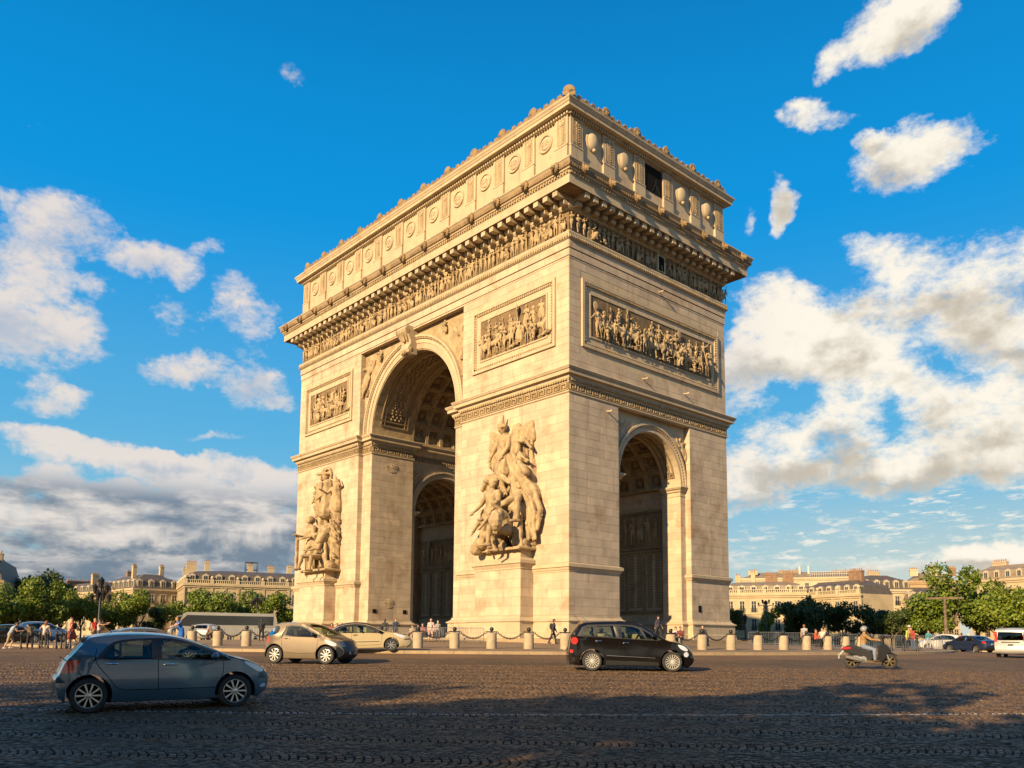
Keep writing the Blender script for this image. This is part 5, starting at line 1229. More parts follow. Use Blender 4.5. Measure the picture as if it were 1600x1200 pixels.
YARIS = dict(L=3.79, W=1.70, H=1.53, bulge={'b': .05, 'rear': .05}, belt=1.03, wheels=(.62, 3.13), rad=.315, arch=.375, clear=.2, spokes=10, rr=.70, sw=.30, grid=.09, mirror=(2.72, .99), seats=(1.75, .95),
  chain=[(.14, .24, 'b'), (.03, .42, 'b'), (.0, .62, 'b'), (.07, .72, 'b'), (.10, .80, 'b'), (.17, .97, 'b'), (.26, 1.08, 'rear'), (.54, 1.41, 'b'), (.66, 1.475, 'roof'), (1.05, 1.525, 'roof'), (1.55, 1.53, 'roof'), (2.0, 1.48, 'roof'), (2.36, 1.37, 'wind'), (2.98, 1.07, 'hood'), (3.32, .965, 'hood'), (3.59, .84, 'hood'), (3.70, .74, 'grille'), (3.78, .6, 'b'), (3.79, .45, 'b'), (3.74, .32, 'low'), (3.61, .22, 'low')],
  patches=[('window_trim', 'black', catmull([(.77, 1.03), (.80, 1.17), (.94, 1.34), (1.15, 1.42), (1.70, 1.455), (2.08, 1.42), (2.40, 1.32), (2.72, 1.15), (3.0, 1.0), (2.96, .955), (2.3, .985), (1.5, 1.01)], 3, True)),
    ('side_window', 'glass', [(.83, 1.06), (.86, 1.17), (.98, 1.31), (1.08, 1.355), (1.08, 1.05)]), ('side_window', 'glass', [(1.12, 1.05), (1.12, 1.365), (1.3, 1.395), (1.62, 1.415), (1.64, 1.035)]),
    ('side_window', 'glass', [(1.80, 1.025), (1.79, 1.415), (2.06, 1.385), (2.36, 1.285), (2.66, 1.125), (2.68, .995)]), ('side_window', 'glass', [(2.72, .99), (2.72, 1.09), (2.9, .99)]),
    ('tail_light', 'red', catmull([(.16, .98), (.30, 1.01), (.44, 1.0), (.38, .88), (.36, .77), (.09, .76), (.13, .86)], 3, True)), ('headlight', 'lens', catmull([(3.28, .925), (3.47, .885), (3.66, .77), (3.66, .70), (3.53, .73)], 3, True)),
    ('bumper_strip', 'black', [(.005, .56), (.02, .61), (.17, .595), (.19, .56)]), ('fog_lamp', 'lens', catmull([(3.63, .42), (3.72, .44), (3.73, .38), (3.63, .37)], 3, True)), ('bumper_strip', 'black', [(3.57, .59), (3.73, .6), (3.74, .56), (3.59, .555)])],
  seams=[[(1.735, 1.45), (1.74, .9), (1.76, .40)], [(2.90, .965), (2.89, .7), (2.80, .40)], [(.72, 1.25), (.70, 1.05), (.76, .88), (.95, .62), (1.05, .46), (1.2, .40)], [(1.2, .40), (2.0, .395), (2.80, .40)], [(.40, .76), (.47, .70), (.42, .55)], [(3.3, .93), (3.15, 1.0), (3.0, 1.03)]],
  doors=[[(.73, 1.0), (.80, .84), (.97, .6), (1.06, .46), (1.2, .41), (1.755, .405), (1.735, 1.0)], [(1.745, 1.0), (1.765, .405), (2.79, .41), (2.88, .7), (2.89, .95)]], handles=[(0, .97, .93), (1, 1.93, .90)], handle_mat=M['chrome'],
  extras=lambda w, r: [('door_sill', M['black'], MB().box(1.1, 2.75, -.80, .80, .19, .25)), ('rear_wiper', M['black'], MB().tube([(.10, .1, .97), (.07, -.35, .99)], .012, 5)), ('number_plate', M['white'], plate(.02, .66)), ('antenna', M['black'], MB().tube([(.95, 0, 1.41), (.78, 0, 1.56)], .006, 4)), ('spoiler', M['blue_grey'], MB().prism([(.34, 1.315), (.52, 1.365), (.60, 1.36), (.50, 1.31)], -.5, .5, lambda u, v, q: (u, q, v)))])
IQ = dict(L=3.05, W=1.68, H=1.52, belt=1.02, wheels=(.42, 2.46), rad=.325, arch=.39, clear=.2, spokes=9, rr=.68, sw=.42, mirror=(2.0, 1.02), seats=(1.2, .55), mirror_mat=M['black'], kf=.34, cf=.6,
  chain=[(.12, .24, 'low'), (.02, .42, 'b'), (.0, .62, 'b'), (.05, .84, 'b'), (.11, 1.0, 'rear'), (.38, 1.42, 'b'), (.50, 1.475, 'roof'), (.85, 1.52, 'roof'), (1.35, 1.50, 'roof'), (1.66, 1.42, 'wind'), (2.38, 1.04, 'hood'), (2.66, .93, 'hood'), (2.86, .82, 'grille'), (2.99, .62, 'low'), (3.05, .48, 'low'), (3.02, .34, 'low'), (2.88, .22, 'low')],  # nose zones blackened for the shade on the front
  patches=[('side_window', 'dglass', catmull([(.16, 1.07), (.34, 1.36), (.56, 1.38), (.55, 1.16), (.40, 1.07)], 3, True)), ('window_trim', 'black', [(.74, 1.02), (.80, 1.39), (1.0, 1.43), (1.4, 1.41), (1.7, 1.32), (2.22, 1.0), (2.2, .965), (1.4, .99)]),
    ('side_window', 'glass', [(.86, 1.045), (.90, 1.37), (1.05, 1.395), (1.38, 1.375), (1.66, 1.285), (2.02, 1.06), (2.0, 1.01)]), ('headlight', 'lens', catmull([(2.40, .90), (2.62, .86), (2.82, .76), (2.80, .66), (2.60, .70)], 3, True)), ('tail_light', 'red', catmull([(.05, .98), (.14, .99), (.16, .80), (.06, .78)], 3, True)),
    ('front_bumper', 'black', [(2.92, .62), (2.84, .64), (2.80, .45), (2.84, .22), (3.02, .25), (3.04, .5)])],  # beige front coloured black for the shade it lies in
  seams=[[(.74, 1.02), (.72, .7), (.80, .42)], [(2.12, .97), (2.14, .7), (2.08, .40)], [(.80, .42), (1.4, .38), (2.08, .40)]], doors=[[(.745, 1.0), (.73, .7), (.81, .43), (1.4, .39), (2.07, .41), (2.13, .7), (2.11, .96)]], handles=[(0, .92, .93)],
  extras=lambda w, r: [('door_sill', M['beige'], MB().box(.85, 2.05, -.79, .79, .2, .27)), ('number_plate', M['white'], plate(3.115, .42))])
PLU = dict(L=4.15, W=1.72, H=1.60, belt=1.06, wheels=(.72, 3.32), rad=.315, arch=.385, clear=.2, spokes=7, rr=.66, sw=.5, mirror=(2.72, 1.03), seats=(1.9, 1.1), mirror_mat=M['black'], black_pillar=True,
  chain=[(.14, .24, 'b'), (.02, .45, 'b'), (.0, .68, 'b'), (.08, .92, 'b'), (.2, 1.08, 'rear'), (.75, 1.46, 'blackroof'), (1.2, 1.58, 'blackroof'), (1.65, 1.60, 'blackroof'), (2.1, 1.53, 'blackroof'), (2.42, 1.40, 'wind'), (3.05, 1.07, 'hood'), (3.5, .98, 'hood'), (3.85, .84, 'grille'), (4.08, .64, 'b'), (4.15, .5, 'b'), (4.10, .34, 'b'), (3.95, .22, 'low')],
  patches=[('roof_arch', 'black', catmull([(.24, 1.08), (.5, 1.29), (.8, 1.47), (1.2, 1.565), (1.65, 1.585), (2.1, 1.51), (2.5, 1.34), (2.98, 1.04), (2.9, .985), (2.2, 1.035), (1.2, 1.055), (.5, 1.06)], 3, True)),
    ('side_window', 'glass', [(.50, 1.09), (.72, 1.28), (1.0, 1.41), (1.38, 1.475), (1.39, 1.085)]), ('side_window', 'glass', [(1.43, 1.08), (1.42, 1.48), (1.75, 1.47), (2.1, 1.385), (2.45, 1.22), (2.74, 1.03), (2.2, 1.065)]),
    ('headlight', 'lens', catmull([(3.42, .97), (3.62, .93), (3.88, .78), (3.84, .68), (3.6, .78)], 3, True)), ('tail_light', 'red', catmull([(.06, .96), (.2, .98), (.22, .74), (.04, .7)], 3, True)), ('rubbing_strip', 'black', [(1.1, .50), (1.1, .54), (2.75, .53), (2.75, .49)]), ('bumper_strip', 'black', [(3.84, .56), (3.86, .62), (4.1, .63), (4.12, .56)])],
  seams=[[(1.40, 1.06), (1.38, .7), (1.40, .36)], [(2.86, .99), (2.86, .7), (2.80, .36)], [(1.40, .36), (2.1, .34), (2.80, .36)]], doors=[[(1.41, 1.03), (1.39, .7), (1.41, .37), (2.1, .35), (2.79, .37), (2.85, .7), (2.85, .97)]], handles=[(0, 1.56, .93)], handle_mat=M['black'])
MPV = dict(L=4.25, W=1.78, H=1.65, belt=1.13, wheels=(.86, 3.52), rad=.335, arch=.40, clear=.2, spokes=16, rr=.72, sw=.48, rim=None, mirror=(2.86, 1.12), seats=(1.95, 1.05), tumble=.19, handle_mat=M['chrome'], black_pillar=True,
  chain=[(.20, .24, 'low'), (.10, .36, 'b'), (.08, .58, 'b'), (.11, .84, 'b'), (.15, 1.08, 'b'), (.19, 1.18, 'rear'), (.46, 1.53, 'b'), (.62, 1.60, 'roof'), (1.0, 1.635, 'roof'), (1.6, 1.65, 'roof'), (2.15, 1.62, 'roof'), (2.52, 1.54, 'wind'), (3.30, 1.06, 'hood'), (3.7, .97, 'hood'), (4.02, .82, 'grille'), (4.19, .6, 'b'), (4.25, .42, 'b'), (4.2, .3, 'low'), (4.05, .2, 'low')],
  patches=[('window_trim', 'black', [(.36, 1.16), (.52, 1.47), (.72, 1.54), (1.6, 1.57), (2.2, 1.545), (2.5, 1.47), (2.85, 1.26), (3.16, 1.06), (3.05, 1.03), (2.7, 1.04), (1.7, 1.09), (.8, 1.13)]),
    ('side_window', 'glass', [(.50, 1.19), (.64, 1.43), (.88, 1.47), (.92, 1.17)]), ('side_window', 'glass', [(1.04, 1.16), (1.02, 1.49), (1.56, 1.51), (1.66, 1.12)]), ('side_window', 'glass', [(1.86, 1.10), (1.82, 1.51), (2.2, 1.485), (2.42, 1.41), (2.64, 1.08)]), ('side_window', 'glass', [(2.72, 1.075), (2.52, 1.39), (2.78, 1.25), (3.02, 1.075)]),
    ('tail_light', 'red', circle(.27, 1.0, .115)), ('tail_light', 'red', [(.12, .60), (.11, .70), (.23, .70), (.22, .60)]), ('headlight', 'lens', catmull([(3.70, .90), (3.9, .86), (4.04, .74), (3.98, .69), (3.8, .76)], 3, True)), ('fog_lamp', 'lens', circle(3.98, .58, .085)), ('chrome_strip', 'chrome', [(1.35, .515), (1.35, .53), (2.95, .46), (2.95, .445)]), ('side_cladding', 'black', [(1.3, .2), (1.32, .36), (3.05, .32), (3.08, .2)])],
  seams=[[(1.76, 1.10), (1.76, .7), (1.78, .36)], [(2.98, 1.03), (3.02, .8), (2.92, .42), (2.9, .36)], [(.98, 1.12), (1.0, .98), (1.22, .72), (1.3, .42)], [(1.3, .39), (2.1, .375), (2.9, .36)]], doors=[[(.99, 1.08), (1.01, .98), (1.23, .72), (1.31, .42), (1.77, .39), (1.75, 1.05)], [(1.77, 1.05), (1.78, .39), (2.89, .37), (3.01, .8), (2.97, 1.02)]], handles=[(0, 1.08, 1.0), (1, 1.98, .95)],
  extras=lambda w, r: [('antenna', M['black'], MB().tube([(.75, 0, 1.66), (.55, 0, 1.8)], .006, 4)), ('number_plate', M['white'], plate(-.075, .72)), ('rear_bumper', M['black'], MB().box(.02, .2, -.7, .7, .26, .42))])
MPV['rim'] = mat('pale rim', (.5, .49, .46), .35, .3); MPV['sw'] = .36
HATCH = dict(YARIS, grid=.18, spokes=7, L=3.85); HATCH['extras'] = lambda w, r: [('number_plate', M['white'], plate(-.05, .66))]
SEDAN = dict(L=4.7, W=1.8, H=1.45, belt=.98, wheels=(.95, 3.72), rad=.32, arch=.38, clear=.2, spokes=9, grid=.2, mirror=(3.1, .98), seats=(2.3, 1.4), handle_mat=M['chrome'],
  chain=[(.15, .25, 'low'), (.02, .45, 'b'), (.0, .68, 'b'), (.06, .94, 'b'), (.2, 1.02, 'b'), (.62, 1.04, 'rear'), (1.25, 1.38, 'roof'), (1.7, 1.445, 'roof'), (2.3, 1.45, 'roof'), (2.75, 1.36, 'wind'), (3.45, .99, 'hood'), (4.0, .90, 'hood'), (4.5, .76, 'grille'), (4.66, .6, 'b'), (4.7, .45, 'b'), (4.62, .3, 'low'), (4.5, .22, 'low')],
  patches=[('side_window', 'glass', [(1.0, 1.02), (1.3, 1.28), (1.62, 1.36), (2.05, 1.37), (2.06, .99)]), ('side_window', 'glass', [(2.14, .99), (2.13, 1.37), (2.5, 1.34), (2.8, 1.2), (3.1, .99)]), ('tail_light', 'red', [(.03, .94), (.3, .98), (.3, .84), (.02, .78)]), ('headlight', 'lens', [(4.1, .84), (4.4, .78), (4.6, .66), (4.5, .62), (4.2, .7)])],
  seams=[[(2.1, 1.0), (2.1, .34)], [(3.2, .98), (3.2, .34)], [(1.15, .98), (1.3, .6), (1.35, .34)]], doors=[[(1.16, .96), (1.3, .6), (1.36, .35), (2.09, .35), (2.09, .97)], [(2.11, .97), (2.11, .35), (3.19, .35), (3.19, .96)]], handles=[(0, 1.3, .88), (1, 2.28, .87)],
  extras=lambda w, r: [('number_plate', M['white'], plate(-.07, .72))])
VAN = dict(L=4.2, W=1.83, H=1.82, belt=1.08, tumble=.12, kr=.05, cr=.25, wheels=(.75, 3.45), rad=.32, arch=.39, clear=.24, spokes=8, grid=.16, mirror=(3.0, 1.1), seats=(2.1, 1.2), mirror_mat=M['black'], bulge={'b': .04, 'rear': .04},
  chain=[(.10, .28, 'b'), (.0, .4, 'b'), (.0, .62, 'b'), (.05, .68, 'b'), (.06, 1.08, 'rear'), (.10, 1.60, 'b'), (.2, 1.76, 'roof'), (.7, 1.82, 'roof'), (1.8, 1.82, 'roof'), (2.5, 1.72, 'wind'), (3.2, 1.16, 'hood'), (3.7, 1.02, 'hood'), (4.05, .84, 'grille'), (4.18, .6, 'b'), (4.2, .42, 'b'), (4.1, .28, 'low'), (4.0, .24, 'low')],
  patches=[('side_window', 'dglass', [(.3, 1.1), (.32, 1.6), (1.1, 1.63), (1.1, 1.1)]), ('side_window', 'dglass', [(1.18, 1.1), (1.18, 1.63), (2.0, 1.62), (2.0, 1.1)]), ('side_window', 'glass', [(2.08, 1.1), (2.08, 1.61), (2.4, 1.58), (2.95, 1.12)]), ('tail_light', 'red', [(.05, .98), (.06, 1.62), (.22, 1.68), (.24, 1.3), (.17, .98)]), ('headlight', 'lens', [(3.7, .95), (3.95, .88), (4.05, .72), (3.8, .76)])],
  seams=[[(1.14, 1.65), (1.14, .34)], [(2.04, 1.65), (2.04, .34)]], doors=[[(1.15, 1.05), (1.15, .35), (2.03, .35), (2.03, 1.05)]], handles=[(0, 1.3, 1.0)],
  extras=lambda w, r: [('tail_light', M['red'], MB().box(-.0, .06, .70, .86, 1.0, 1.62)), ('tail_light', M['red'], MB().box(-.0, .06, -.86, -.70, 1.0, 1.62)), ('number_plate', M['black'], plate(-.01, .80, .3, .1)), ('rear_handle', M['black'], MB().box(-.03, .05, -.5, .5, .95, 1.0)), ('roof_rail', M['black'], MB().tube([(.6, .66, 1.88), (2.2, .66, 1.88)], .025, 5)), ('roof_rail', M['black'], MB().tube([(.6, -.66, 1.88), (2.2, -.66, 1.88)], .025, 5)), ('brake_light', M['red'], MB().box(.13, .2, -.18, .18, 1.715, 1.745))])
def remap(sp, fx, fz):
    g = lambda ps: [(fx(p[0]), fz(p[1]))+tuple(p[2:]) for p in ps]
    o = dict(sp); o['chain'] = g(sp['chain']); o['patches'] = [(a, b, g(p)) for a, b, p in sp['patches']]; o['seams'] = [g(p) for p in sp['seams']]; o['doors'] = [g(p) for p in sp['doors']]
    o['handles'] = [(a, fx(x), fz(z)) for a, x, z in sp['handles']]; o['L'] = fx(sp['L']); o['H'] = fz(sp['H']); o['belt'] = fz(sp['belt']); o['wheels'] = tuple(fx(x) for x in sp['wheels']); o['mirror'] = (fx(sp['mirror'][0]), fz(sp['mirror'][1])); return o
squash = lambda k, z0=.45: (lambda z: z if z < z0 else z0+(z-z0)*k)
YARIS = remap(YARIS, lambda x: x*.86 if x < .62 else x-.087, squash(.875)); IQ = remap(IQ, lambda x: x, squash(.94)); PLU = remap(PLU, lambda x: x if x < 3.32 else 3.32+(x-3.32)*1.22, squash(.84))
# where a wheel touches the road: point of the ground seen at (px, py)
def ground(px, py, dz=0.):
    d = aim(px, py); t0 = 2.
    for i in range(1, 6000):
        t = 2+i*.05; p = CAM+d*t
        if p.z <= rz_(math.hypot(p.x, p.y))+dz: return p
    return CAM+d*60
def stand(px, dist, up=0.):      # standing point in the direction of px at a ground distance
    d = aim(px, 1000); d = Vector((d.x, d.y)).normalized(); x, y = CAM.x+d.x*dist, CAM.y+d.y*dist
    return Vector((x, y, gz(x, y, up)))
def side_on(px, away=0.):        # heading that shows the car's right flank, turned away by so many degrees
    d = aim(px, 1000); a = math.atan2(d.y, d.x)-math.pi/2; return a+R(away)
def set_car(sp, label, px, dist, away, scale, pm, fx, **kw):     # fx: the point along the car that stands at px
    rz = side_on(px, away); p = stand(px, dist)+Vector((-math.sin(rz), math.cos(rz), 0))*(sp['W']*scale/2-.08)*(1 if abs(away) < 40 else 0); o = p-Vector((math.cos(rz), math.sin(rz), 0))*fx*scale
    c = Vector((o.x+math.cos(rz)*sp['L']*scale/2, o.y+math.sin(rz)*sp['L']*scale/2)); z0 = gz(o.x, o.y); z1 = gz(o.x+math.cos(rz)*sp['L']*scale, o.y+math.sin(rz)*sp['L']*scale)
    r = car(sp, label, (o.x, o.y, gz(*c)-(0. if True else 0)), rz, scale, pm, **kw)
    r.rotation_euler = (0, -math.atan2(z1-z0, sp['L']*scale), rz); r.location.z = z0
    return r
yaris = set_car(YARIS, 'blue grey five door hatchback in the tree shade, driving past nearest', 144, 16.95, 3, 1.02, M['blue_grey'], .533)
iq = set_car(IQ, 'beige metallic microcar with its shaded front coloured black, turning in behind the blue grey hatchback', 430, 34.2, -31, 1.10, M['beige'], .42)
plu = set_car(PLU, 'cream two door car with a black arched fabric roof', 612, 44.3, 1, 1.06, M['creamp'], 3.32)
mpv = set_car(MPV, 'dark brown tall family car with round red tail lights', 925, 29.6, 2, 1.06, M['brownblack'], .86)
van = set_car(VAN, 'silver white panel van seen from behind at the edge of the square', 1579, 60.5, 82, 1.0, M['silver'], .1, cat='van', name='van')
sed = set_car(SEDAN, 'navy blue taxi saloon with a roof sign beside the silver van', 1541, 84, 140, 1.0, M['navy'], .6)
MB().box(2.0, 2.25, -.3, .3, 1.49, 1.66).build('taxi_sign', M['white'], sed)
h1 = set_car(HATCH, 'white hatchback with red tail lights queueing behind the navy taxi', 1499, 98, 128, 1.1, M['whitep'], .3)
h2 = set_car(HATCH, 'cream white hatchback seen side on behind the striped rail', 1468, 96, 196, 1.1, M['whitep'], 1.9)
h3 = set_car(HATCH, 'silver estate car seen from behind beside the coach', 312, 92, 62, 1.08, M['silver'], .2)
h4 = set_car(HATCH, 'blue car half hidden behind the bending pedestrians', 68, 78, 5, 1.1, M['bluep'], 1.9)
h5 = set_car(SEDAN, 'pale olive saloon passing behind the blue grey hatchback', 176, 33, 10, .95, M['green'], .95)
h6 = set_car(SEDAN, 'black car parked behind the leaning man in tan shorts', 22, 76, 6, 1.05, M['brownblack'], 2.4)
# ================================================================== buildings round the square
M['facade'] = mat('facade stone', (.39, .305, .185), .85, var=.12, nscale=.4, streak=.3, bump=.2, bscale=4)
M['facade_pale'] = mat('pale facade', (.42, .345, .225), .85, var=.1, nscale=.4, streak=.3)
M['slate'] = mat('slate roof', (.085, .068, .052), .6, var=.2, nscale=1.5, bump=.3, bscale=6)
M['zinc'] = mat('zinc roof', (.2, .155, .105), .6, 0., var=.15, nscale=.8)
M['brick'] = mat('chimney brick', (.2, .12, .075), .9, var=.2, nscale=2)
M['pot'] = mat('terracotta pot', (.28, .14, .07), .9, var=.2)
M['pane'] = mat('window pane', (.03, .034, .04), .12, spec=.6)
M['wframe'] = mat('window frame', (.39, .335, .24), .6)
M['tan_wall'] = mat('rendered gable wall', (.32, .225, .125), .9, var=.15, nscale=.3, streak=.4)
def window_meshes(w, h):
    f = MB(); t = .1
    for x0, x1, z0, z1 in ((-w/2, -w/2+t, 0, h), (w/2-t, w/2, 0, h), (-w/2+t, w/2-t, h-t, h), (-w/2+t, w/2-t, 0, t), (-.05, .05, t, h-t), (-w/2+t, -.05, h*.66, h*.66+.06), (.05, w/2-t, h*.66, h*.66+.06)): f.box(x0, x1, -.05, .06, z0, z1)
    f.box(-w/2-.16, w/2+.16, -.16, .04, h+.002, h+.2); f.box(-w/2-.16, -w/2-.002, -.08, .04, 0, h); f.box(w/2+.002, w/2+.16, -.08, .04, 0, h)
    p = MB().box(-w/2+.02, w/2-.02, .0, .03, .02, h-.02)
    r = MB()
    for z in (.12, .5, .9): r.box(-w/2-.1, w/2+.1, -.22, -.18, z, z+.05)
    for k in range(9): x = -w/2-.08+k*(w+.16)/8; r.box(x-.015, x+.015, -.215, -.185, .12, .9)
    return f.mesh('frame', M['wframe']), p.mesh('pane', M['pane']), r.mesh('rail', M['iron'])
WM = {k: window_meshes(*k) for k in ((1.15, 2.1), (1.15, 2.5), (1.0, 1.5), (1.4, 2.6))}
def dormer_mesh():
    f = MB(); f.prism([(-.75, 0), (.75, 0), (.75, 1.55), (.85, 1.58), (0, 2.05), (-.85, 1.58), (-.75, 1.55)], -.1, 1.5, lambda u, v, q: (u, q, v)); p = MB().box(-.45, .45, -.13, -.09, .2, 1.45); p2 = MB()
    for x in (-.5, .45, -.03): p2.box(x, x+.06, -.16, -.13, .15, 1.5)
    return f.mesh('dormer', M['wframe']), p.mesh('pane', M['pane']), p2.mesh('glazing_bar', M['wframe'])
DM = dormer_mesh()
def chimney(parent, x, y, z, w, h, npot, mt):
    mb = MB().box(x-w/2, x+w/2, y-.45, y+.45, z, z+h).box(x-w/2-.08, x+w/2+.08, y-.53, y+.53, z+h-.3, z+h-.1); c = mb.build('chimney', mt, parent)
    pm = MB()
    for k in range(npot): pm.lathe([(.14, 0), (.11, .5), (.0, .5)], 7, (x-w/2+w*(k+.5)/npot, y, z+h))
    pm.build('chimney_pot', M['pot'], c)
def building(label, px, d, turn, lf, ls, floors, eave, ridge, wf, ws, mt, balus=True, dorm=True, chim=(), z0=None, name='apartment_building', roof='slate', base=None, pilast=False):
    dr = aim(px, 1000); dr = Vector((dr.x, dr.y)).normalized(); p = Vector((CAM.x, CAM.y))+dr*d
    rz = math.atan2(dr.y, dr.x)-math.pi/2+R(turn)
    t = thing(name, label, 'building', (p.x, p.y, -1.2), rz, 'buildings round the square'); e = eave+1.2-0
    wl = MB().box(0, lf, 0, ls, 0, e)
    w = wl.build('wall', mt, t)
    co_ = MB()
    for z, h, o in ((e-.5, .5, .45), (e-.9, .35, .22), (e*.32, .3, .2), (e*.64, .22, .16)):
        co_.box(-o, lf+o, -o, -.002, z, z+h); co_.box(-o, -.002, 0, ls+o, z, z+h)
    co_.build('cornice', mt, w)
    if pilast:
        q = MB()
        for k in range(wf+1): x = lf*k/wf; q.box(x-.3, x+.3, -.14, -.003, e*.34, e-.92)
        for k in range(ws+1): y = ls*k/max(1, ws); q.box(-.14, -.003, y-.3, y+.3, e*.34, e-.92)
        q.build('pilaster', mt, w)
    fh = (e-.9)/floors
    for n_, L, side in ((wf, lf, 0), (ws, ls, 1)):
        for k in range(n_):
            u = L*(k+.5)/n_
            for fl in range(floors):
                ww, hh = (1.15, 2.1) if fh < 3.4 else (1.15, 2.5)
                if fl == floors-1 and fh < 3: ww, hh = 1.0, 1.5
                f, pn, rl = WM[ww, hh]; loc = (u, -.02, fl*fh+fh*.18) if side == 0 else (-.02, u, fl*fh+fh*.18)
                o = put('window', f, t, loc, 0 if side == 0 else -math.pi/2); put('pane', pn, o)
                if fl in (1, floors-1) and fl: put('balcony_rail', rl, o)
    rh = ridge-eave; ins = min(1.5, rh*.4); r = MB()
    lv = [(0, e), (ins*.6, e+rh*.62), (ins*.9+1.2, e+rh*.8), (min(lf, ls)*.32, e+rh)] if dorm else [(0, e), (min(lf, ls)*.3, e+rh)]
    vs = []
    for o, z in lv: vs += [(o, o, z), (lf-o, o, z), (lf-o, ls-o, z), (o, ls-o, z)]
    fs = [(i*4+j, i*4+(j+1) % 4, (i+1)*4+(j+1) % 4, (i+1)*4+j) for i in range(len(lv)-1) for j in range(4)]+[tuple(range(len(vs)-4, len(vs)))]
    rf_ = r.add(vs, fs).build('roof', M[roof], t)
    if dorm:
        for n_, L, side in ((wf, lf, 0), (ws, ls, 1)):
            for k in range(n_):
                u = L*(k+.5)/n_
                o = put('dormer', DM[0], t, (u, .25, e+.25) if side == 0 else (.25, u, e+.25), 0 if side == 0 else -math.pi/2); s_ = min(1., rh*.62/2.2); o.scale = (.9, 1, s_); put('pane', DM[1], o); put('glazing_bar', DM[2], o)
    if balus:
        b = MB()
        for L, side in ((lf, 0), (ls, 1)):
            n = int(L/.42)
            for z, h in ((.0, .16), (.72, .16)):
                b.box(0, L, -.2, .1, e+z, e+z+h) if side == 0 else b.box(-.2, .1, .11, L, e+z, e+z+h)
            for k in range(n):
                u = (k+.5)*L/n; b.cbox((u, -.05, e+.44) if side == 0 else (-.05, u, e+.44), (.17, .17, .56))
            for k in range(int(L/5.5)+1):
                u = min(L-.3, k*5.5+.1); c = (u, -.05) if side == 0 else (-.05, u); b.cbox((*c, e+.5), (.7, .5, 1.0)); b.ball((*c, e+1.35), .38, 8, 6)
        b.build('balustrade', M['facade_pale'], t)
    for (cx, cy, w_, h_, n_, m_) in chim: chimney(rf_, cx*lf, cy*ls, e+rh*.55, w_, rh*.45+h_, n_, M[m_])
    return t
B1 = building('long cream mansion with balustrade and slate mansard left of the arch', 285, 195, 4, 42, 26, 3, 13.0, 16.6, 15, 6, M['facade'], chim=[(.0+.05, .5, 2.2, 2.0, 6, 'facade'), (.13, .45, 1.1, 2.2, 2, 'facade'), (.36, .4, 1.2, 2.0, 3, 'facade'), (.48, .45, 1.4, 1.6, 4, 'facade'), (.58, .4, 1.2, 2.0, 3, 'facade'), (.66, .6, 1.6, 1.6, 4, 'facade'), (.78, .45, 1.2, 1.8, 3, 'facade'), (.05, .85, 2.4, 1.2, 5, 'facade')], pilast=True)
B2 = building('cream corner house with steep slate roof behind the second clump of trees', 205, 214, 20, 11, 22, 4, 12.6, 16.2, 4, 7, M['facade'], balus=False, chim=[(.2, .3, .9, 2.2, 3, 'facade'), (.8, .3, 1.0, 2.4, 3, 'facade'), (.5, .8, 2.2, 1.5, 5, 'brick')])
B3 = building('low cream house with brown chimney wall above the left trees', 146, 225, 24, 9, 24, 4, 12.0, 14.6, 3, 7, M['facade'], balus=False, chim=[(.3, .3, 1.6, 2.0, 4, 'facade'), (.4, .75, 6.5, .8, 9, 'brick')])
B4 = building('dark mansard pavilion cut off by the left edge of the view', -112, 178, -14, 10.5, 18, 4, 11.2, 17.0, 4, 5, M['tan_wall'], balus=False, chim=[(.9, .2, .6, -.6, 1, 'zinc')], base=1)
B5 = building('distant row of pale roofs seen over the left trees', 18, 300, 6, 32, 16, 4, 15.8, 18.0, 12, 5, M['facade_pale'], balus=False, dorm=False, chim=[(.15, .3, 2.2, 1.2, 5, 'facade'), (.4, .3, 1.8, 1.0, 4, 'facade'), (.7, .3, 2.4, 1.2, 5, 'brick'), (.92, .3, 2.2, 1.2, 5, 'brick')], roof='zinc')
B6 = building('cream mansion with dormers and white balustrade just right of the arch', 1116, 192, -6, 20, 16, 3, 11.4, 14.2, 8, 3, M['facade'], chim=[(.25, .4, 1.2, 1.6, 2, 'facade'), (.42, .35, 1.0, 2.2, 2, 'facade'), (.62, .35, 2.6, 1.8, 5, 'brick'), (.8, .35, 2.4, 2.0, 5, 'brick')], roof='zinc')
B7 = building('slate roofed wing with columns running back beside the trees', 1250, 199, -44, 17, 10, 3, 10.8, 13.8, 7, 3, M['facade'], chim=[(.75, .4, 3.4, 2.0, 6, 'brick')], pilast=True)
B8 = building('pale corner house with tall windows and iron balcony', 1352, 214, 28, 12, 14, 4, 13.0, 16.4, 5, 5, M['facade_pale'], balus=False, chim=[(.6, .6, 3.0, 1.2, 5, 'facade')])
B9 = building('low cream house with dark hipped roof behind the bright trees', 1425, 216, 30, 12, 9, 4, 10.2, 13.2, 6, 3, M['facade'], balus=False)
B10 = building('blank tan gable block with white chimney breasts above the hipped roof', 1425, 240, 10, 11, 13, 4, 16.4, 18.6, 0, 0, M['tan_wall'], balus=False, dorm=False, chim=[(.12, .1, 2.0, .8, 4, 'facade_pale'), (.55, .1, 1.8, 1.4, 4, 'facade_pale'), (.95, .1, 1.8, 1.0, 4, 'brick')], roof='zinc')
MB().box(-5.4, -.05, 2, 12, 0, 17.0).build('rear_wing', M['facade_pale'], B10)
B11 = building('long receding terrace of apartments above the right hand trees', 1520, 226, -38, 44, 10, 5, 14.2, 17.2, 16, 2, M['facade'], balus=False, chim=[(.1, .5, 3.5, 1.0, 6, 'facade'), (.3, .5, 3.5, 1.0, 6, 'brick'), (.5, .5, 3.5, 1.0, 6, 'facade'), (.7, .5, 3.5, 1.0, 6, 'facade')], roof='zinc')
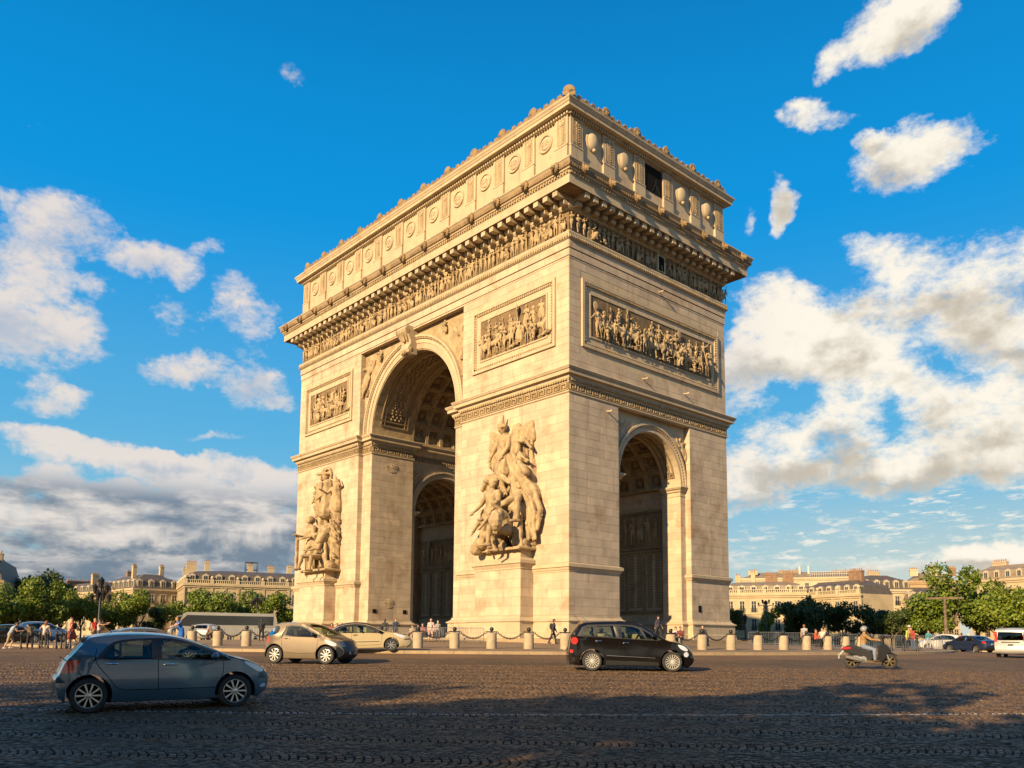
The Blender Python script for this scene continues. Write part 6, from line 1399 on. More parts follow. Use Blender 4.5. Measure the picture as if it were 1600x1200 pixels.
B12 = building('rooftop terrace block with white flues behind the right hand mansion', 1160, 250, -6, 33, 14, 5, 18.6, 20.4, 10, 3, M['facade_pale'], balus=False, dorm=False, chim=[(.1, .1, 2.6, .4, 4, 'facade'), (.4, .3, 6, .6, 3, 'zinc'), (.86, .3, 7, .2, 3, 'zinc')], roof='zinc')
for b_, k_ in ((B6, 1.03), (B7, 1.05), (B8, 1.06), (B9, 1.08), (B10, 1.05), (B11, 1.12), (B12, 1.04)): b_.scale = (1, 1, k_)
fl = MB()
for x in (16.2, 18.6): fl.tube([(x, 3, 19), (x, 3, 23.2)], .32, 8)
fl.build('flue', M['white'], B12); rl = MB()
for z in (20.6, 21.2): rl.box(19, 33, -.3, -.22, z, z+.07)
for k in range(24): rl.box(19+k*.6, 19.06+k*.6, -.3, -.22, 19.8, 21.2)
rl.build('terrace_rail', M['white'], B12)
# rooftop lattice on the left mansion
la = MB()
for x in (0, 1.4, 2.8):
    for y in (0, 1.4): la.tube([(x+14, y+10, 16.5), (x+14, y+10, 20.4)], .06, 4)
for z in (18.4, 20.2): la.box(14, 16.8, 10, 10.1, z, z+.12); la.box(14, 16.8, 11.4, 11.5, z, z+.12)
la.build('roof_frame', M['iron'], B1)
# ================================================================== trees
def leaf_mat(name, a, b):
    mt = bpy.data.materials.new(name); mt.use_nodes = True; t = NT(mt.node_tree); nd = mt.node_tree.nodes; bs = nd['Principled BSDF']
    ri = t.n('ShaderNodeNewGeometry').outputs['Random Per Island']; oi = t.n('ShaderNodeObjectInfo').outputs['Random']
    c = t.mix(1., t.mix(ri, a, b), t.mix(oi, (.8, .85, .8), (1.15, 1.1, 1.)), 'MULTIPLY'); t.put(bs.inputs['Base Color'], c); bs.inputs['Roughness'].default_value = .55
    tr = t.n('ShaderNodeBsdfTranslucent'); t.put(tr.inputs[0], c); mx = t.n('ShaderNodeMixShader'); mx.inputs[0].default_value = .3
    t.put(mx.inputs[1], bs.outputs[0]); t.put(mx.inputs[2], tr.outputs[0]); mt.node_tree.links.new(mx.outputs[0], nd['Material Output'].inputs[0]); return mt
M['leaf'] = leaf_mat('plane leaves', (.065, .115, .012), (.22, .27, .022)); M['leaf_dark_shade'] = leaf_mat('dark and shaded leaves', (.035, .058, .012), (.08, .11, .02))  # darker leaf copy also colours the arch's shade into the right-hand trees
M['bark'] = mat('bark', (.13, .095, .06), .9, var=.3, nscale=3, bump=.6, bscale=10)
def crown_mesh(seed, n, rx, rz_c, zc, leaf, mt, lobes=11, flat=0.):
    q = np.random.RandomState(seed); V_, F_ = [], []
    L = []
    for i in range(lobes):
        a = q.uniform(0, 6.28); rr = math.sqrt(q.uniform(0, 1))*.72; L.append((rx*rr*math.cos(a), rx*rr*math.sin(a), zc+rz_c*q.uniform(-.62, .62), rx*q.uniform(.28, .48), rz_c*q.uniform(.3, .5)))
    for i in range(n):
        lx, ly, lz, lr, lh = L[q.randint(lobes)]; d = q.normal(0, 1, 3); d /= np.linalg.norm(d); k = q.uniform(.45, 1.0)**.5*(1+.12*q.normal())
        c = np.array((lx+d[0]*lr*k, ly+d[1]*lr*k, lz+d[2]*lh*k)); nn = d*.7+q.normal(0, .6, 3)+np.array((0, 0, .35)); nn /= np.linalg.norm(nn); e1 = np.cross(nn, q.normal(0, 1, 3)); e1 /= np.linalg.norm(e1)+1e-9; e2 = np.cross(nn, e1); s_ = leaf*q.uniform(.6, 1.3)
        o = len(V_); V_ += [tuple(c-e1*s_-e2*s_*.15), tuple(c-e2*s_*.7+nn*s_*.2), tuple(c+e1*s_+e2*s_*.1), tuple(c+e2*s_*.75+nn*s_*.15)]; F_.append((o, o+1, o+2, o+3))
    me = bpy.data.meshes.new('crown'); me.from_pydata(V_, [], F_); me.materials.append(mt); return me
def trunk_mesh(seed, h, r, spread, top):
    q = random.Random(seed); mb = MB(); mb.tube([(0, 0, -.3), (q.uniform(-.1, .1), q.uniform(-.1, .1), h*.5), (q.uniform(-.2, .2), q.uniform(-.2, .2), h)], [r*1.25, r, r*.8], 9)
    for k in range(7):
        a = k*.9+q.uniform(-.3, .3); e = V(math.cos(a)*spread*q.uniform(.5, .9), math.sin(a)*spread*q.uniform(.5, .9), q.uniform(h+1, top)); s0 = V(0, 0, h*q.uniform(.7, 1.))
        mb.tube([s0, s0.lerp(e, .5)+V(0, 0, -.2), e], [r*.5, r*.3, r*.08], 6)
    return mb.mesh('trunk', M['bark'], smooth=60)
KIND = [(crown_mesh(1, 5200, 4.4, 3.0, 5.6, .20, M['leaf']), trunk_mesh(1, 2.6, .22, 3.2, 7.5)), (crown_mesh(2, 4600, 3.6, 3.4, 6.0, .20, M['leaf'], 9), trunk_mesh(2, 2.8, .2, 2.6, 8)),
        (crown_mesh(3, 6200, 4.8, 2.6, 5.0, .20, M['leaf'], 13), trunk_mesh(3, 2.4, .24, 3.4, 6.6)), (crown_mesh(4, 4600, 3.9, 2.9, 5.2, .21, M['leaf_dark_shade'], 10), trunk_mesh(4, 2.2, .2, 2.8, 7))]
def tree(px, d, kind, hgt, wid, label, rot=None, loc=None):
    if loc is None:
        p = stand(px, d)
    else: p = Vector((loc[0], loc[1], gz(*loc)))
    cm, tm = KIND[kind]; t = thing('tree', label, 'tree', p, rot if rot is not None else random.uniform(0, 6.28), 'trees round the square'); top = (8.6, 9.4, 7.6, 8.1)[kind]; ww = (8.2, 7., 9., 7.4)[kind]
    t.scale = (wid/ww, wid/ww, hgt/top); put('crown', cm, t); put('trunk', tm, t); return t
random.seed(5)
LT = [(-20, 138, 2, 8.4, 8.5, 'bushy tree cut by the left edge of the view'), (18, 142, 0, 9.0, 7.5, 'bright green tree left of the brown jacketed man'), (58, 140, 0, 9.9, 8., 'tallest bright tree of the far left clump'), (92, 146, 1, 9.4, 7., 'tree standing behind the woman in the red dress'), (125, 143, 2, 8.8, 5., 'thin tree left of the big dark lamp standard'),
      (176, 150, 0, 8.8, 7., 'tree right of the big dark lamp standard'), (212, 146, 1, 9.2, 7., 'round tree in front of the cream corner house'), (246, 155, 3, 7.2, 5., 'low dark tree at the corner of the long mansion'), (292, 150, 0, 9.2, 7.5, 'tree covering the near corner of the long mansion'),
      (335, 146, 2, 9.6, 8.5, 'wide tree over the front of the parked coach'), (378, 150, 0, 9.4, 8., 'tree over the middle of the parked coach'), (415, 147, 1, 9.2, 7.5, 'tree over the rear of the parked coach'), (452, 150, 0, 9.0, 7.5, 'tree touching the left edge of the arch'), (45, 190, 3, 15.2, 11, 'dark tree rising behind the far left clump'), (80, 192, 3, 14.4, 10, 'second dark tree behind the far left clump')]
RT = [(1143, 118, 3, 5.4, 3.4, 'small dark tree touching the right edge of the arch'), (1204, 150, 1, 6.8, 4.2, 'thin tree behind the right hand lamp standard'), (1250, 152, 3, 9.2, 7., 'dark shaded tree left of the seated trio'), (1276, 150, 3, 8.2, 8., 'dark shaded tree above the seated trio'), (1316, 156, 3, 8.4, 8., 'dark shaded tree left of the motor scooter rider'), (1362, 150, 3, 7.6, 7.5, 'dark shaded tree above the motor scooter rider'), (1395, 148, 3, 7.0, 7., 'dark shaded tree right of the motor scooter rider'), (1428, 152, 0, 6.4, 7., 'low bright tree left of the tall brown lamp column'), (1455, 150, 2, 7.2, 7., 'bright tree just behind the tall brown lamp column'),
      (1488, 150, 0, 12.6, 10.5, 'tallest bright green tree right of the brown lamp column'), (1530, 155, 1, 11.0, 9., 'bright tree above the navy taxi'), (1562, 150, 0, 9.2, 9., 'bright tree above the silver van'), (1598, 150, 2, 9.0, 9., 'bright tree at the right edge of the view'), (1630, 152, 0, 9.4, 9., 'tree beyond the right edge of the view')]
for a in LT: tree(*a)
for (px, d, kd, h, w, lb) in RT: tree(px, d, kd, h*(1.13 if kd != 3 else 1.0), w*(1.1 if kd != 3 else .95), lb)
# trees of the near pavement, behind the viewer: they cast the shade on the foreground
SHT = [(52.5, -86, 15.4, 12), (57.5, -79.5, 15.4, 12), (61.5, -74, 15.4, 11), (66, -68, 15.2, 10.5), (71.5, -63, 15, 10.5), (77, -57, 14.6, 10.5), (75, -76, 11, 10), (46, -92, 15.5, 12), (83, -52, 14, 11), (82, -64, 12, 10)]
for i, (x, y, h, w) in enumerate(SHT):
    tree(0, 0, (0, 2, 1)[i % 3], h, w, f'{ORD[i]} tall tree of the pavement row whose shade falls across the setts', None, (x, y))['group'] = 'trees of the near pavement'
# ================================================================== street furniture
def lamp(px, d, h, arms, label, thick=.12, lantern=.42, name='street_lamp', mt='iron'):
    p = stand(px, d); t = thing(name, label, 'street lamp', p, side_on(px)); mb = MB()
    mb.lathe([(thick*2.4, 0), (thick*2.4, .5), (thick*1.5, .7), (thick*1.2, 1.4), (thick, 1.6), (thick*.6, h), (0, h)], 12); mb.build('pole', M[mt], t, smooth=40)
    am = MB(); ln = MB()
    for x, z, s in arms:
        if x: am.tube([(0, 0, z-.3), (x*.5, 0, z+.1), (x, 0, z)], .05, 6)
        ln.lathe([(.05, 0), (.16*s, .1), (.26*s, .75*s), (.3*s, .8*s), (.08*s, 1.05*s), (0, 1.15*s)], 8, (x, 0, z))
    if am.v: am.build('arm', M[mt], t, smooth=60)
    ln.build('lantern', M['iron'], t, smooth=30); return t
lamp(153, 112, 6.6, [(0, 6.6, 1.3), (.65, 6.0, 1.1), (-.65, 6.0, 1.1), (.95, 4.9, 1.0), (-.95, 4.9, 1.0), (.3, 5.2, 1.1), (-.3, 5.2, 1.1)], 'big dark lamp standard with clustered lanterns before the left trees', .2)
lamp(399, 122, 5.6, [(0, 5.6, .8), (.55, 5.1, .8), (-.55, 5.1, .8), (.3, 5.3, .8), (-.3, 5.3, .8)], 'slender candelabra lamp between trees beside the coach', .1)
lamp(1198, 112, 5.2, [(.9, 5.1, .4), (-.9, 5.1, .4), (.4, 5.4, .5), (-.4, 5.4, .5), (0, 5.2, .6)], 'dark lamp standard with spreading arms in front of the cream mansion', .1)
lamp(1165, 86, 2.0, [(0, 2.0, .85)], 'small lantern post near the right edge of the arch', .06)
t = lamp(1479, 104, 6.2, [(1.5, 5.9, .3), (-1.5, 5.9, .3)], 'tall brown lamp column with a level cross arm among bright trees', .2, mt='bark')
MB().box(-1.9, 1.9, -.08, .08, 5.75, 5.95).build('cross_arm', M['bark'], t)
def barrier_parts(w=2.35):
    f = MB(); f.tube([(-w/2, 0, .12), (-w/2, 0, 1.02), (-w/2+.08, 0, 1.1), (w/2-.08, 0, 1.1), (w/2, 0, 1.02), (w/2, 0, .12)], .024, 6); f.tube([(-w/2, 0, .2), (w/2, 0, .2)], .02, 5)
    b = MB()
    for k in range(17): x = -w/2+w*(k+1)/18; b.tube([(x, 0, .2), (x, 0, 1.1)], .011, 4)
    ft = MB()
    for s in (1, -1): ft.tube([(s*w*.36, -.3, .02), (s*w*.36, 0, .2), (s*w*.36, .3, .02)], .02, 5)
    return f.mesh('frame', M['steel'], smooth=60), b.mesh('bars', M['steel']), ft.mesh('foot', M['steel'])
BP = barrier_parts()
def barrier(p, rz, label):
    t = thing('crowd_barrier', label, 'barrier', p, rz, 'steel crowd barriers'); put('frame', BP[0], t); o = put('bars', BP[1], t); o['kind'] = 'stuff'; put('foot', BP[2], t)
for i, px in enumerate((1193, 1235, 1278, 1321, 1364, 1406, 1446)): barrier(stand(px, 70+i*.5), side_on(px, 2), f'{ORD[i]} steel crowd barrier from the arch in the row before the right trees')
for i, (px, d, a) in enumerate(((580, 66, 10), (624, 64, 8), (668, 62.5, 6), (708, 61.5, -30), (732, 60.5, -20), (418, 74, 10))): barrier(stand(px, d), side_on(px, a), ['steel barrier behind the roof of the cream car', 'steel barrier right behind the bonnet of the cream car', 'steel barrier in front of the great archway with the pink shirted woman', 'angled steel barrier beside the foot of the near pier', 'steel barrier against the base of the near pier', 'steel barrier between the coach and the arch'][i])
for i, (px, d) in enumerate(((1463, 88), (1490, 89))): barrier(stand(px, d), side_on(px, 0), ['steel rail in front of the cream white hatchback', 'steel rail in front of the white hatchback'][i])
PO = MB().lathe([(.09, 0), (.09, .12), (.06, .16), (.05, .85), (.075, .88), (.075, .94), (.05, 1.0), (.06, 1.05), (0, 1.1)], 10).mesh('post', M['iron'], smooth=40)
for i, (px, d) in enumerate(((33, 60), (62, 60), (75, 60), (88, 58.5), (96, 58.5), (103, 58.5), (110, 58), (1380, 61), (1393, 62), (1411, 63), (1433, 64.5))):
    o = put('street_post', PO, None, stand(px, d)); tag(o, (f'{ORD[i]} slim black street post from the left edge' if i < 7 else f'{ORD[i-7]} slim black street post right of the scooter rider'), 'post', 'slim black street posts')
# the parked coach
cr = stand(357, 118)+V(0, 0, .42); coach = thing('coach', 'long silver coach with dark glass parked before the left trees', 'coach', cr, side_on(357, 180+2)); M['coach'] = paint('coach silver', (.27, .265, .25), 0.)
def coach_section(x): return 1.27
hull = MB(); prof = [(-6.1, .35), (-6.15, 1.2), (-6.05, 2.6), (-5.9, 3.15), (-5.4, 3.35), (5.2, 3.4), (5.75, 3.2), (6.1, 2.4), (6.3, 1.3), (6.28, .5), (6.1, .32)]
hull.prism(prof, -1.27, 1.27, lambda u, v, w: (u, w*(1-.06*max(0, v-2.6)), v)); hull.build('body', M['coach'], coach)
gl_ = MB()
for s in (1, -1):
    gl_.prism([(-5.6, 1.75), (-5.6, 2.95), (5.3, 3.0), (6.0, 2.3), (6.1, 1.6), (4.9, 1.55), (4.7, 1.75)], s*1.22, s*1.29, lambda u, v, w: (u, w, v))
gl_.prism([(6.12, 1.3), (6.33, 1.3), (6.14, 2.5), (5.85, 3.1), (5.7, 3.1)], -1.1, 1.1, lambda u, v, w: (u, w, v)); gl_.build('window_band', M['pane'], coach)
bx = MB()
for s in (1, -1):
    for x in (-3.9, -2.4, -.9, .6, 2.1): bx.box(x, x+1.42, *sorted((s*1.272, s*1.285)), .5, 1.3)
    bx.tube([(5.9, s*1.2, 2.9), (6.5, s*1.35, 2.8), (6.55, s*1.4, 2.2)], .07, 6)
bx.build('luggage_door', M['coach'], coach)
for x in (-3.9+.0-.9, 4.2):
    for s in (1, -1): wheel(coach, (x, s*1.16, .5), .5, .28, 8, M['alloy'], s)
# ================================================================== people
CL = {}
def cloth(c, nm=None):
    k = tuple(c)
    if k not in CL: CL[k] = mat('cloth', tuple(x*.8 for x in c), .85, var=.12, nscale=6, bump=.3, bscale=40)
    return CL[k]
HAIR = {'brown': mat('brown hair', (.06, .03, .015), .6), 'dark': mat('dark hair', (.015, .012, .01), .6), 'fair': mat('fair hair', (.35, .2, .07), .6), 'grey': mat('grey hair', (.3, .28, .26), .6), 'red': mat('auburn hair', (.22, .07, .02), .6)}
SHOE = mat('shoe leather', (.06, .035, .02), .5); LSHOE = mat('pale shoe', (.55, .5, .44), .6)
def person(label, loc, face, pose, top, bottom, hair='brown', h=1.72, dress=False, shorts=False, sleeves=True, long_hair=False, hat_=None, bag=None, shoe=None, vox=.03, helmet=None, group=None, rot=None):
    t = thing('person', label, 'person', loc, rot if rot is not None else face+math.pi/2, group); t.scale = (h/1.75,)*3
    J = skel(pose); mb = limbs(J, ALL); me = remesh(mb, vox, 1, [M['skin']])
    hb = MB()
    for s in 'lr': hand(hb, J[s+'wr'], J[s+'hd'], (0, -.3, -1))
    bm = bmesh.new(); bm.from_mesh(me); m2 = hb.mesh('h', M['skin']); bm.from_mesh(m2); bm.to_mesh(me); bm.free(); bpy.data.meshes.remove(m2)
    me.polygons.foreach_set('use_smooth', [True]*len(me.polygons))
    put('body', me, t)
    parts = ('torso',)+(('uarm', 'farm') if sleeves is True else ('uarm',) if sleeves else ())
    tb = limbs(J, parts, 1., .016)
    if dress: tb.join(limbs(J, ('skirt',), 1., .02))
    put('dress' if dress else 'shirt', remesh(tb, vox, 1, [cloth(top)], (.006, 28, 20)), t)
    if not dress:
        lb = limbs(J, ('thigh',) if shorts else ('thigh', 'shin'), 1., .017)
        lb.cap(J['lhp']+J['up']*.02, J['rhp']+J['up']*.02, .125, .125)
        put('shorts' if shorts else 'trousers', remesh(lb, vox, 1, [cloth(bottom)], (.005, 26, 18)), t)
    fb = limbs(J, ('foot',), 1., .012); put('shoes', remesh(fb, vox, 1, [shoe or SHOE]), t)
    hd, hu, fw = J['head'], J['hup'], J['fw']
    if helmet:
        q = MB(); q.ball(hd+hu*.03-fw*.01, .145, 16, 10, (1, 1.08, 1)); hm_ = remesh(q, .025, 1, [helmet]); o = put('helmet', hm_, t)
        bm = bmesh.new(); bm.from_mesh(hm_); dl = [f for f in bm.faces if (f.calc_center_median()-hd).dot(fw) > .035 and (f.calc_center_median()-hd).dot(hu) < .05 or (f.calc_center_median()-hd).dot(hu) < -.07]; bmesh.ops.delete(bm, geom=dl, context='FACES'); bm.to_mesh(hm_); bm.free()
        v = MB(); 
        vs = []
        for i in range(9):
            a = -1.1+2.2*i/8
            for z in (.04, .12): vs.append(hd+hu*z+(fw*math.cos(a)+J['rt']*math.sin(a))*.155)
        v.add(vs, [(2*i, 2*i+2, 2*i+3, 2*i+1) for i in range(8)]).build('visor', M['dglass'], o)
        c_ = MB().tube([hd-hu*.05+J['rt']*.09, hd-hu*.11+fw*.03, hd-hu*.05-J['rt']*.09], .01, 5).build('chin_strap', M['black'], o)
    else:
        q = MB(); q.cap(hd+hu*.045-fw*.02, hd+hu*.055-fw*.015, .098, .098); q.cap(hd-hu*.01-fw*.045, hd-hu*.05-fw*.045, .078, .07)
        if long_hair: q.cap(hd-fw*.055, hd-hu*.24-fw*.07, .085, .06)
        put('hair', remesh(q, vox*.9, 1, [HAIR[hair]], (.006, 60, 40)), t)
    e = MB()
    for s in (1, -1): e.ball(hd+fw*.079+J['rt']*.033*s+hu*.022, .011, 6, 4)
    e.build('eyes', M['dark'], t); MB().cap(hd+fw*.084-hu*.048+J['rt']*.018, hd+fw*.084-hu*.048-J['rt']*.018, .007, .007, 5).build('mouth', mat('lips', (.35, .12, .09), .5) if 'lips' not in bpy.data.materials else bpy.data.materials['lips'], t)
    if hat_: q = MB().lathe([(.2, .09), (.19, .1), (.11, .11), (.1, .2), (.05, .23), (0, .23)], 14, tuple(hd)).build('hat', cloth(hat_), t, smooth=50)
    if bag: q = MB().ball(J['chest']-fw*.17-J['up']*.08, .17, 9, 7, (1, .7, 1.35)).build('backpack', cloth(bag), t, smooth=60)
    return t
def cam_face(px, deg=0):   # deg 0 looks at the viewer, 90 to the right of the view, 180 away
    d = aim(px, 1000); return math.atan2(-d.y, -d.x)+R(deg)
SIT = dict(hip=.45, ll=((1, .15, -.05), (.05, 0, -1)), rl=((1, .15, -.05), (.05, 0, -1)), la=((.4, .2, -.9), (.8, -.3, -.2)), ra=((.4, .2, -.9), (.8, -.3, -.2)))
BEND = dict(lean=.95, la=((.75, .1, -.7), (.6, 0, -.8)), ra=((.75, .1, -.7), (.6, 0, -.8)), head=.3)
WK = dict(WALK, la=((.4, .1, -1), (.5, 0, -.9)), ra=((-.4, .1, -1), (-.1, 0, -1)))
SP = lambda px, d, up=0.: stand(px, d, up)
person('person in tan shorts and pale blue shirt bending over at the left edge', SP(15, 58), cam_face(15, 95), dict(lean=.42, head=.3, la=((.55, .15, -.8), (.9, -.1, .1)), ra=((.55, .15, -.8), (.9, -.1, .1)), ll=((.5, .05, -1), (-.35, 0, -1)), rl=((-.25, .05, -1), (-.45, 0, -1))), (.32, .38, .46), (.36, .26, .16), 'dark', shorts=True, sleeves=False, shoe=LSHOE)
person('person in a loose brown jacket stooping with back turned', SP(47, 58), cam_face(47, 200), dict(lean=.55, head=.5, la=((.6, .1, -.8), (.7, -.3, .2)), ra=((.6, .1, -.8), (.7, -.3, .2))), (.15, .11, .07), (.02, .02, .022), 'dark', h=1.7)
person('person with long auburn hair, white top and dark trousers', SP(69, 62), cam_face(69, 150), dict(la=((.1, .7, -.6), (-.2, -.7, .7)), ra=((.2, .3, -1), (.3, 0, -1)), side=-.12), (.62, .5, .42), (.025, .025, .03), 'red', long_hair=True, sleeves=False, h=1.75)
person('person in a red dress with dark backpack walking left', SP(112, 60.5), cam_face(112, -80), WK, (.30, .05, .035), (.1, .03, .02), 'brown', dress=True, sleeves=False, bag=(.05, .03, .025), h=1.78)
person('person in a bright red shirt behind the blue grey hatchback', SP(147, 63), cam_face(147, 30), {}, (.55, .03, .02), (.4, .3, .2), 'fair', sleeves=False, h=1.76)
person('person in a pale shirt stretching an arm out to the right', SP(154, 62.5), cam_face(154, 80), dict(la=((1, .1, .25), (1, 0, .2)), ra=((.8, .1, -.1), (1, 0, .25))), (.55, .48, .40), (.1, .1, .12), 'brown', sleeves=False, h=1.7)
person('person in a bright blue dress leaning left above the hatchback roof', SP(283, 60), cam_face(283, -70), dict(lean=.45, la=((.8, .1, -.6), (.8, 0, -.3)), ra=((.7, .1, -.7), (.9, 0, -.3))), (.01, .12, .50), (.1, .1, .1), 'fair', dress=True, sleeves=False, h=1.85)
person('person in a grey shirt stooping next to the blue dress', SP(265, 60), cam_face(265, 140), dict(BEND, lean=.9), (.42, .45, .46), (.2, .2, .2), 'grey', h=1.7)
person('person in black standing against the coach rear', SP(408, 70), cam_face(408, 170), dict(la=((.1, .2, -1), (.3, -.4, -.7)), ra=((.1, .2, -1), (.3, -.4, -.7))), (.018, .018, .02), (.015, .015, .018), 'dark', h=1.76)
for i, (px, tp, hr, lb) in enumerate(((518, (.3, .07, .05), 'dark', 'dark haired visitor in dark red, leftmost seated between the two pale cars'), (526, (.6, .42, .36), 'brown', 'visitor in a pale pink top seated left of centre between the pale cars'), (534, (.5, .25, .2), 'red', 'visitor in a rose top seated right of centre between the pale cars'), (542, (.55, .48, .42), 'dark', 'visitor in cream seated nearest the black arched roof'))):
    person(lb, SP(px, 68+i*.3, .15), cam_face(px, 10*(i-1)), SIT, tp, (.1, .09, .1), hr, sleeves=False, h=1.72, vox=.04)
person('dark person showing behind the windscreen of the cream car', SP(601, 66), cam_face(601, 160), {}, (.03, .03, .035), (.03, .03, .04), 'dark', h=1.72, vox=.036)
person('person with ginger hair in a dark top standing behind the cream car bonnet', SP(618, 65), cam_face(618, 20), dict(la=((.5, .2, -.8), (.7, -.5, .4))), (.03, .05, .09), (.05, .05, .08), 'red', h=1.78, vox=.036)
person('person in a cream top seated against the barrier, left of the two crouchers', SP(644, 64.5), cam_face(644, -30), SIT, (.6, .45, .33), (.5, .4, .3), 'brown', sleeves=False, h=1.75, vox=.036)
person('person in a black top crouching by the barrier', SP(653, 64), cam_face(653, 15), SIT, (.03, .03, .04), (.03, .03, .04), 'dark', h=1.8, vox=.036)
person('person in a dark pink patterned top crouching by the barrier', SP(660, 64), cam_face(660, -20), dict(SIT, hip=.55), (.28, .10, .10), (.05, .05, .08), 'brown', h=1.8, vox=.036)
person('person in a pale pink shirt standing before the great archway', SP(673, 63.5), cam_face(673, 0), dict(la=((.1, .25, -1), (.2, -.1, -1))), (.66, .42, .36), (.5, .34, .28), 'grey', h=1.76, vox=.036)
person('white haired person half hidden by the barrier at the great archway', SP(684, 66.5), cam_face(684, 30), {}, (.4, .38, .35), (.1, .1, .12), 'grey', h=1.62, vox=.036)
person('person in dark clothes with a bag walking along the foot of the near pier', SP(864, 59.5), cam_face(864, 100), dict(WK, lean=.12), (.045, .04, .045), (.035, .03, .035), 'dark', bag=(.02, .02, .022), h=1.8)
up_ = 1.45
def ledge(x, y, z=1.44): return Vector((x, y, z))
def on_plane(px, z, d):
    q = aim(px, 1000); q = Vector((q.x, q.y)).normalized(); return Vector((CAM.x+q.x*d, CAM.y+q.y*d, z))
person('dark haired person in a white top, left of the couple on the step', on_plane(1056, 1.05, 57.5), cam_face(1056, 10), SIT, (.62, .52, .46), (.28, .33, .40), 'brown', sleeves=False, h=1.72)
person('person in a dark red top, right of the couple on the step', on_plane(1064, 1.05, 57.4), cam_face(1064, -15), dict(SIT, lean=.2), (.14, .035, .035), (.02, .02, .025), 'brown', h=1.75)
person('person in a black top sitting apart to the left of the couple', on_plane(1048, 1.0, 57), cam_face(1048, 20), dict(SIT, lean=.25), (.05, .045, .05), (.05, .05, .06), 'dark', h=1.6)
person('dark haired person in black and white perched on the chain beside a bollard', SP(1098, 53.5, .12), cam_face(1098, 25), dict(SIT, hip=.62), (.05, .045, .05), (.3, .28, .27), 'dark', long_hair=True, h=1.7)
person('shadowed person standing inside the small arch', on_plane(1028, 1.42, 62), cam_face(1028, 60), WK, (.06, .05, .07), (.03, .03, .03), 'dark', h=1.74, vox=.036)
person('person in a grey top standing at the barrier left of the seated pair', SP(1257, 66), cam_face(1257, 160), {}, (.36, .36, .36), (.12, .13, .17), 'red', sleeves=False, h=1.74, vox=.034)
person('person in an orange red top sitting at the barrier', SP(1275, 64.5, .1), cam_face(1275, 70), SIT, (.52, .09, .035), (.02, .02, .025), 'brown', h=1.8, vox=.034)
person('person in a white top sitting beside the orange red top', SP(1285, 64.5, .1), cam_face(1285, -40), dict(SIT, hip=.55), (.66, .56, .48), (.025, .025, .03), 'dark', sleeves=False, h=1.8, vox=.034)
person('person in a yellow green vest and cap near the black posts', SP(1417, 67), cam_face(1417, 60), dict(lean=.3, la=((.8, .1, -.5), (.8, 0, -.2))), (.45, .48, .12), (.04, .05, .08), 'dark', hat_=(.5, .5, .48), h=1.78, vox=.036)
person('person in blue denim with red sleeves right of the black posts', SP(1427, 67), cam_face(1427, -40), dict(lean=.3), (.35, .06, .05), (.06, .10, .18), 'brown', h=1.76, vox=.036)
person('person in a red top standing between the white hatchback and the navy taxi', SP(1503, 93), cam_face(1503, 160), {}, (.5, .05, .05), (.06, .06, .1), 'dark', sleeves=False, h=1.8, vox=.04)
person('person in a blue and white top beside the tall brown lamp column', SP(1451, 86), cam_face(1451, 20), dict(la=((.6, .2, -.5), (.9, 0, .1))), (.05, .25, .3), (.4, .4, .4), 'dark', h=1.74, vox=.04)
# drivers
def driver(carobj, spec_x, side, label, top, hair, sc_=1., pose=None):
    p = dict(hip=.0, lean=-.22, ll=((.95, .1, .2), (.6, 0, -.8)), rl=((.95, .1, .2), (.6, 0, -.8)), la=((.75, .2, -.65), (.85, -.2, .25)), ra=((.75, .2, -.65), (.85, -.2, .25)), head=.25)
    if pose: p.update(pose)
    mw = Matrix.LocRotScale(carobj.location, carobj.rotation_euler, carobj.scale); q = mw @ Vector((spec_x, side, .56))
    return person(label, q, 0, p, top, (.05, .05, .07), hair, h=1.68*sc_, rot=carobj.rotation_euler.z+math.pi/2)
driver(yaris, 1.80, -.36, 'driver with a lavender sleeve in the blue grey hatchback', (.42, .36, .58), 'dark', pose=dict(ra=((.8, .35, -.22), (.95, -.1, .0))))
driver(mpv, 2.0, -.38, 'driver in teal inside the dark brown family car', (.04, .12, .14), 'brown')
driver(plu, 1.95, .36, 'dark clad driver inside the cream two door car', (.03, .03, .035), 'dark'); driver(plu, 1.95, -.36, 'dark clad passenger inside the cream two door car', (.04, .035, .035), 'dark')
driver(iq, 1.3, .36, 'driver in a pale top inside the beige microcar', (.5, .46, .36), 'brown')
# motor scooter with its rider
pr_ = stand(1330, 36.2); pf_ = stand(1388, 36.5)
SC = thing('motor_scooter', 'dark motor scooter with red tail light and chrome exhaust', 'scooter', pr_, math.atan2(pf_.y-pr_.y, pf_.x-pr_.x))
wb = (Vector((pf_.x, pf_.y))-Vector((pr_.x, pr_.y))).length; k = wb/1.46; SC.scale = (k*1.0,)*3
M['scoot'] = paint('scooter bodywork', (.012, .010, .008), 0., .4, .3); M['bronze'] = mat('bronze rim', (.20, .145, .075), .4, .7)
for x, r in ((0, .32), (1.46, .325)): wheel(SC, (x, 0, r), r, .12, 6, M['bronze'], -1, .68, .42)
b = MB(); b.prism([(-.38, .80), (-.30, .92), (.1, .93), (.40, .80), (.75, .72), (.86, .46), (.70, .38), (.42, .46), (.12, .58), (-.2, .66)], -.15, .15, lambda u, v, w: (u, w*(1-.25*max(0, v-.75)/.2), v)); b.build('body', M['scoot'], SC, smooth=50)
b = MB(); b.prism([(-.28, .9), (-.12, .98), (.18, .97), (.32, .90), (.72, .86), (.80, .78), (.45, .77), (.1, .86)], -.135, .135, lambda u, v, w: (u, w, v)); b.build('seat', M['black'], SC, smooth=50)
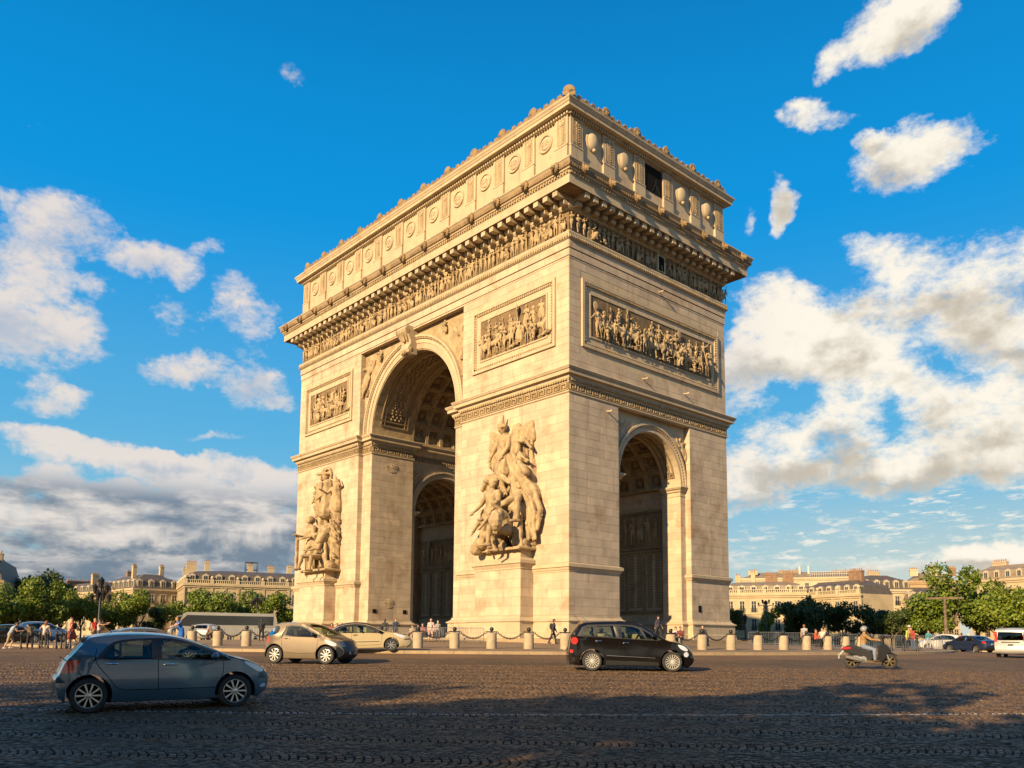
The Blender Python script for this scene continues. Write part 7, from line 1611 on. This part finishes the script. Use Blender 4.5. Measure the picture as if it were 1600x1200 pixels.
b = MB(); b.prism([(1.02, .32), (1.08, .62), (1.06, .98), (1.18, 1.08), (1.38, .98), (1.52, .78), (1.50, .66), (1.36, .66), (1.26, .42), (1.1, .28)], -.22, .22, lambda u, v, w: (u, w*(.72 if u > 1.3 else 1.), v)); b.build('front_fairing', M['scoot'], SC, smooth=50)
MB().prism([(.5, .26), (.55, .36), (1.06, .34), (1.16, .24)], -.19, .19, lambda u, v, w: (u, w, v)).build('footboard', M['bronze'], SC)
MB().prism([(1.22, 1.05), (1.25, 1.06), (1.14, 1.40), (1.11, 1.39)], -.19, .19, lambda u, v, w: (u, w, v)).build('windshield', M['dglass'], SC)
b = MB(); b.tube([(1.14, -.34, 1.12), (1.18, -.12, 1.08), (1.18, .12, 1.08), (1.14, .34, 1.12)], .018, 6); b.build('handlebar', M['black'], SC, smooth=60)
for s in (1, -1):
    b = MB(); b.tube([(1.18, s*.22, 1.1), (1.20, s*.36, 1.30)], .009, 5).ball((1.19, s*.40, 1.33), .07, 8, 6, (.5, 1, .75)); b.build('mirror', M['black'], SC, smooth=60)
b = MB(); b.tube([(1.30, -.1, .72), (1.47, -.1, .33)], .032, 7).tube([(1.30, .1, .72), (1.47, .1, .33)], .032, 7); b.build('fork', M['alloy'], SC, smooth=60)
b = MB(); b.prism([(1.18, .62), (1.3, .70), (1.55, .71), (1.76, .58), (1.78, .54), (1.55, .64), (1.3, .64)], -.075, .075, lambda u, v, w: (u, w, v)); b.build('mudguard', M['scoot'], SC, smooth=50)
b = MB(); b.tube([(.46, -.2, .36), (.2, -.22, .38), (-.28, -.23, .5)], [.04, .075, .085], 10); b.build('exhaust', mat('brushed steel', (.4, .36, .3), .45, .8), SC, smooth=60)
b = MB(); b.cbox((.3, 0, .42), (.5, .26, .26)); b.lathe([(0, -.16), (.13, -.16), (.13, .0), (0, 0)], 12, (.42, 0, .4), 'y'); b.build('engine', M['alloy'], SC, smooth=40)
b = MB(); b.prism([(-.42, .83), (-.36, .90), (-.12, .90), (-.02, .85), (-.3, .80)], -.155, .155, lambda u, v, w: (u, w, v)); b.build('tail_light', M['red'], SC, smooth=50)
b = MB(); b.tube([(-.3, 0, .78), (-.5, 0, .55)], .03, 5); b.box(-.53, -.51, -.1, .1, .42, .62); b.build('number_plate', M['white'], SC)
b = MB(); b.tube([(-.32, -.1, .93), (-.42, -.1, 1.0), (-.42, .1, 1.0), (-.32, .1, .93)], .015, 5); b.build('grab_rail', M['steel'], SC, smooth=60)
q = Matrix.LocRotScale(SC.location, SC.rotation_euler, SC.scale) @ Vector((.46, 0, .92))
person('person in a tan sweater, blue jeans and grey helmet riding the scooter', q, 0, dict(hip=.0, lean=.10, la=((.75, .2, -.55), (.95, -.05, -.10)), ra=((.75, .2, -.55), (.95, -.05, -.10)), ll=((.95, .28, -.28), (.02, 0, -1)), rl=((.95, .28, -.28), (.02, 0, -1))), (.36, .21, .085), (.20, .25, .34), 'grey', h=1.75*k, rot=SC.rotation_euler.z+math.pi/2, helmet=mat('grey helmet', (.22, .22, .22), .3, coat=.6), vox=.024)
bpy.data.collections.remove(tmp)
